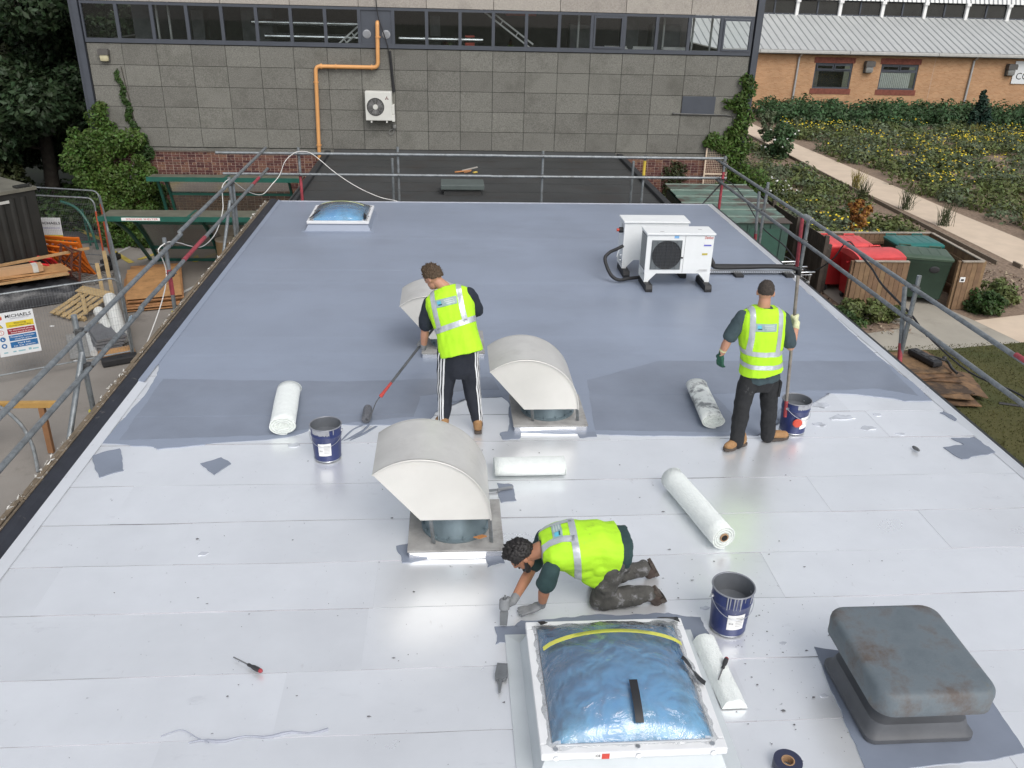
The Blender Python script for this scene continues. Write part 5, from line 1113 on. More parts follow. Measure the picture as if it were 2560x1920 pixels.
# wrapped white rolls
WRP = mat('white_wrapped_roll', (.62, .63, .60), .35, 0, .08, 5, .4, 12); stain('white_wrapped_roll', (.4, .41, .4), 4, .55, .7, .5)
def wroll(a, e, r, label, m=WRP):
    a = V(a); e = V(e); q = MB(); N_ = 16; pts = [a.lerp(e, i/N_) for i in range(N_+1)]; q.tube(pts, [r*(1+.06*noise.noise(V((i*.9, r*20, 1)))) for i in range(N_+1)], 16); o = q.build('wrapped_roll', m, smooth=True, angle=70); return tag(o, label, 'roll')
wroll((-7.92, 19.35, G+.55), (-7.2, 17.85, G+.16), .15, 'fat white wrapped roll propped behind the mesh fence')
wroll((-8.12, 19.1, G+.32), (-7.45, 17.95, G+.13), .12, 'white wrapped roll under the fat one behind the mesh fence')
wroll((-8.26, 18.65, G+.075), (-7.58, 17.2, G+.075), .075, 'thin white roll lying on rough grey sheet', mat('dull_white_roll', (.5, .51, .5), .6))
wroll((-8.05, 18.6, G+.06), (-7.4, 17.3, G+.06), .055, 'thin grey roll lying beside the thin white one', mat('grey_roll', (.16, .165, .17), .6))
board((-7.98, 17.85, G+.02), (.75, 1.5, .02), R(25), 'rough pale grey sheet lying on the yard', mat('rough_grey_sheet', (.24, .24, .23), .9, 0, .25, 14), name='grey_sheet')
for i in range(4): board((-7.62+.02*i, 17.95+.015*i, G+.05+.07*i), (.62, 1.0, .055), R(25+2*i), 'grey insulation slab in the short stack behind the mesh fence', mat('grey_slab', (.14, .145, .155), .5), name='insulation_slab', cat='slab', group='grey slabs stacked behind the fence')
for i in range(3): board((-7.2+.05*i, 17.38-.04*i, G+.02+.035*i), (.75-.12*i, .5-.08*i, .025), R(26+3*i), 'plywood offcut piled by the fence foot', group='plywood offcuts by the fence foot')
# big plywood stack
for i in range(9):
    far = i % 3 == 1; uxx, vxx = V((.953, .30, 0)), V((-.30, .953, 0)); c = V((-7.62, 21.45, G+.03+.033*i))+uxx*random.uniform(-.08, .08)+vxx*((.22 if far else -.2)+random.uniform(-.08, .08)); s_ = i/9
    o = board(c, (1.28, 2.44, .024), math.atan2(.30, .953)+random.uniform(-.03, .03), 'plywood sheet in the tall stack in front of the lettered shelter' if i < 8 else 'top plywood sheet of the stack in front of the lettered shelter', ty=R(.4*(i % 2)), group='plywood sheets stacked in the yard' if i < 8 else None)
# bench / trestle with hoop
tb = thing('timber_trestle', 'pine beam trestle on the yard just below the left roof edge', 'trestle', (-6.8, 13.1, G))
TB = mat('trestle_pine', (.42, .25, .075), .7, 0, .18, 6)
q = MB(); q.bev((-.5, .02, .9), (1.55, .09, .1), .005); q.build('beam', TB, tb); 
for x in (-1.05, .0): q = MB(); q.beam((x, .0, .0), (x, .02, .85), .09, .08); q.build('leg', mat('brown_timber', (.24, .12, .055), .75), tb)
q = MB(); q.tube(smoothpath([(-1.9, -.1, .8), (-1.4, .0, 1.05), (-.8, .05, 1.0), (-.35, -.1, .75), (-.1, -.3, .4), (.0, -.5, .0)], 5), .03, 8); hoop = q.build('hoop_barrier', GALV, smooth=True); hoop.location = (-6.75, 12.95, G); tag(hoop, 'bent grey tube hoop leaning beside the timber trestle', 'hoop')
bt = thing('beige_barrel', 'beige waste barrel beside the lettered shelter', 'barrel', (-6.15, 23.25, G)); q = MB(); q.lathe([(0, 0), (.23, 0), (.25, .05), (.26, .45), (.265, .8), (.26, .86)], (0, 0, 0), 24); q.build('drum', mat('beige_plastic', (.36, .25, .13), .6), bt, smooth=True); q = MB(); q.lathe([(.275, .85), (.28, .88), (.26, .9), (0, .91)], (0, 0, 0), 24); q.build('lid', mat('pale_beige', (.48, .42, .34), .6), bt, smooth=True)
for i, (x, y) in enumerate(((-6.3, 16.0), (-7.9, 17.0), (-6.2, 17.8), (-6.5, 19.2), (-9.2, 19.0), (-8.3, 14.2))):
    q = MB(); q.prism([(-.05, 0), (.0, -.03), (.06, -.01), (.05, .03), (-.02, .04)], .006, (x, y, G-.01)); tag(q.build('litter', WHITE), 'scrap of white litter on the yard concrete', 'litter', 'litter on the yard')
q = MB(); q.tube(smoothpath([(-10.4, 25.2, G), (-10.55, 25.3, G+.7), (-10.9, 25.5, G+1.15), (-11.4, 25.7, G+1.3)], 5), .04, 8); q.beam((-10.45, 25.2, G+.25), (-12.0, 24.9, G+.2), .04, .05); q.cyl((-10.75, 25.6, G), (-10.8, 25.6, G+1.1), .03); tag(q.build('cycle_rack', GREEN, smooth=True), 'green bent tube rack beyond the mesh fence', 'rack')
# ================================================================ RIGHT SIDE
# green shed
sh = thing('green_shed', 'green metal shed with a rust stained sheet roof below the far right corner', 'shed', (7.6, 22.9, G)); SG = mat('faded_green_sheet', (.11, .175, .145), .7, 0, .25, 1.5); stain('faded_green_sheet', (.075, .048, .040), .6, .43, .52, .9); stain('faded_green_sheet', (.26, .30, .27), 4, .62, .72, .5)
SGW = mat('dark_green_sheet', (.035, .075, .06), .6, 0, .2, 2)
zs = 2.0
for i in range(6):
    y0 = -1.9+i*.64; q = MB(); q.b(-1.25, 1.2, y0, y0+.63, zs+.03*i, zs+.03*i+.012); q.build('roof_sheet', SG, sh)
    q = MB(); q.b(-1.25, 1.2, y0+.6, y0+.64, zs+.03*i+.012, zs+.03*i+.035); q.build('roof_rib', mat('pale_green_rib', (.22, .28, .24), .6), sh)
q = MB(); q.b(-1.2, 1.15, -1.85, 1.9, 0, zs-.005); q.build('wall', SGW, sh)
for i in range(8): q = MB(); q.b(-1.15+.3*i, -1.1+.3*i, -1.875, -1.85, .05, zs-.05); q.build('wall_rib', SGW, sh)
q = MB(); q.b(.1, .9, -1.89, -1.876, .05, 1.85); q.build('door', mat('shed_door', (.03, .085, .062), .55), sh)
# timber fence and bin store
FB = mat('weathered_fence_board', (.065, .052, .042), .85, 0, .25, 5, .3, 30, objrand=.2); FBR = mat('brown_store_board', (.20, .125, .070), .8, 0, .2, 5, .3, 30, objrand=.16); CAPB = mat('pale_capping', (.33, .29, .24), .8)
def planks(t, a, e, zt, m, w=.135, back=None, cap=None, zb=0., posts=True):
    a = V(a); e = V(e); d = e-a; L_ = d.length; n = max(1, round(L_/w)); pw = L_/n; ang = math.atan2(d.y, d.x); d.normalize(); nn = V((-d.y, d.x, 0))
    q = MB(); q.bev((0, 0, (zt-zb)/2), (pw-.008, .022, zt-zb), .003); me = q.data('board', [m])
    for i in range(n):
        c = a+d*pw*(i+.5); add('board', me, t, (c.x, c.y, zb+random.uniform(-.008, .0)), ang+random.uniform(-.01, .01))
    if posts:
        for z in (zb+.25, zb+(zt-zb)*.8): q = MB(); q.beam(a+nn*.04+V((0, 0, z)), e+nn*.04+V((0, 0, z)), .05, .08); q.build('rail', m, t)
    if cap: q = MB(); q.beam(a+V((0, 0, zt+.012)), e+V((0, 0, zt+.012)), .09, .028); q.build('capping', cap, t)
tf = thing('timber_fence', 'dark weathered board fence running from the brick corner to the bins', 'fence', (9.9, 24.3, G))
planks(tf, (0, 2.9, 0), (.1, -3.0, 0), 1.5, FB, .14); 
for y in (-3.0, -1.0, 1.0, 2.9): q = MB(); q.b(-.03, .07, y-.05, y+.05, 0, 1.6); q.build('post', FB, tf)
bsn = thing('bin_store', 'brown boarded bin store with pale capping', 'bin store', (11.8, 21.4, G))
zt = 1.28
planks(bsn, (-1.6, -1.33, 0), (-.2, -1.35, 0), zt, FBR, .14, cap=CAPB); planks(bsn, (1.22, -1.33, 0), (1.78, -1.33, 0), zt, FBR, .135, cap=CAPB)
planks(bsn, (1.8, -1.3, 0), (1.86, 1.4, 0), zt, FBR, .14, cap=CAPB); planks(bsn, (1.86, 1.42, 0), (-1.6, 1.40, 0), zt, FBR, .14, cap=CAPB)
for x, y in ((-1.62, -1.3), (-.2, -1.32), (1.2, -1.3), (1.84, -1.3), (1.9, 1.4), (-1.65, 1.4)): q = MB(); q.b(x-.045, x+.045, y, y+.09, 0, zt-.005); q.build('post', FBR, bsn)
q = MB(); q.b(-1.75, -1.65, .0, .1, 0, 1.33); q.build('end_post', FB, bsn); q = MB(); q.b(-1.8, -1.755, .02, .05, 0, 1.34); q.build('green_strip', mat('green_trim', (.02, .20, .12), .5), bsn)
q = MB(); q.b(1.25, 1.39, -1.36, -1.35, .75, .88); q.build('notice_plate', WHITE, bsn); q = MB(); q.b(1.28, 1.36, -1.364, -1.36, .78, .83); q.build('notice_print', INK, bsn)
def wheelie(x, y, rz, label, body, lid, dome=0., cat='bin', open_=0.):
    t = thing('wheeled_bin', label, cat, (x, y, G), rz, 'four wheeled bins in the store')
    W_, D_, H_ = 1.24, .95, 1.22
    q = stack([(W_-.16, D_-.16, .06, .18), (W_-.02, D_-.02, .06, H_-.12), (W_, D_, .06, H_-.1), (W_, D_, .06, H_)]); q.build('body', body, t, smooth=True, angle=40)
    if dome:
        q = MB(); n = 12; prof = [(-D_/2-.03+(D_+.06)*i/n, H_+.03+dome*math.sin(math.pi*(.12+.8*i/n))**.8) for i in range(n+1)]
        q.prism([(-D_/2-.03, H_)]+prof+[(D_/2+.03, H_)], W_+.06, (-W_/2-.03, 0, 0), (0, 1, 0), (0, 0, 1)); q.build('lid', lid, t, smooth=True, angle=30)
    else:
        q = stack([(W_+.05, D_+.05, .07, H_), (W_+.06, D_+.06, .07, H_+.05), (W_-.02, D_-.02, .07, H_+.09), (W_-.2, D_-.2, .07, H_+.11)]); q.build('lid', lid, t, smooth=True, angle=40)
        for i in range(4): q = MB(); q.bev((-.36+i*.24, 0, H_+.105), (.05, D_-.25, .02), .008); q.build('lid_rib', lid, t)
    for sx in (-.38, .38): q = MB(); q.tube([(sx-.14, D_/2+.03, H_+.04), (sx-.14, D_/2+.12, H_+.09), (sx+.14, D_/2+.12, H_+.09), (sx+.14, D_/2+.03, H_+.04)], .022, 6); q.build('lid_handle', lid, t, smooth=True)
    for sx in (-1, 1):
        q = MB(); q.cyl((sx*(W_/2-.005), 0, H_-.16), (sx*(W_/2+.07), 0, H_-.16), .03, n=10); q.build('trunnion', body, t)
        for sy in (-.3, .32):
            wl = MB(); wl.cyl((sx*.45-.025, sy, .085), (sx*.45+.025, sy, .085), .085, n=16); wh = wl.build('wheel', BLACK, t, smooth=True); q = MB(); q.beam((sx*.45, sy, .09), (sx*.45, sy, .19), .09, .06); q.build('bracket', GALV, wh)
    return t
RBN = mat('red_bin', (.45, .022, .025), .5, 0, .12, 3); RLD = mat('faded_red_lid', (.62, .07, .07), .5, 0, .18, 3); stain('faded_red_lid', (.5, .22, .2), 3, .6, .75, .5)
DG = mat('dark_green_bin', (.022, .045, .030), .5, 0, .15, 3); DGL = mat('green_bin_lid', (.050, .085, .055), .5, 0, .15, 3); TEAL = mat('teal_lid', (.012, .13, .115), .4, 0, .1, 3)
wheelie(10.72, 21.95, 0, 'flat lidded red bin at the back of the bin store', RBN, RLD)
wheelie(10.98, 20.78, R(4), 'domed red bin just behind the front boards of the bin store', RBN, RLD, .14)
wheelie(12.72, 22.0, 0, 'bin with a ribbed teal lid at the back of the store', DG, TEAL)
g2 = wheelie(12.42, 20.85, R(-17), 'green bin with a papered side standing at the store opening', DG, DGL)
q = MB(); q.box((-.585, -.1, .72), (.006, .32, .36)); q.build('paper_notice', mat('grey_paper', (.5, .48, .48), .8), g2); q = MB(); q.ell((.22, -.462, .98), (.13, .018, .09)); q.build('front_recess', BLACK, g2, smooth=True)
# wire trolleys nested beside the shed
for i in range(3):
    t = thing('wire_trolley', 'chrome wire trolley nested between the shed and fence', 'trolley', (8.75+.02*i, 21.2-.45*i, G), R(5), 'nested wire trolleys')
    q = MB(); q.tube(smoothpath([(-.28, -.3, 1.0), (-.3, -.36, 1.03), (.3, -.36, 1.03), (.28, -.3, 1.0)], 3), .018, 8); q.build('handle', STEEL, t, smooth=True)
    q = MB()
    for z, w, d in ((.95, .28, .32), (.75, .27, .30), (.55, .25, .28)): q.tube([(-w, -d, z), (w, -d, z), (w, d, z), (-w, d, z)], .008, 5, True)
    for j in range(9): x = -.27+.0675*j; q.cyl((x, -.3, .55), (x, -.32, .95), .004, n=4); q.cyl((x, .28, .55), (x, .32, .95), .004, n=4); q.cyl((x*.95, -.28, .55), (x*.95, .28, .55), .004, n=4)
    q.build('basket', STEEL, t)
    q = MB()
    for sx in (-.26, .26): q.tube([(sx, -.3, 1.0), (sx, -.26, .4), (sx, -.2, .15), (sx, .35, .15)], .014, 6)
    q.build('chassis', STEEL, t)
    for sx in (-.26, .26):
        for sy in (-.2, .35): q = MB(); q.cyl((sx-.015, sy, .06), (sx+.015, sy, .06), .06, n=12); q.build('wheel', BLACK, t)
# plywood scrap pile on the lawn
PD = mat('damp_plywood', (.22, .135, .065), .85, 0, .3, 3, .2, 30, objrand=.25); stain('damp_plywood', (.03, .022, .018), 2.0, .44, .6, .85)
rs2 = random.Random(4)
def ragged(w, d, th, seed):
    r_ = random.Random(seed); P = []
    for (x0, y0), (x1, y1) in (((-w/2, -d/2), (w/2, -d/2)), ((w/2, -d/2), (w/2, d/2)), ((w/2, d/2), (-w/2, d/2)), ((-w/2, d/2), (-w/2, -d/2))):
        for i in range(6): f = i/6; P.append((x0+(x1-x0)*f+r_.uniform(-.02, .02), y0+(y1-y0)*f+r_.uniform(-.025, .025)))
    q = MB(); q.prism(P, th); return q
for i in range(9):
    q = ragged(1.25-.06*(i % 3), (1.9, 2.2, 1.6)[i % 3]*(1 if i < 6 else .62), .02, i); o = q.build('plywood_scrap', PD); o.location = (9.95+.07*math.sin(i*2.1), 15.55+.12*math.cos(i*1.7)+(.35 if i > 5 else 0), G+.01+.034*i); o.rotation_euler = (R(rs2.uniform(-.8, .8)), R(rs2.uniform(-.5, 1.)), R(-4+rs2.uniform(-15, 15))); tag(o, 'damp plywood sheet in the scorched pile on the lawn', 'board', 'damp plywood sheets piled on the lawn')
q = ragged(.45, 1.2, .018, 31); o = q.build('plywood_scrap', PD); o.location = (10.72, 15.3, G+.12); o.rotation_euler = (0, R(9), R(-14)); tag(o, 'torn plywood strip sliding off the pile onto the lawn', 'board')
ff = thing('rubber_fence_foot', 'black rubber fence foot lying on the lawn plywood pile', 'fence foot', (10.12, 16.05, G+.33), R(-76)); q = MB(); q.bev((0, 0, .06), (.78, .24, .12), .03); q.build('block', BLACK, ff)
for x in (-.22, 0, .22): q = MB(); q.bev((x, 0, .125), (.12, .14, .02), .008); q.build('raised_pad', mat('dusty_black', (.05, .05, .052), .7), ff)
q = MB(); q.tube(smoothpath([(10.28, 16.2, G+.36), (10.4, 15.95, G+.4), (10.52, 15.85, G+.38), (10.45, 15.55, G+.36), (10.42, 15.3, G+.36)], 4), .03, 8); q.ell((10.5, 15.95, G+.42), (.05, .05, .04)); tag(q.build('bent_bracket', mat('dark_bracket', (.05, .05, .05), .35, .5), smooth=True), 'dark bent steel bracket beside the fence foot on the lawn pile', 'bracket')
q = MB(); q.tube(smoothpath([(11.0, 14.6, G+.01), (11.8, 14.3, G+.015), (12.6, 14.1, G+.01), (14.5, 13.7, G+.01)], 5), .03, 6); tag(q.build('ground_hose', BLACK, smooth=True), 'black hose lying across the lawn', 'hose')
# ---------------------------------------------------------------- far brick building with profiled roof
BY = 58.0
fbld = thing('brick_building', 'long buff brick building with a pale profiled metal roof beyond the garden', 'building', (32, BY, G))
BUFF = bpy.data.materials.new('buff_brick'); BUFF.use_nodes = True; N, L = nodes_of(BUFF); bk = N.new('ShaderNodeTexBrick'); tcn = N.new('ShaderNodeTexCoord'); mpn = N.new('ShaderNodeMapping'); mpn.inputs['Rotation'].default_value = (R(90), 0, 0)
L.new(tcn.outputs['Object'], mpn.inputs[0]); L.new(mpn.outputs[0], bk.inputs['Vector']); bk.inputs['Scale'].default_value = 1; bk.inputs['Brick Width'].default_value = .225; bk.inputs['Row Height'].default_value = .075; bk.inputs['Mortar Size'].default_value = .007
bk.inputs['Color1'].default_value = (.40, .205, .10, 1); bk.inputs['Color2'].default_value = (.50, .285, .15, 1); bk.inputs['Mortar'].default_value = (.42, .32, .21, 1); bk.inputs['Bias'].default_value = -.1
nz = N.new('ShaderNodeTexNoise'); nz.inputs['Scale'].default_value = .9; mrn = N.new('ShaderNodeMapRange'); mrn.inputs['To Min'].default_value = .8; mrn.inputs['To Max'].default_value = 1.18; L.new(tcn.outputs['Object'], nz.inputs['Vector']); L.new(nz.outputs['Fac'], mrn.inputs['Value'])
hsn = N.new('ShaderNodeHueSaturation'); L.new(mrn.outputs[0], hsn.inputs['Value']); L.new(bk.outputs['Color'], hsn.inputs['Color']); L.new(hsn.outputs[0], N['Principled BSDF'].inputs['Base Color']); N['Principled BSDF'].inputs['Roughness'].default_value = .9
MROOF = mat('pale_profiled_metal', (.50, .51, .50), .45, .25, .06, .4); MRD = mat('roof_rib_metal', (.40, .41, .41), .45, .25, .05)
def fp(k, n, m, par=fbld, **kw): k.v = [(x-32, y-BY, z-G) for x, y, z in k.v] if par is fbld else k.v; return k.build(n, m, par, **kw)
XA, XB = 14, 62
wins = [(23.9, 26.75), (28.4, 31.26), (40.5, 43.3), (47, 49.8)]
xs = [XA]
z0w, z1w = -1.62, -.02
k = MB(); k.b(XA, XB, BY, BY+.3, z1w, .75); k.b(XA, XB, BY, BY+.3, G+.25, z0w); px_ = XA
for a, e in wins: k.b(px_, a+.15, BY, BY+.3, z0w, z1w); px_ = e-.15
k.b(px_, XB, BY, BY+.3, z0w, z1w); fp(k, 'wall', BUFF)
k = MB(); k.b(XA, XB, BY-.02, BY+.28, G, G+.25); fp(k, 'plinth', mat('blue_brick_plinth', (.09, .085, .09), .8, 0, .3, 6))
REDS = mat('red_soldier_brick', (.20, .065, .045), .85, 0, .25, 4)
BLIND = mat('white_blind', (.80, .82, .76), .6)
for i, (a, e) in enumerate(wins):
    x0, x1 = a+.15, e-.15
    hw_ = (x1-x0)/2; H_ = z1w-z0w
    q = MB()
    for (u0, u1, v0, v1) in ((-hw_, hw_, 0, .09), (-hw_, hw_, H_-.09, H_), (-hw_, -hw_+.09, .09, H_-.09), (hw_-.09, hw_, .09, H_-.09), (-hw_+.09, hw_-.09, H_*.68, H_*.68+.09)): q.b(u0, u1, .05, .15, v0, v1)
    w = q.build('window', DKGREY, fbld)
    w.location = ((x0+x1)/2-32, 0, z0w-G)
    for nm, zz0, zz1 in (('lintel', H_, H_+.36), ('sill', -.34, 0.)):
        q = MB(); nb = int(2*(hw_+.12)/.105)
        for j in range(nb): xx = -hw_-.12+j*2*(hw_+.12)/nb; q.b(xx+.006, xx+2*(hw_+.12)/nb-.006, -.03, .05, zz0, zz1)
        q.build(nm, REDS, w, fix=False)
    q = MB(); q.b(-hw_+.09, hw_-.09, .10, .11, .09, H_*.68); q.build('pane', PANE, w)
    for s_ in (-1, 1):
        q = MB(); xx0, xx1 = (-hw_+.1, -.03) if s_ < 0 else (.03, hw_-.1); zz0, zz1 = H_*.68+.1, H_-.1; yo = .0 if i == 0 else .06
        for (u0, u1, v0, v1) in ((xx0, xx1, zz0, zz0+.06), (xx0, xx1, zz1-.06, zz1), (xx0, xx0+.07, zz0+.06, zz1-.06), (xx1-.07, xx1, zz0+.06, zz1-.06)): q.b(u0, u1, yo-.03, yo+.04, v0, v1)
        q.build('fanlight', DKGREY, w); q = MB(); q.b(xx0+.07, xx1-.07, yo, yo+.008, zz0+.06, zz1-.06); q.build('pane', PANE, w)
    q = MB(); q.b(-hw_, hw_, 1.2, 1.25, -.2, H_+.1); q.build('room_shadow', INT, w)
    if i == 1:
        for j in range(16): q = MB(); xx = -hw_+.14+j*(2*hw_-.5)/16; q.box((xx+.05, .135, H_*.36), (.115, .006, H_*.6), rz=.12); q.build('blind_slat', BLIND, w)
    else: q = MB(); q.b(-hw_+.09, -hw_+.4, .2, .22, .1, H_*.66); q.build('curtain', mat('dull_curtain', (.2, .19, .17), .8), w)
# lower roof slope, gutter, clerestory, upper cladding
k = MB(); k.raw([(XA, BY-.45, .78), (XB, BY-.45, .78), (XB, BY+5.2, 2.72), (XA, BY+5.2, 2.72)], [(0, 1, 2, 3)]); k.raw([(XA, BY-.45, .70), (XB, BY-.45, .70), (XB, BY+5.2, 2.64), (XA, BY+5.2, 2.64)], [(3, 2, 1, 0)]); fp(k, 'lower_roof', MROOF)
k = MB(); x = XA+.2; sl_ = (2.72-.78)/5.65
while x < XB: k.raw([(x, BY-.45, .784), (x+.05, BY-.45, .84), (x+.1, BY-.45, .784), (x, BY+5.2, 2.724), (x+.05, BY+5.2, 2.78), (x+.1, BY+5.2, 2.724)], [(0, 1, 4, 3), (1, 2, 5, 4), (0, 2, 1)]); x += .5
o = fp(k, 'roof_ribs', MRD, fix=False); o['kind'] = 'stuff'
for j in range(8): k = MB(); k.bev((XA+3+6*j, BY-.5, .66), (5.98, .18, .2), .04); fp(k, 'gutter', mat('pale_gutter', (.44, .44, .42), .5))
k = MB(); k.b(XA, XB, BY-.42, BY-.0, .5, .56); fp(k, 'soffit', mat('soffit_grey', (.16, .15, .14), .7))
k = MB(); k.b(XA, XB, BY+5.4, BY+5.5, 2.6, 3.75); fp(k, 'clerestory_backing', INT)
for j in range(13):
    x = XA+.9+3.07*j+.1; k = MB(); k.bev((x, BY+5.15, 3.15), (.22, .2, 1.15), .02); k.bev((x, BY+5.1, 3.62), (.3, .3, .2), .02); fp(k, 'clerestory_post', WHITE)
    k = MB(); k.b(x+.13, x+2.9, BY+5.25, BY+5.27, 2.78, 3.6); fp(k, 'clerestory_pane', PANE)
    k = MB(); k.b(x+1.45, x+1.55, BY+5.2, BY+5.3, 2.75, 3.62); k.b(x+.13, x+2.9, BY+5.2, BY+5.3, 2.72, 2.80); fp(k, 'clerestory_frame', DKGREY)
k = MB(); k.raw([(XA, BY+5.0, 3.7), (XB, BY+5.0, 3.7), (XB, BY+6.2, 6.2), (XA, BY+6.2, 6.2)], [(0, 1, 2, 3)]); k.raw([(XA, BY+5.0, 3.66), (XB, BY+5.0, 3.66), (XB, BY+6.0, 3.66), (XA, BY+6.0, 3.66)], [(0, 1, 2, 3)]); fp(k, 'upper_roof', MROOF)
k = MB(); x = XA+.1
while x < XB: k.raw([(x, BY+4.99, 3.7), (x+.05, BY+4.93, 3.72), (x+.1, BY+4.99, 3.7), (x, BY+6.19, 6.2), (x+.05, BY+6.13, 6.22), (x+.1, BY+6.19, 6.2)], [(0, 1, 4, 3), (1, 2, 5, 4)]); x += .33
o = fp(k, 'cladding_ribs', MRD, fix=False); o['kind'] = 'stuff'
for x in (22.87, 34.79, 46.7):
    k = MB(); k.tube([(x, BY-.42, .6), (x, BY-.3, .45), (x-.02, BY-.09, .3), (x-.05, BY-.09, G+.3)], .07, 10); fp(k, 'downpipe', mat('zinc_downpipe', (.46, .47, .48), .4, .4), smooth=True)
k = MB(); k.b(32.15, 32.17, BY-.004, BY+.01, G+.3, .5); fp(k, 'movement_joint', MORT)
GLS = mat('grey_light_glass', (.22, .22, .21), .25)
bulkhead((27.62, BY-.02, -.25), 'bulkhead light between the two buff brick windows', 2.6, GLS); bulkhead((37.4, BY-.02, -.25), 'bulkhead light beside the white lettered board', 2.6, GLS)
k = MB(); k.b(37.7, 42.5, BY-.08, BY-.03, -1.08, .35); sb = tag(k.build('wall_sign', mat('sign_white', (.68, .70, .71), .5, 0, .04)), 'white board with black lettering on the buff brick wall', 'sign'); text('CONS', .62, 'lettering', INK, sb, (38.75, BY-.085, -.62), (R(90), 0, 0), 1.65)
# ================================================================ PEOPLE
def rings(q, secs, n=20):
    """loft through sections (centre, right, depth-dir, half width, half depth)"""
    P = []
    for c, r_, d_, w, h in secs:
        for k in range(n):
            a = 2*math.pi*k/n; cs, sn = math.cos(a), math.sin(a)
            cs = math.copysign(abs(cs)**.85, cs); sn = math.copysign(abs(sn)**.85, sn)
            P.append(V(c)+V(r_)*w*cs+V(d_)*h*sn)
    m = len(secs)
    q.raw(P, [(i*n+k, i*n+(k+1) % n, (i+1)*n+(k+1) % n, (i+1)*n+k) for i in range(m-1) for k in range(n)]+[tuple(range(n-1, -1, -1)), tuple(range((m-1)*n, m*n))])
def chain(q, pts, rad, n=14):
    P = [V(p) for p in pts]
    dense = []; rd = []
    for i in range(len(P)-1):
        for k in range(4): t = k/4; dense.append(P[i].lerp(P[i+1], t)); rd.append(rad[i]*(1-t)+rad[i+1]*t)
    dense.append(P[-1]); rd.append(rad[-1])
    q.tube(dense, rd, n)
    for p, r_ in zip(P, rad): q.ell(p, (r_*.995,)*3, n=7)
def remesh(q, name, vox, m, parent, disp=0., dscale=14., smooth=4, seed=0, stretch=(1, 1, 1)):
    me = q.data(name+'_src')
    me = evalmesh(me, [('REMESH', dict(mode='VOXEL', voxel_size=vox)), ('SMOOTH', dict(factor=.5, iterations=smooth))])
    if disp:
        co = [v.co.copy() for v in me.vertices]; nm = [v.normal.copy() for v in me.vertices]
        for i, (c, nr) in enumerate(zip(co, nm)):
            p = V((c.x*stretch[0], c.y*stretch[1], c.z*stretch[2]))
            co[i] = c+nr*disp*(noise.noise(p*dscale+V((seed, 0, 0)))+.5*noise.noise(p*dscale*2.3+V((0, seed, 0))))
        me.vertices.foreach_set('co', [x for c in co for x in c]); me.update()
    me.materials.clear(); me.materials.append(m); me.name = name
    me.polygons.foreach_set('use_smooth', [True]*len(me.polygons))
    return add(name, me, parent)
def bandcut(src, planes, off, name, m, parent):
    """piece of a garment's surface between planes (co, no), lifted by off"""
    bm = bmesh.new(); bm.from_mesh(src.data)
    for co, no in planes:
        bmesh.ops.bisect_plane(bm, geom=bm.verts[:]+bm.edges[:]+bm.faces[:], plane_co=co, plane_no=no, clear_outer=True)
    bm.normal_update()
    for v in bm.verts: v.co += v.normal*off
    me = bpy.data.meshes.new(name); bm.to_mesh(me); bm.free(); me.materials.clear(); me.materials.append(m)
    if not len(me.polygons): return None
    me.polygons.foreach_set('use_smooth', [True]*len(me.polygons)); return add(name, me, parent)
def frame3(f, up):
    f = V(f).normalized(); r_ = f.cross(V(up)).normalized(); return f, r_.cross(f), r_       # forward, up, right
def head(q, c, f, up, neckbase, s=1.):
    f, u, r_ = frame3(f, up); M = Matrix((r_, f, u)).transposed(); c = V(c)
    q.ell(c+u*.022*s, (.074*s, .094*s, .094*s), M, 12); q.ell(c+f*.025*s-u*.045*s, (.057*s, .066*s, .072*s), M, 10)
    q.ell(c+f*.055*s-u*.085*s, (.034*s, .034*s, .026*s), M, 8)            # chin
    q.ell(c+f*.086*s+u*.028*s, (.05*s, .014*s, .012*s), M, 8)             # brow
    chain(q, [c+f*.094*s+u*.015*s, c+f*.108*s-u*.014*s, c+f*.098*s-u*.024*s], [.009*s, .014*s, .013*s], 8)   # nose
    q.ell(c+f*.086*s-u*.052*s, (.026*s, .011*s, .007*s), M, 7); q.ell(c+f*.084*s-u*.062*s, (.023*s, .011*s, .008*s), M, 7)   # lips
    for sg in (-1, 1): q.ell(c+r_*sg*.077*s-f*.008*s-u*.004*s, (.010*s, .020*s, .031*s), M, 8)
    chain(q, [c-u*.03*s-f*.02*s, V(neckbase)], [.052*s, .062*s])
    return f, u, r_
def eyes(c, f, up, parent, s=1.):
    f, u, r_ = frame3(f, up); q = MB(); M = Matrix((r_, f, u)).transposed()
    for sg in (-1, 1): q.ell(V(c)+f*.086*s+u*.008*s+r_*sg*.031*s, (.013*s, .008*s, .008*s), M, 6)
    q.build('eyes', mat('eye_dark', (.05, .04, .035), .3), parent, smooth=True)
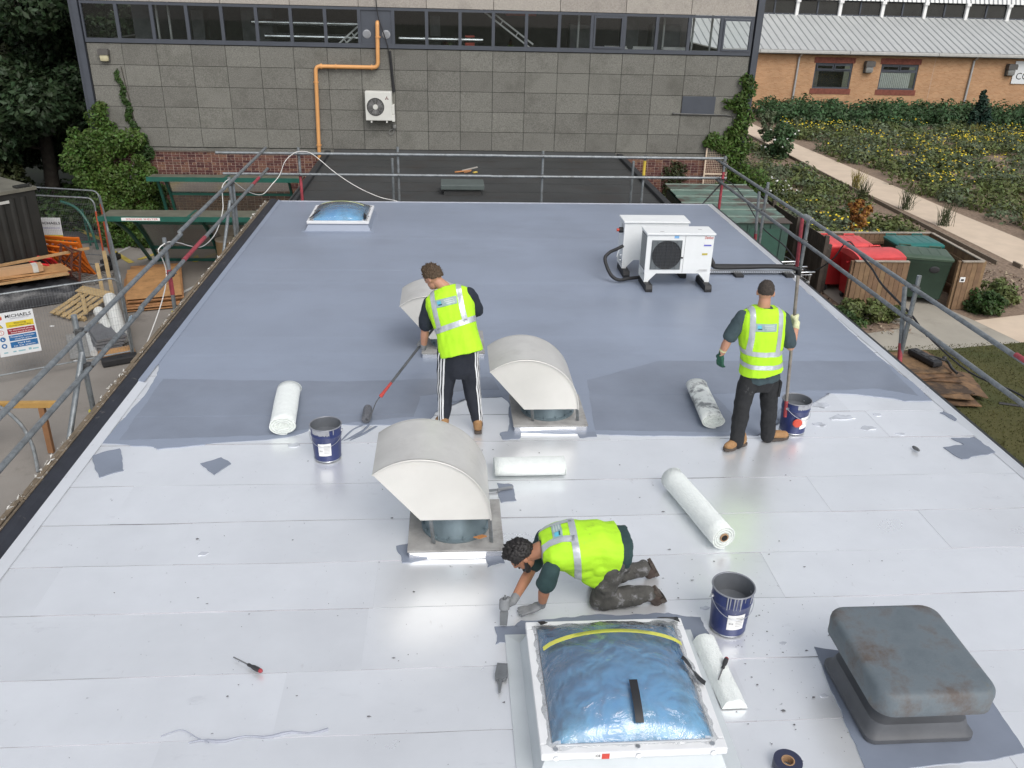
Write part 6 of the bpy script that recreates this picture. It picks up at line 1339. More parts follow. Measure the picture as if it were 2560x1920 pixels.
def hair(c, f, up, parent, m, top=.012, back=.0, side=-.02, length=.012, s=1., seed=0, quiff=0.):
    """cap of hair over the skull with a tufted surface"""
    f, u, r_ = frame3(f, up); c = V(c); bm = bmesh.new(); bmesh.ops.create_icosphere(bm, subdivisions=5, radius=1)
    kill = []
    for v in bm.verts:
        x, y, z = v.co
        front = z*.7 - y*.75        # keep back and top, drop the face
        if z < .05-.55*max(0, -y)-.1 or (y > .55 and z < .62) or (z < -.32): kill.append(v)
    bmesh.ops.delete(bm, geom=kill, context='VERTS')
    for v in bm.verts:
        p = v.co.copy(); L_ = length*(1+.9*max(0, p.z))+(quiff*max(0, p.y)*max(0, p.z) if quiff else 0)
        t = .5+.5*noise.noise(p*9+V((seed, 0, 0)))+.5*noise.noise(p*22+V((0, seed, 0)))
        rad = V((.076, .096, .096))*s
        w = c+u*.022*s+r_*p.x*(rad.x+L_*t)+f*p.y*(rad.y+L_*t)+u*p.z*(rad.z+L_*t*1.2)
        v.co = w
    bmesh.ops.recalc_face_normals(bm, faces=bm.faces)
    me = bpy.data.meshes.new('hair'); bm.to_mesh(me); bm.free(); me.materials.append(m); me.polygons.foreach_set('use_smooth', [True]*len(me.polygons)); o = add('hair', me, parent)
    md = o.modifiers.new('thick', 'SOLIDIFY'); md.thickness = .008; md.offset = -1
    # loose tufts
    rt = random.Random(seed); q = MB(); polys = list(me.polygons)
    for i in range(int(900 if length > .02 else 350)):
        pl = rt.choice(polys); b_ = pl.center; n_ = V(pl.normal); d_ = (n_+V((rt.uniform(-.8, .8), rt.uniform(-.8, .8), rt.uniform(-.6, .3)))+f*(quiff*6)).normalized(); L_ = length*rt.uniform(.5, 1.3); s_ = d_.cross(n_); s_ = (s_.normalized() if s_.length > 1e-4 else r_)*.0022
        q.q(b_-s_, b_+s_, b_+d_*L_+n_*L_*.3)
    q.build('hair_tufts', m, parent, fix=False)
    return o
def hand_parts(W_, d, n, thumb, curl=(20, 25, 20), s=1., grow=0., spread=.0, tcurl=20, grip_=False):
    """chains of a hand: wrist W_, finger direction d, palm faces n, thumb-side vector"""
    d = V(d).normalized(); n = (V(n)-d*V(n).dot(d)).normalized(); t = d.cross(n); t = t if t.dot(V(thumb)) > 0 else -t; W_ = V(W_); out = []
    # palm
    for k in (-1, -.33, .33, 1): out.append(([W_+d*.005*s, W_+d*.045*s+t*.020*k*s, W_+d*.088*s+t*.028*k*s], [.022*s+grow, .0155*s+grow, .0125*s+grow]))
    if grip_:
        out = []; c = W_+d*.085*s+n*.030*s; rp_ = .028*s
        def arc(off, a0, a1, r_): return [c+t*off+(-n*math.cos(R(a0+(a1-a0)*j/7))+d*math.sin(R(a0+(a1-a0)*j/7)))*rp_ for j in range(8)], [r_+grow]*7+[r_*.85+grow]
        for k in (-1, -.33, .33, 1): out.append(([W_, W_+d*.04*s+t*.022*k*s, c-n*.030*s-d*.012*s+t*.029*k*s], [.023*s+grow, .017*s+grow, .0135*s+grow]))
        for i in range(4): out.append(arc((.0285-.019*i)*s, -15, (245, 255, 245, 225)[i], .0102*s))
        b1 = W_+d*.03*s+t*.022*s; out.append(([b1]+arc(.040*s, -75, -175, .011*s)[0], [.016*s+grow]+[.0115*s+grow]*7+[.0095*s+grow]))
        return out
    Ls = (.92, 1.0, .93, .74)
    for i in range(4):
        k = (1-.667*i); base = W_+d*.088*s+t*.028*k*s; dd = (d+t*spread*k).normalized(); nn = n; pts = [base]; rad = [.0105*s+grow]; ang = 0
        for L_, c_, r2 in ((.045, curl[0], .0095), (.027, curl[1], .0088), (.022, curl[2], .0075)):
            ang += R(c_); v = dd*math.cos(ang)+nn*math.sin(ang); pts.append(pts[-1]+v*L_*Ls[i]*s); rad.append(r2*s+grow)
        out.append((pts, rad))
    b0 = W_+d*.025*s+t*.024*s; v1 = (d*.62+t*.62+n*.38).normalized(); v2 = (d*math.cos(R(tcurl))+t*.25+n*(.35+math.sin(R(tcurl)))).normalized(); v3 = (d*math.cos(R(tcurl+25))+n*(.4+math.sin(R(tcurl+25)))).normalized()
    p1 = b0+v1*.042*s; p2 = p1+v2*.030*s; out.append(([b0, p1, p2, p2+v3*.024*s], [.015*s+grow, .0125*s+grow, .0105*s+grow, .0085*s+grow]))
    return out
def boot(t, heel, toe, m, ankle, sole_m, name='boot'):
    heel = V(heel); toe = V(toe); d = (toe-heel); L_ = d.length; d.normalize(); up = V(ankle)-heel; up = (up-d*up.dot(d)).normalized(); r_ = d.cross(up); M = Matrix((r_, d, up)).transposed()
    q = MB(); chain(q, [heel+d*.05+up*.055, heel+d*.12+up*.065, heel+d*(L_-.10)+up*.048, heel+d*(L_-.045)+up*.042], [.045, .044, .046, .038]); chain(q, [heel+d*.055+up*.07, V(ankle)+up*.02], [.047, .052]); q.ell(heel+d*(L_-.075)+up*.04, (.050, .07, .038), M)
    b_ = remesh(q, name, .008, m, t, .003, 30)
    k = MB(); P = []
    for y, w in ((.0, .028), (.015, .038), (.08, .036), (.14, .038), (L_-.09, .050), (L_-.03, .040), (L_, .018)): P += [heel+d*y+r_*w, heel+d*y-r_*w]
    nP = len(P)//2; k.raw([p+up*.0 for p in P]+[p+up*.028 for p in P], [(2*i, 2*i+1, 2*i+3, 2*i+2) for i in range(nP-1)]+[(2*nP+2*i, 2*nP+2*i+2, 2*nP+2*i+3, 2*nP+2*i+1) for i in range(nP-1)]+[(2*i, 2*i+2, 2*nP+2*i+2, 2*nP+2*i) for i in range(nP-1)]+[(2*i+1, 2*nP+2*i+1, 2*nP+2*i+3, 2*i+3) for i in range(nP-1)]+[(0, 2*nP, 2*nP+1, 1), (2*nP-2, 2*nP-1, 4*nP-1, 4*nP-2)])
    k.build('sole', sole_m, b_)
    return b_
SKIN = mat('skin', (.46, .235, .155), .55, 0, .10, 9, .05, 90); SKIN2 = mat('tanned_skin', (.36, .17, .10), .55, 0, .12, 9, .05, 90)
HIVIS = mat('hi_vis_yellow', (.42, .77, .016), .75, 0, .05, 4, .15, 60); HIVIS2 = mat('soiled_hi_vis', (.40, .73, .02), .75, 0, .08, 4, .15, 60); stain('soiled_hi_vis', (.22, .30, .05), 7, .60, .74, .75)
REFL = mat('reflective_band', (.46, .49, .52), .35, .35, .06, 8, .15, 40); NAVYT = mat('navy_cloth', (.012, .018, .030), .85, 0, .2, 8, .2, 60); GREYT = mat('slate_tee', (.035, .058, .068), .85, 0, .15, 8, .2, 60); TEAL_T = mat('dark_teal_tee', (.020, .048, .050), .85, 0, .15, 8, .2, 60)
BLKT = mat('black_work_trousers', (.012, .013, .015), .85, 0, .25, 6, .3, 40); stain('black_work_trousers', (.09, .09, .095), 9, .64, .70, .6)
DIRTY = mat('paint_spattered_trousers', (.070, .068, .062), .85, 0, .3, 7, .3, 40); stain('paint_spattered_trousers', (.26, .26, .27), 10, .56, .66, .75)
TRACK = mat('navy_track_cloth', (.008, .011, .020), .75, 0, .2, 6, .2, 40); TAN = mat('tan_boot_leather', (.30, .165, .07), .75, 0, .25, 14, .2, 60); stain('tan_boot_leather', (.10, .07, .05), 12, .58, .68, .6); BRN = mat('brown_boot_leather', (.06, .042, .034), .75, 0, .3, 14); SOLE = mat('boot_sole', (.07, .055, .045), .8)
BADGE = mat('grey_badge', (.26, .36, .36), .5); BADB = mat('badge_blue', (.10, .42, .55), .5); BADK = mat('badge_dark', (.02, .07, .09), .5)
def torso_secs(P, C, N, shw, grow, dep, belly=0., drop=0., top=True, w0=.168, tw=.72):
    """sections from below the pelvis up to the neck root; P,C,N spine points; rv right vector"""
    P, C, N = V(P), V(C), V(N); rv, fv = dep
    ax1 = (C-P).normalized(); ax2 = (N-C).normalized(); S = []
    def sec(c, ax, w, d): ax = ax.normalized(); r_ = (rv-ax*rv.dot(ax)).normalized(); f_ = ax.cross(r_); S.append((c, r_, f_, w+grow, d+grow))
    if drop: sec(P-ax1*drop, ax1, w0*1.04, .125)
    sec(P, ax1, w0, .122); sec(P.lerp(C, .35), ax1, w0-.012, .112+belly); sec(P.lerp(C, .7), (ax1+ax2), w0+.004, .118+belly*.4); sec(C, ax2, w0+.018, .125); sec(C.lerp(N, .45), ax2, shw*.96, .112)
    if top: sec(C.lerp(N, .78), ax2, shw*tw, .088); sec(N, ax2, .062 if tw < .8 else .088, .062)
    return S
def worker(name_label, P, C, N, shL, shR, elL, elR, wrL, wrR, hipL, hipR, knL, knR, anL, anR, headc, face, hup, skin, handL, handR, sc=1.):
    """body of one worker as a single remeshed skin; returns root and helper dict"""
    base = V(((V(anL).x+V(anR).x)/2, (V(anL).y+V(anR).y)/2, .014)); t = thing('person', name_label, 'person', (0, 0, 0))
    q = MB(); rv = (V(shR)-V(shL)).normalized(); shw = (V(shR)-V(shL)).length/2
    rings(q, torso_secs(P, C, N, shw, -.012, (rv, None)))
    for sh_, el, wr in ((shL, elL, wrL), (shR, elR, wrR)): chain(q, [sh_, V(sh_).lerp(V(el), .5), el, V(el).lerp(V(wr), .35), wr], [.056, .050, .041, .043, .028])
    for hp_, kn, an in ((hipL, knL, anL), (hipR, knR, anR)): chain(q, [hp_, V(hp_).lerp(V(kn), .5), kn, V(kn).lerp(V(an), .35), an], [.082, .073, .054, .056, .038])
    head(q, headc, face, hup, N)
    for h_ in (handL, handR):
        for pts, rad in hand_parts(**h_): chain(q, pts, rad, 8)
    remesh(q, 'body', .0065, skin, t, smooth=2)
    eyes(headc, face, hup, t)
    return t, rv, shw
def sleeves(q, sides, frac, r0_, r1_):
    for sh_, el in sides: chain(q, [V(sh_)+V((0, 0, -.006)), V(sh_).lerp(V(el), .45*frac), V(sh_).lerp(V(el), frac)], [r0_, (r0_+r1_)/2, r1_])
def gloves(t, h_, m, el, cuff=None):
    q = MB()
    for pts, rad in hand_parts(**h_, grow=.0042): chain(q, pts, rad, 8)
    d = -(V(el)-V(h_['W_'])).normalized(); chain(q, [V(h_['W_'])-d*.05, V(h_['W_'])], [.034, .030]); g = remesh(q, 'glove', .006, m, t, .0015, 40)
    if cuff: k = MB(); k.tube([V(h_['W_'])-d*.065, V(h_['W_'])-d*.042], .0365, 14); k.build('cuff', cuff, g, smooth=True)
    return g
def badge(t, vest, c, n, up, w=.19, h=.075):
    """printed badge on the back of a vest, laid on the cloth"""
    n = V(n).normalized(); up = V(up); r_ = up.cross(n).normalized(); u = n.cross(r_); c = V(c)
    def cut(a0, a1, b0, b1, off, nm, m): return bandcut(vest, [(c+r_*a1, r_), (c+r_*a0, -r_), (c+u*b1, u), (c+u*b0, -u), (c-n*.06, -n)], off, nm, m, t)
    cut(-w/2, w/2, -h/2, h/2, .004, 'badge', BADGE); cut(-w/2+.015, -w/2+.055, -.012, .022, .0055, 'badge_emblem', BADB); cut(-w/2+.022, -w/2+.06, -.02, -.008, .006, 'badge_emblem', BADK)
    for j, (a, e_) in enumerate(((-.02, .075), (-.015, .08), (.0, .08))): cut(a, e_, .014-.018*j, .024-.018*j, .0055, 'badge_lettering', mat('badge_pale', (.45, .52, .5), .5))
# ---------------------------------------------------------------- worker 2: upright with the mixing pole
hL2 = dict(W_=(2.655, 7.53, .97), d=(.02, .12, -1), n=(.75, .55, 0), thumb=(.3, 1, 0), curl=(18, 22, 18), spread=.12)
gp2 = V((3.372, 7.62, 1.30)); pdir2 = (V((3.34, 7.62, 1.72))-V((3.475, 7.66, .20))).normalized()
dd2 = V((-.25, .9, .3)); dd2 = (dd2-pdir2*dd2.dot(pdir2)).normalized(); n2_ = pdir2.cross(dd2).normalized(); n2_ = n2_ if n2_.x < 0 else -n2_
n2_ = V((.9, .35, 0)); n2_ = (n2_-pdir2*n2_.dot(pdir2)-dd2*n2_.dot(dd2)).normalized()
hR2 = dict(W_=tuple(gp2-dd2*.085-n2_*.030), d=tuple(dd2), n=tuple(n2_), thumb=tuple(pdir2), curl=(70, 80, 55), grip_=True)
J = dict(P=(3.06, 7.50, .88), C=(3.01, 7.49, 1.20), N=(3.0, 7.51, 1.47), shL=(2.80, 7.50, 1.375), shR=(3.205, 7.50, 1.365), elL=(2.685, 7.48, 1.14), elR=(3.285, 7.40, 1.10), wrL=(2.655, 7.53, .965), wrR=hR2['W_'], hipL=(2.97, 7.49, .86), hipR=(3.15, 7.5, .86), knL=(2.92, 7.46, .46), knR=(3.215, 7.52, .46), anL=(2.885, 7.37, .10), anR=(3.25, 7.49, .10), headc=(3.005, 7.53, 1.605), face=(.34, .94, -.10), hup=(0, 0, 1))
w2, rv, shw = worker('worker in slate tee and hi-vis vest, back turned, gripping a mixing pole', **J, skin=SKIN, handL=hL2, handR=hR2)
hair(J['headc'], J['face'], J['hup'], w2, mat('cropped_dark_hair', (.045, .036, .030), .9, 0, .4, 70), length=.005, seed=2)
q = MB(); rings(q, torso_secs(J['P'], J['C'], J['N'], shw, .018, (rv, None), .02, .17)); sleeves(q, ((J['shL'], J['elL']), (J['shR'], J['elR'])), .84, .068, .070); remesh(q, 't_shirt', .010, GREYT, w2, .007, 13, 3, 3)
q = MB(); rings(q, [s_ for s_ in torso_secs(J['P'], J['C'], J['N'], shw*.98, .040, (rv, None), .022, .085, True, .168, .90)]); v2 = remesh(q, 'hi_vis_vest', .010, HIVIS, w2, .010, 9, 4, 5, (1, 1, .45))
for z0, z1 in ((.875, .925), (1.02, 1.07)): bandcut(v2, [((0, 0, z1), (0, 0, 1)), ((0, 0, z0), (0, 0, -1))], .003, 'reflective_band', REFL, w2)
for x0, x1 in ((2.845, 2.895), (3.115, 3.165)): bandcut(v2, [((0, 0, 1.07), (0, 0, -1)), ((x1, 0, 1.2), (1, 0, 0)), ((x0, 0, 1.2), (-1, 0, 0))], .003, 'reflective_band', REFL, w2)
badge(w2, v2, (2.995, 7.35, 1.315), (0, -1, .12), (0, 0, 1), .20, .075)
q = MB(); rings(q, [(V((3.06, 7.5, .90)), V((1, 0, 0)), V((0, 1, 0)), .160, .118), (V((3.06, 7.5, .80)), V((1, 0, 0)), V((0, 1, 0)), .172, .130), (V((3.06, 7.5, .70)), V((1, 0, 0)), V((0, 1, 0)), .172, .13), (V((3.065, 7.5, .60)), V((1, 0, 0)), V((0, 1, 0)), .13, .10)])
for hp_, kn, an in ((J['hipL'], J['knL'], J['anL']), (J['hipR'], J['knR'], J['anR'])): chain(q, [hp_, V(hp_).lerp(V(kn), .5), kn, V(kn).lerp(V(an), .5), V(an)+V((0, .0, -.03))], [.085, .096, .088, .078, .074])
tr2 = remesh(q, 'work_trousers', .010, BLKT, w2, .012, 7, 4, 8, (1, 1, 1.2))
q = MB(); q.bev((3.272, 7.50, .62), (.03, .13, .17), .012); q.build('cargo_pocket', BLKT, tr2)
boot(w2, (3.0, 7.42, .014), (2.735, 7.285, .014), TAN, (2.93, 7.385, .115), SOLE); boot(w2, (3.205, 7.475, .014), (3.495, 7.545, .014), TAN, (3.26, 7.49, .115), SOLE)
gloves(w2, hL2, mat('green_glove', (.012, .075, .045), .7, 0, .2, 10), J['elL'], mat('cream_cuff', (.55, .56, .33), .8)); gloves(w2, hR2, mat('cream_glove', (.62, .64, .40), .8, 0, .12, 10), J['elR'], mat('cream_cuff', (.55, .56, .33), .8))
pl = thing('mixing_pole', 'long pale wooden pole with a red collar standing in the red badged bucket', 'pole', (3.475, 7.66, .20)); top_ = V((3.335, 7.625, 1.74))-V((3.475, 7.66, .20)); q = MB(); q.cyl((0, 0, 0), top_, .0165, n=12); q.build('shaft', mat('grey_wood_pole', (.20, .18, .16), .6, 0, .3, 12), pl, smooth=True); q = MB(); q.cyl(top_*.0, top_*.12, .02, n=12); q.build('collar', mat('red_collar', (.30, .04, .05), .6, 0, .3, 10), pl, smooth=True)
# ---------------------------------------------------------------- worker 1: bent over the paint roller
rollp = V((-.86, 8.08, .10)); g1 = V((-.30, 8.13, .84)); pd1 = (g1-rollp).normalized(); g1b = g1+pd1*.36
def grip(g, pd, d0, n0, s=1.):
    d_ = V(d0); d_ = (d_-pd*d_.dot(pd)).normalized(); n_ = V(n0); n_ = (n_-pd*n_.dot(pd)-d_*n_.dot(d_)).normalized(); return dict(W_=tuple(g-d_*.085-n_*.030), d=tuple(d_), n=tuple(n_), thumb=tuple(pd), curl=(70, 80, 55), grip_=True)
hL1 = grip(g1, pd1, (-.35, .35, -.5), (-.2, .9, .2)); hR1 = grip(g1b, pd1, (-.5, .6, .1), (-.3, -.3, -.8))
J = dict(P=(.075, 7.80, .96), C=(.02, 7.90, 1.26), N=(-.055, 8.01, 1.485), shL=(-.205, 7.98, 1.345), shR=(.185, 7.94, 1.455), elL=(-.255, 7.98, 1.07), elR=(.27, 8.02, 1.22), wrL=hL1['W_'], wrR=hR1['W_'], hipL=(-.02, 7.79, .91), hipR=(.165, 7.79, .92), knL=(-.055, 7.81, .50), knR=(.205, 7.80, .50), anL=(-.075, 7.80, .10), anR=(.265, 7.76, .10), headc=(-.165, 8.06, 1.575), face=(-.72, .50, -.42), hup=(-.25, .15, .95))
w1, rv, shw = worker('worker in striped navy trousers and hi-vis vest bending over a paint roller', **J, skin=SKIN, handL=hL1, handR=hR1)
hair(J['headc'], J['face'], J['hup'], w1, mat('brown_hair', (.075, .048, .028), .75, 0, .3, 40), length=.020, seed=5, quiff=.035)
q = MB(); rings(q, torso_secs(J['P'], J['C'], J['N'], shw, .010, (rv, None), .0, .05)); sleeves(q, ((J['shL'], J['elL']), (J['shR'], J['elR'])), .82, .068, .078); remesh(q, 't_shirt', .010, NAVYT, w1, .008, 12, 3, 13)
q = MB(); rings(q, torso_secs((.085, 7.79, .98), J['C'], J['N'], shw*1.02, .038, (rv, None), .025, .11, True, .178, .90)); v1 = remesh(q, 'hi_vis_vest', .010, HIVIS, w1, .011, 9, 4, 15, (1, 1, .45))
ax = (V(J['N'])-V(J['P'])).normalized(); nrm = (ax+rv*-.10).normalized(); m0 = V((.05, 7.85, 1.155))
bandcut(v1, [(m0+nrm*.028, nrm), (m0-nrm*.028, -nrm)], .003, 'reflective_band', REFL, w1)
rv_ = (rv-ax*rv.dot(ax)).normalized()
for s0 in (-.145, .125): bandcut(v1, [(m0, -nrm), (m0+rv_*(s0+.025), rv_), (m0+rv_*(s0-.025), -rv_)], .003, 'reflective_band', REFL, w1)
bn = rv_.cross(ax); bn = bn if bn.y < 0 else -bn
badge(w1, v1, V(J['C']).lerp(V(J['N']), .45)+bn*.14, bn, ax, .21, .075)
q = MB(); rings(q, [(V((.075, 7.80, 1.0)), V((1, 0, 0)), V((0, 1, 0)), .172, .125), (V((.075, 7.79, .90)), V((1, 0, 0)), V((0, 1, 0)), .182, .142), (V((.075, 7.79, .80)), V((1, 0, 0)), V((0, 1, 0)), .172, .130), (V((.075, 7.79, .70)), V((1, 0, 0)), V((0, 1, 0)), .165, .12), (V((.08, 7.79, .63)), V((1, 0, 0)), V((0, 1, 0)), .12, .10)])
for hp_, kn, an in ((J['hipL'], J['knL'], J['anL']), (J['hipR'], J['knR'], J['anR'])): chain(q, [hp_, V(hp_).lerp(V(kn), .5), kn, V(kn).lerp(V(an), .5), V(an)+V((0, 0, .03))], [.112, .106, .086, .074, .056])
tr1 = remesh(q, 'track_trousers', .010, TRACK, w1, .012, 9, 3, 18, (1, 1, .8))
# three white side stripes down each leg
WST = mat('white_stripe', (.72, .73, .74), .7)
for sg, hp_, kn, an in ((-1, J['hipL'], J['knL'], J['anL']), (1, J['hipR'], J['knR'], J['anR'])):
    hp_, kn, an = V(hp_), V(kn), V(an)
    for k in range(3):
        q = MB(); prev = None; pts = []
        for i in range(41):
            f = i/40; c = hp_.lerp(kn, f*2) if f < .5 else kn.lerp(an, f*2-1)
            ang = R((198 if sg < 0 else -8)+(k-1)*(11+7*f)+ (22 if sg < 0 else -22)*0); a0 = R(232+(k-1)*(15+9*f)) if sg < 0 else R(-32+(k-1)*(15+9*f))
            d_ = V((math.cos(a0), math.sin(a0), 0)); ok, loc, nr, _ = tr1.ray_cast(c+d_*.35, -d_)
            if ok and (loc-c).length < .2: pts.append((loc+nr*.003, V((-d_.y, d_.x, 0))*.0085, nr))
        for (a, sa, na), (e, se, ne) in zip(pts[:-1], pts[1:]): q.q(a-sa, a+sa, e+se, e-se)
        if q.v: q.build('side_stripe', WST, tr1, smooth=True)
boot(w1, (-.06, 7.735, .014), (-.14, 8.00, .014), TAN, (-.075, 7.79, .115), SOLE); boot(w1, (.275, 7.69, .014), (.285, 7.97, .014), TAN, (.27, 7.75, .115), SOLE)
GG = mat('grey_glove', (.20, .21, .22), .75, 0, .2, 12); gloves(w1, hL1, GG, J['elL'])
rl = thing('paint_roller', 'long handled paint roller with a red grip rolling grey coating', 'paint roller', rollp)
e_ = g1b-rollp+pd1*.1; s0_ = pd1*.28
q = MB(); q.cyl(s0_, e_, .0135, n=10); q.build('pole', mat('smeared_pole', (.09, .095, .10), .5, .2, .3, 10), rl, smooth=True)
q = MB(); q.tube([pd1*.20, pd1*.26, pd1*.30, pd1*.40], [.022, .017, .016, .014], 10); q.build('grip', mat('red_grip_dirty', (.42, .05, .04), .5, 0, .3, 14), rl, smooth=True)
q = MB(); q.tube(smoothpath([pd1*.22, pd1*.12, V((.035, -.1, .03)), V((.01, -.16, -.03)), V((-.03, -.135, -.035))], 5), .006, 6); q.build('wire_frame', mat('grey_wire', (.12, .125, .13), .4, .5), rl, smooth=True)
q = MB(); rr0 = [V((-.03, -.13+.26*i/8, -.038)) for i in range(9)]; q.tube(rr0, [.044, .047, .048, .048, .047, .048, .048, .047, .044], 18); q.build('sleeve', mat('wet_roller_sleeve', (.12, .125, .14), .45, 0, .25, 30, .6, 80), rl, smooth=True, angle=60)
# ---------------------------------------------------------------- worker 3: kneeling with a brush
hL3 = dict(W_=(.655, 4.93, .085), d=(-.93, -.05, -.36), n=(-.35, 0, -.93), thumb=(0, 1, 0), curl=(-12, 6, 8), spread=.16, tcurl=5)
bt0 = V((.372, 4.84, .125)); btip = V((.365, 4.80, .022)); pd3 = (bt0-btip).normalized()
hR3 = grip(V((.375, 4.855, .165)), pd3, (-.55, -.35, -.2), (.3, -.8, 0))
J = dict(P=(1.19, 5.10, .47), C=(.90, 5.09, .50), N=(.645, 5.08, .475), shL=(.705, 4.90, .430), shR=(.700, 5.27, .455), elL=(.665, 4.89, .29), elR=(.60, 5.18, .235), wrL=hL3['W_'], wrR=hR3['W_'], hipL=(1.18, 5.01, .41), hipR=(1.18, 5.19, .41), knL=(1.10, 4.985, .075), knR=(1.13, 5.24, .075), anL=(1.455, 5.00, .105), anR=(1.475, 5.29, .12), headc=(.515, 5.085, .425), face=(-.60, -.10, -.80), hup=(-.80, 0, .60))
w3, rv, shw = worker('bearded worker kneeling on white roof, brushing coating round the blue skylight', **J, skin=SKIN2, handL=hL3, handR=hR3)
BH = mat('black_hair', (.012, .010, .010), .6, 0, .2, 40); hair(J['headc'], J['face'], J['hup'], w3, BH, length=.018, seed=9, quiff=.02)
f3, u3, r3 = frame3(J['face'], J['hup']); hc = V(J['headc']); q = MB(); q.ell(hc+f3*.058-u3*.085, (.042, .045, .035), Matrix((r3, f3, u3)).transposed(), 10)
for sg in (-1, 1): chain(q, [hc+r3*sg*.068-u3*.025+f3*.01, hc+r3*sg*.058-u3*.065+f3*.035, hc+r3*sg*.03-u3*.095+f3*.065], [.012, .022, .026], 8)
q.ell(hc+f3*.096-u3*.044, (.027, .010, .007), Matrix((r3, f3, u3)).transposed(), 7); remesh(q, 'beard', .006, BH, w3, .003, 60, 2)
q = MB(); rings(q, torso_secs(J['P'], J['C'], J['N'], shw, .012, (rv, None), .03, .10)); sleeves(q, ((J['shL'], J['elL']), (J['shR'], J['elR'])), .86, .069, .071); remesh(q, 't_shirt', .010, TEAL_T, w3, .008, 12, 3, 23)
q = MB(); rings(q, torso_secs((1.15, 5.10, .475), J['C'], J['N'], shw*.97, .032, (rv, None), .035, .06, True, .172, .88)); q.ell((1.06, 5.08, .40), (.16, .18, .12)); q.ell((1.07, 4.98, .33), (.15, .06, .14)); q.ell((.95, 5.06, .38), (.16, .16, .12)); v3 = remesh(q, 'hi_vis_vest', .010, HIVIS2, w3, .012, 9, 4, 25, (.6, 1, 1))
ax3 = V((1, 0, .02)).normalized(); bandcut(v3, [(V((.915, 0, .5)), V((1, 0, .12))), (V((.865, 0, .5)), V((-1, 0, -.12)))], .003, 'reflective_band', REFL, w3)
for yc in (4.995, 5.19): bandcut(v3, [(V((.88, 0, 0)), V((1, 0, 0))), (V((0, yc+.025, 0)), V((0, 1, 0))), (V((0, yc-.025, 0)), V((0, -1, 0))), (V((0, 0, .42)), V((0, 0, -1)))], .003, 'reflective_band', REFL, w3)
badge(w3, v3, (.76, 5.09, .62), (0, 0, 1), (-1, 0, 0), .16, .07)
q = MB(); rings(q, [(V((1.10, 5.1, .46)), V((0, 1, 0)), V((0, 0, 1)), .168, .125), (V((1.20, 5.1, .43)), V((0, 1, 0)), V((0, 0, 1)), .18, .145), (V((1.29, 5.1, .40)), V((0, 1, 0)), V((0, 0, 1)), .16, .12)])
for hp_, kn, an in ((J['hipL'], J['knL'], J['anL']), (J['hipR'], J['knR'], J['anR'])): chain(q, [hp_, V(hp_).lerp(V(kn), .5), kn], [.112, .100, .078]); chain(q, [kn, V(kn).lerp(V(an), .45), V(an)], [.076, .078, .066])
remesh(q, 'work_trousers', .010, DIRTY, w3, .014, 11, 3, 28)
boot(w3, (1.515, 5.00, .165), (1.615, 5.02, -.02+.05), BRN, (1.455, 5.00, .12), SOLE); boot(w3, (1.545, 5.30, .19), (1.625, 5.33, .03), BRN, (1.475, 5.29, .13), SOLE)
gloves(w3, hL3, GG, J['elL']); gloves(w3, hR3, GG, J['elR'])
brush(tuple(btip), tuple(btip+pd3*.22), 'paint brush held by the kneeling worker against the wet grey patch', V((0, -1, 0)), .06)
# ================================================================ VEGETATION
def leaves(name, pts, nrm, size, m, parent=None, asp=1.7, jitter=.5, kind=None):
    """leaf-sized faces at given points; two triangles bent along the midrib"""
    n = len(pts); pts = np.asarray(pts, float); rg = np.random.RandomState(n % 9973)
    d = np.asarray(nrm, float)+rg.normal(0, jitter, (n, 3)); d /= np.linalg.norm(d, axis=1)[:, None]+1e-9
    a = np.cross(d, rg.normal(0, 1, (n, 3))); a /= np.linalg.norm(a, axis=1)[:, None]+1e-9; b_ = np.cross(d, a)
    s = size*rg.uniform(.6, 1.35, (n, 1)); L_ = a*s*asp/2; w = b_*s/2; dr = d*s*.18
    v = np.stack([pts-L_, pts+w*.9-dr, pts+L_, pts-w*.9-dr], 1).reshape(-1, 3)
    me = bpy.data.meshes.new(name); me.vertices.add(4*n); me.vertices.foreach_set('co', v.ravel())
    idx = np.arange(4*n).reshape(-1, 4); tri = np.stack([idx[:, [0, 1, 2]], idx[:, [0, 2, 3]]], 1).reshape(-1, 3)
    me.loops.add(6*n); me.loops.foreach_set('vertex_index', tri.ravel()); me.polygons.add(2*n); me.polygons.foreach_set('loop_start', np.arange(0, 6*n, 3)); me.polygons.foreach_set('loop_total', np.full(2*n, 3))
    me.update(calc_edges=True); me.materials.append(m); o = add(name, me, parent)
    if kind: o['kind'] = kind
    return o
def leafmat(name, c, c2, rough=.55, isl=.45):
    m = mat(name, c, rough, 0, .2, 1.5, rgb2=c2, island=isl, spec=.35)
    N, L = nodes_of(m); b_ = N['Principled BSDF']; tl = N.new('ShaderNodeBsdfTranslucent'); mx = N.new('ShaderNodeMixShader'); mx.inputs[0].default_value = .22
    L.new(b_.inputs['Base Color'].links[0].from_socket, tl.inputs[0]); L.new(b_.outputs[0], mx.inputs[1]); L.new(tl.outputs[0], mx.inputs[2]); L.new(mx.outputs[0], N['Material Output'].inputs[0]); return m
BARK = mat('bark', (.05, .042, .034), .95, 0, .3, 8, .6, 20)
LDARK = leafmat('dark_tree_leaf', (.016, .034, .015), (.042, .068, .028)); LOLV = leafmat('olive_tree_leaf', (.025, .034, .012), (.055, .065, .025))
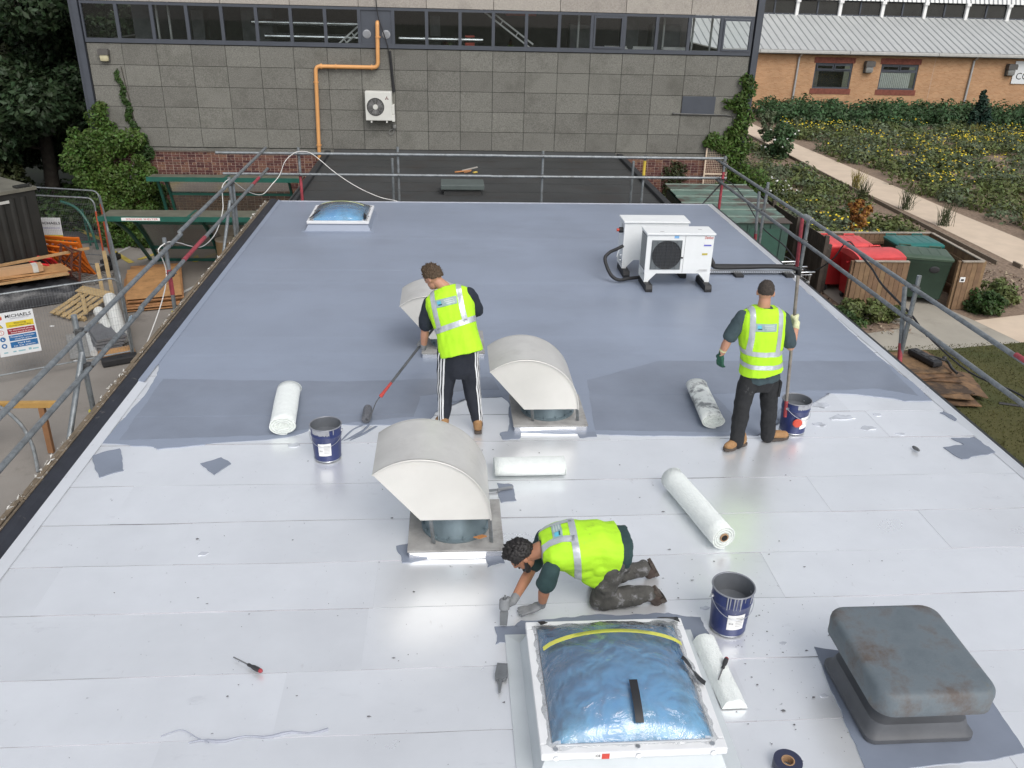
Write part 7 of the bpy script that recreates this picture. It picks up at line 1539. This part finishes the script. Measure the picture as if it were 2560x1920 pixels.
LIVY = leafmat('ivy_leaf', (.035, .078, .012), (.095, .15, .028)); LIVD = leafmat('dark_ivy_leaf', (.02, .05, .012), (.055, .095, .022)); LHEDGE = leafmat('hedge_leaf', (.032, .075, .028), (.075, .13, .05)); LBED = leafmat('bed_leaf', (.070, .098, .028), (.155, .175, .058)); LGREY = leafmat('grey_green_leaf', (.075, .10, .055), (.15, .18, .10)); LORG = leafmat('orange_leaf', (.22, .085, .02), (.36, .17, .04)); LCON = leafmat('conifer_leaf', (.010, .034, .024), (.028, .06, .035)); YFL = leafmat('yellow_petal', (.62, .46, .02), (.75, .58, .05), .6, .2); WFL = leafmat('white_petal', (.7, .7, .66), (.8, .8, .78), .6, .1); LYEL = leafmat('yellowing_leaf', (.14, .12, .025), (.24, .19, .04))
rg = np.random.RandomState(21)
def clump(c, rad, n, hollow=.35, flat=1.):
    d = rg.normal(0, 1, (n, 3)); d /= np.linalg.norm(d, axis=1)[:, None]; r_ = (hollow+(1-hollow)*rg.uniform(0, 1, (n, 1))**.6); rad = np.asarray(rad if hasattr(rad, '__len__') else (rad,)*3, float); p = np.asarray(c)+d*r_*rad; return p, d+np.array([0, 0, .5])
def crown(clumps, per, hollow=.35):
    P, Nn = [], []
    for c, r_, k in clumps: p, d = clump(c, r_, int(per*k), hollow); P.append(p); Nn.append(d)
    return np.concatenate(P), np.concatenate(Nn)
def tree(x, y, h, spread, label, m, nl, size, seed, zc0=.15):
    rt = random.Random(seed); t = thing('tree', label, 'tree', (x, y, G)); q = MB(); tips = []
    tr_ = [(0, 0, 0), (.1, .05, h*.3), (-.1, .1, h*.6), (.05, -.1, h*.92)]; q.tube(smoothpath(tr_, 4), [.26*(1-.8*i/12) for i in range(13)], 10); q.build('trunk', BARK, t, smooth=True)
    for i in range(16):
        z = h*(zc0+.08+.75*i/16); a = rt.uniform(0, 6.3); R_ = spread*(.55+.5*math.sin(math.pi*(.1+.8*i/16)))*rt.uniform(.6, 1.1); e = (R_*math.cos(a), R_*math.sin(a), z+rt.uniform(-.2, .8)); q = MB(); q.tube(smoothpath([(0, 0, z*.85), (e[0]*.5, e[1]*.5, z), e], 3), [.07, .055, .05, .04, .03, .02, .015], 6); q.build('limb', BARK, t, smooth=True); tips.append(e)
    cl = []
    for e in tips:
        for k in range(7): s_ = rt.uniform(.45, 1.1)*spread*.32; cl.append(((e[0]*rt.uniform(.5, 1.15)+rt.gauss(0, .35*spread*.4), e[1]*rt.uniform(.5, 1.15)+rt.gauss(0, .35*spread*.4), max(.4, e[2]+rt.gauss(0, .5))), (s_, s_, s_*.7), s_*s_))
    tot = sum(k for _, _, k in cl); P, Nn = crown(cl, nl/tot, .5); leaves('crown', P, Nn, size, m, t, jitter=.85); return t
tree(-13.6, 30.2, 9.2, 3.1, 'tall dark tree just left of the panel building', LDARK, 62000, .125, 1, .08)
tree(-18.0, 33.5, 10.5, 3.8, 'broad dark tree standing behind the dark container', LDARK, 50000, .14, 2)
tree(-16.2, 29.0, 6.5, 2.6, 'olive leaved tree beside the dark container', LOLV, 40000, .11, 3, .1)
tree(-12.6, 39.0, 9.5, 3.2, 'dark tree further back along the panel building', LDARK, 26000, .15, 4)
# low undergrowth below the trees
P = []; Nn = []
for i in range(90):
    x = rg.uniform(-20, -10.5); y = rg.uniform(27.2, 31); p, d = clump((x, y, G+.25), (.8, .7, .65), 190, .3); P.append(p); Nn.append(d)
tag(leaves('undergrowth', np.concatenate(P), np.concatenate(Nn), .11, LIVD), 'dark undergrowth below the trees beside the panel building', 'undergrowth', kind='stuff')
t = thing('parked_van', 'white van glimpsed through the dark trees', 'van', (-20.6, 50.5, G), R(8)); q = MB(); q.prism([(-2.4, .3), (-2.4, 1.9), (-2.2, 2.0), (.9, 2.0), (1.6, 1.15), (2.35, .95), (2.4, .35)], 1.8, (0, .9, 0), (1, 0, 0), (0, 0, 1)); q.build('body', mat('van_paint', (.7, .7, .72), .3), t)
q = MB(); q.prism([(.3, 1.2), (.3, 1.85), (.85, 1.85), (1.35, 1.2)], 1.82, (0, .91, 0), (1, 0, 0), (0, 0, 1)); q.build('window', mat('van_glass', (.02, .022, .025), .1), t)
for sx in (-1.5, 1.5):
    for sy in (-.8, .8): q = MB(); q.cyl((sx, sy-.1, .32), (sx, sy+.1, .32), .32, n=18); q.build('wheel', BLACK, t, smooth=True)
# ivy: left corner mass and climbing strand, right corner
def ivy(name, label, blobs, m, n, size, stems):
    t = thing(name, label, 'ivy', (blobs[0][0][0], WY-.1, G)); O_ = V((blobs[0][0][0], WY-.1, G)); q = MB()
    for s_ in stems: q.tube([V(p)-O_ for p in smoothpath(s_, 4)], .012, 5)
    q.build('stem', BARK, t); P, Nn = [], []; tot = sum(r_[0]*r_[2] for c, r_ in blobs)
    for c, r_ in blobs: p, d = clump(np.array(c)-np.array(O_), r_, int(n*r_[0]*r_[2]/tot), .4); p[:, 1] = np.minimum(p[:, 1], .07); d[:, 1] -= .5; P.append(p); Nn.append(d)
    leaves('foliage', np.concatenate(P), np.concatenate(Nn), size, m, t, jitter=.95)
    return t
bl = []
ri = random.Random(17)
for i in range(95):
    z = ri.uniform(-3.1, .25); w = 1.1-.25*abs(z+1)/1.5; s_ = ri.uniform(.14, .40); bl.append(((-9.75+ri.uniform(-w, w)*.9-.1*(z+1), WY-.25+ri.uniform(-.3, .1), z), (s_*ri.uniform(.8, 1.4), s_, s_*ri.uniform(.7, 1.2))))
for i in range(8): bl.append(((-9.95+ri.uniform(-.25, .3), WY-.12, .15+.09*i), (.22, .14, .16)))
ivl = ivy('ivy', 'thick bright ivy mass over the left corner of the panel building', bl, LIVY, 26000, .06, [[(-9.9, WY-.05, G), (-9.6, WY-.05, -1.5), (-9.9, WY-.05, .6)]])
bl = [((-9.05+.05*math.sin(i)-.012*i, WY-.06, .1+.085*i), (.13-.004*i, .06, .10)) for i in range(20)]+[((-8.95, WY-.1, -.15), (.3, .15, .25)), ((-8.85, WY-.1, -.5), (.3, .15, .3))]
ivy('ivy', 'thin ivy strand climbing a joint in the concrete panels', bl, LIVD, 1500, .055, [[(-8.95, WY-.03, -.4), (-9.05, WY-.03, .8), (-9.15, WY-.03, 1.85)]])
bl = [((-8.6+.12*math.sin(i*1.7), WY-.08, -1.5-.11*i), (.2, .1, .16)) for i in range(14)]+[((-8.35, WY-.1, -2.5), (.4, .14, .3))]
ivy('ivy', 'ragged ivy trail on the red brick left of the shelter', bl, LIVD, 1800, .06, [[(-8.5, WY-.03, G), (-8.6, WY-.03, -1.5)]])
bl = [((8.75+.12*math.sin(i*1.3)+.02*i*0, WY-.12, 1.8-.17*i), (.24+.012*i, .2, .2)) for i in range(26)]+[((8.2+ri.uniform(-.45, .3), WY-.12, ri.uniform(-.15, .35)), (.24, .14, .18)) for i in range(14)]+[((8.45, WY-.1, 1.05), (.35, .1, .1)), ((8.3, WY-.1, 1.2), (.2, .1, .1))]
bl += [((9.0+ri.uniform(-.3, .5), WY-.3+ri.uniform(-.5, .1), ri.uniform(-3, -.8)), (.38, .35, .34)) for i in range(13)]
ivy('ivy', 'bright ivy curtain over the right corner of the panel building', bl, LIVY, 11000, .065, [[(8.8, WY-.05, G), (8.7, WY-.05, 0), (8.75, WY-.05, 1.85)]])
bl = [((6.9+.25*math.sin(i*2.1), WY-.04, -.7-.09*i), (.2, .06, .16)) for i in range(12)]
ivy('ivy', 'faint creeper on the brickwork beside the trellis', bl, LOLV, 700, .06, [[(6.9, WY-.02, -1.9), (6.9, WY-.02, -.6)]])
# hedge belt in front of the buff brick building (one mass) and the yellow-flowered bed
P, Nn = [], []
for i in range(330):
    x = rg.uniform(19.6, 60); y = rg.uniform(50.5+max(0, (21.5-x)), 57); 
    p, d = clump((x, y, G+.45), (.75, .7, rg.uniform(.5, 1.05)), 170, .4); P.append(p); Nn.append(d)
tag(leaves('hedge', np.concatenate(P), np.concatenate(Nn), .15, LHEDGE), 'dark green shrub belt along the foot of the buff brick building', 'hedge', kind='stuff')
P, Nn = [], []; P2, N2 = [], []; P3, N3 = [], []
for i in range(900):
    x = rg.uniform(19.2, 46); y = rg.uniform(24.5, 51); 
    if x < 19.2+max(0, (45-y))*.02 or (y < 30 and x < 20.2): continue
    h_ = .35+.25*rg.uniform(); p, d = clump((x, y, G+.18), (.75, .75, h_), 150, .4); k = rg.uniform()
    if k < .62: P.append(p); Nn.append(d)
    else: P3.append(p); N3.append(d)
    if 32.5 < y < 50 and noise.noise(V((x*.22, y*.22, 0))) > -.15 and rg.uniform() < .6:
        m_ = rg.randint(3, 14); pp = np.stack([x+rg.normal(0, .5, m_), y+rg.normal(0, .5, m_), G+.25+h_+rg.uniform(0, .12, m_)], 1); P2.append(pp); N2.append(np.tile([0, -.3, 1.], (m_, 1)))
tag(leaves('ground_cover', np.concatenate(P), np.concatenate(Nn), .115, LBED), 'green ground cover shrubs filling the bed beyond the pale path', 'ground cover', kind='stuff')
tag(leaves('ground_cover', np.concatenate(P3), np.concatenate(N3), .115, LGREY), 'grey green low planting among the bed beyond the pale path', 'ground cover', kind='stuff')
tag(leaves('yellow_flowers', np.concatenate(P2), np.concatenate(N2), .085, YFL, asp=1.1, jitter=.25), 'yellow blooms scattered over the bed beyond the pale path', 'flowers', kind='stuff')
# planting between the fence and the pale path
P, Nn, P3, N3, P2, N2 = [], [], [], [], [], []
for i in range(300):
    x = rg.uniform(9.9, 15.9); y = rg.uniform(23.4, 50)
    if x > 14 and y < 26.5 or (y > 38 and rg.uniform() < .3): continue
    h_ = rg.uniform(.15, .42)*(1 if y < 36 else 1.2); p, d = clump((x, y, G+.15), (.65, .65, h_), 120, .35); k = rg.uniform()
    if k < .6: P.append(p); Nn.append(d)
    else: P3.append(p); N3.append(d)
    if (y < 29 and x < 14 and rg.uniform() < .35): m_ = rg.randint(3, 10); P2.append(np.stack([x+rg.normal(0, .4, m_), y+rg.normal(0, .4, m_), G+.25+h_+rg.uniform(0, .1, m_)], 1)); N2.append(np.tile([0, -.3, 1.], (m_, 1)))
tag(leaves('ground_cover', np.concatenate(P), np.concatenate(Nn), .11, LBED), 'green low planting between the board fence and pale path', 'ground cover', kind='stuff')
tag(leaves('ground_cover', np.concatenate(P3), np.concatenate(N3), .10, LGREY), 'grey green low planting between the board fence and pale path', 'ground cover', kind='stuff')
tag(leaves('yellow_flowers', np.concatenate(P2), np.concatenate(N2), .09, YFL, asp=1.1, jitter=.25), 'yellow blooms in the planting behind the bin store', 'flowers', kind='stuff')
def shrub(x, y, rx, rz_, label, m, n, size, cat='shrub', fl=None, nfl=0, fsize=.08, conical=False, name='shrub'):
    t = thing(name, label, cat, (x, y, G)); rs_ = random.Random(int(x*31+y)); q = MB()
    for i in range(7): a = rs_.uniform(0, 6.3); e = (rx*.6*math.cos(a), rx*.6*math.sin(a), rz_*rs_.uniform(.9, 1.7)); q.tube(smoothpath([(0, 0, 0), (e[0]*.3, e[1]*.3, e[2]*.5), e], 3), .014, 5)
    q.build('stem', BARK, t); cl = []
    for i in range(26):
        f = i/26; w = rx*((1-f)*.95+.05) if conical else rx*(.75+.35*math.sin(math.pi*f)); a = rs_.uniform(0, 6.3); rr_ = w*rs_.uniform(.1, .85); s_ = rx*(.34 if not conical else .30*(1.15-f)+.05); cl.append(((rr_*math.cos(a), rr_*math.sin(a), rz_*2*(.08+.9*f)), (s_, s_, s_*(.9 if not conical else 1.3)), s_*s_))
    tot = sum(k for _, _, k in cl); P, Nn = crown(cl, n/tot, .4); leaves('foliage', P, Nn, size, m, t)
    if fl: i_ = rg.choice(len(P), nfl); leaves('blooms', P[i_]*np.array([1.08, 1.08, 1.05]), np.tile([0, -.4, 1.], (nfl, 1)), fsize, fl, t, 1.1, .3)
    return t
shrub(31.3, 50.3, .95, 1.25, 'dark pointed conifer in front of the buff brick wall', LCON, 4200, .13, 'conifer', conical=True, name='conifer')
shrub(33.9, 47.6, 1.1, .75, 'blue dark spreading conifer right of the pointed one', LCON, 3200, .14, 'conifer', name='conifer')
shrub(35.4, 49.5, .6, 1.15, 'light green sapling beside the pointed conifer', LBED, 1600, .13, 'sapling')
shrub(16.0, 41.3, .95, .75, 'dark bush with white blooms at the near side of the pale path', LHEDGE, 3000, .11, fl=WFL, nfl=45, fsize=.10)
shrub(17.1, 46.5, .45, .8, 'wispy green bush growing over the pale path edge', LGREY, 900, .10)
shrub(13.85, 27.8, .42, .52, 'orange leaved shrub standing behind the bin store', LORG, 1900, .085)
shrub(12.9, 33.0, .75, .28, 'patch of white daisies in the planting', LBED, 1200, .09, 'flowers', WFL, 120, .10)
shrub(10.2, 19.15, .55, .25, 'low leafy bush at the foot of front bin store boards', LBED, 2200, .07)
shrub(9.6, 18.85, .5, .18, 'sprawling low bush beside the right roof edge', LIVD, 1700, .06)
shrub(10.95, 19.3, .42, .17, 'small bush on the mulch below the bin store boards', LBED, 1300, .06)
shrub(13.75, 19.85, .5, .25, 'leafy bush at the right end of the bin store', LIVD, 2200, .07)
shrub(14.5, 20.6, .55, .26, 'leafy bush on the mulch right of the bin store', LBED, 2000, .07)
shrub(14.3, 24.6, .5, .3, 'low bush on the mulch behind the bin store corner', LHEDGE, 1500, .08)
# wispy grasses on the path edges
for i, (x, y, c) in enumerate(((16.9, 34.5, LYEL), (17.3, 31.0, LOLV), (17.5, 28.6, LOLV), (20.4, 28.2, LYEL), (30.2, 48.5, LYEL), (16.3, 32.6, LOLV), (26.5, 36.5, LYEL))):
    t = thing('grass_tuft', 'wispy seeding grass tuft at the edge of the bed or path', 'grass', (x, y, G), 0, 'wispy grass tufts'); q = MB(); rq = random.Random(i)
    for j in range(60): a = rq.uniform(0, 6.3); L_ = rq.uniform(.45, .95); r_ = rq.uniform(.05, .45); b0 = V((rq.gauss(0, .1), rq.gauss(0, .1), 0)); e = b0+V((r_*math.cos(a), r_*math.sin(a), L_)); w = V((.008, 0, 0)); m_ = b0.lerp(e, .5)+V((0, 0, .1)); q.raw([b0-w, b0+w, m_+w, m_-w, e], [(0, 1, 2, 3), (3, 2, 4)])
    q.build('blades', c, t, fix=False)
# mulch chips in the beds near the store, and grass blades on the lawn
n = 5200; x = rg.uniform(9.2, 17.2, n); y = np.where(rg.uniform(0, 1, n) < .5, rg.uniform(18.3, 23.5, n), rg.uniform(21, 30, n)); keep = ~(((x > 10.1) & (x < 13.5) & (y < 22.9)) & ~((y < 20.0) & (x < 11.2))) & ~((x > 13.0) & (y < 20.4+(x-14)*.17)) & ~((x > 16.6) & (x < 19.4))
pp = np.stack([x, y, np.full(n, G+.012)], 1)[keep]; tag(leaves('mulch_chips', pp, np.tile([0, 0, 1.], (len(pp), 1)), .055, mat('chip', (.26, .20, .15), .9, 0, .3, 6, island=.5), asp=2.2, jitter=.5), 'wood chips covering the beds round the bin store', 'mulch', kind='stuff')
n = 40000; x = rg.uniform(6.2, 15.5, n); y = rg.uniform(8.5, 17.8, n); ok = (y < 17.2+(x-5.6)*.08); pp = np.stack([x, y, np.full(n, G+.012)], 1)[ok]; nn = rg.normal(0, 1, (len(pp), 3)); nn[:, 2] = .25
tag(leaves('grass', pp, nn, .019, leafmat('lawn_blade', (.055, .068, .016), (.11, .10, .032)), asp=1.8, jitter=.3), 'short mown grass of the lawn below the right roof edge', 'grass', kind='stuff')

bpy.data.scenes.remove(tscn)
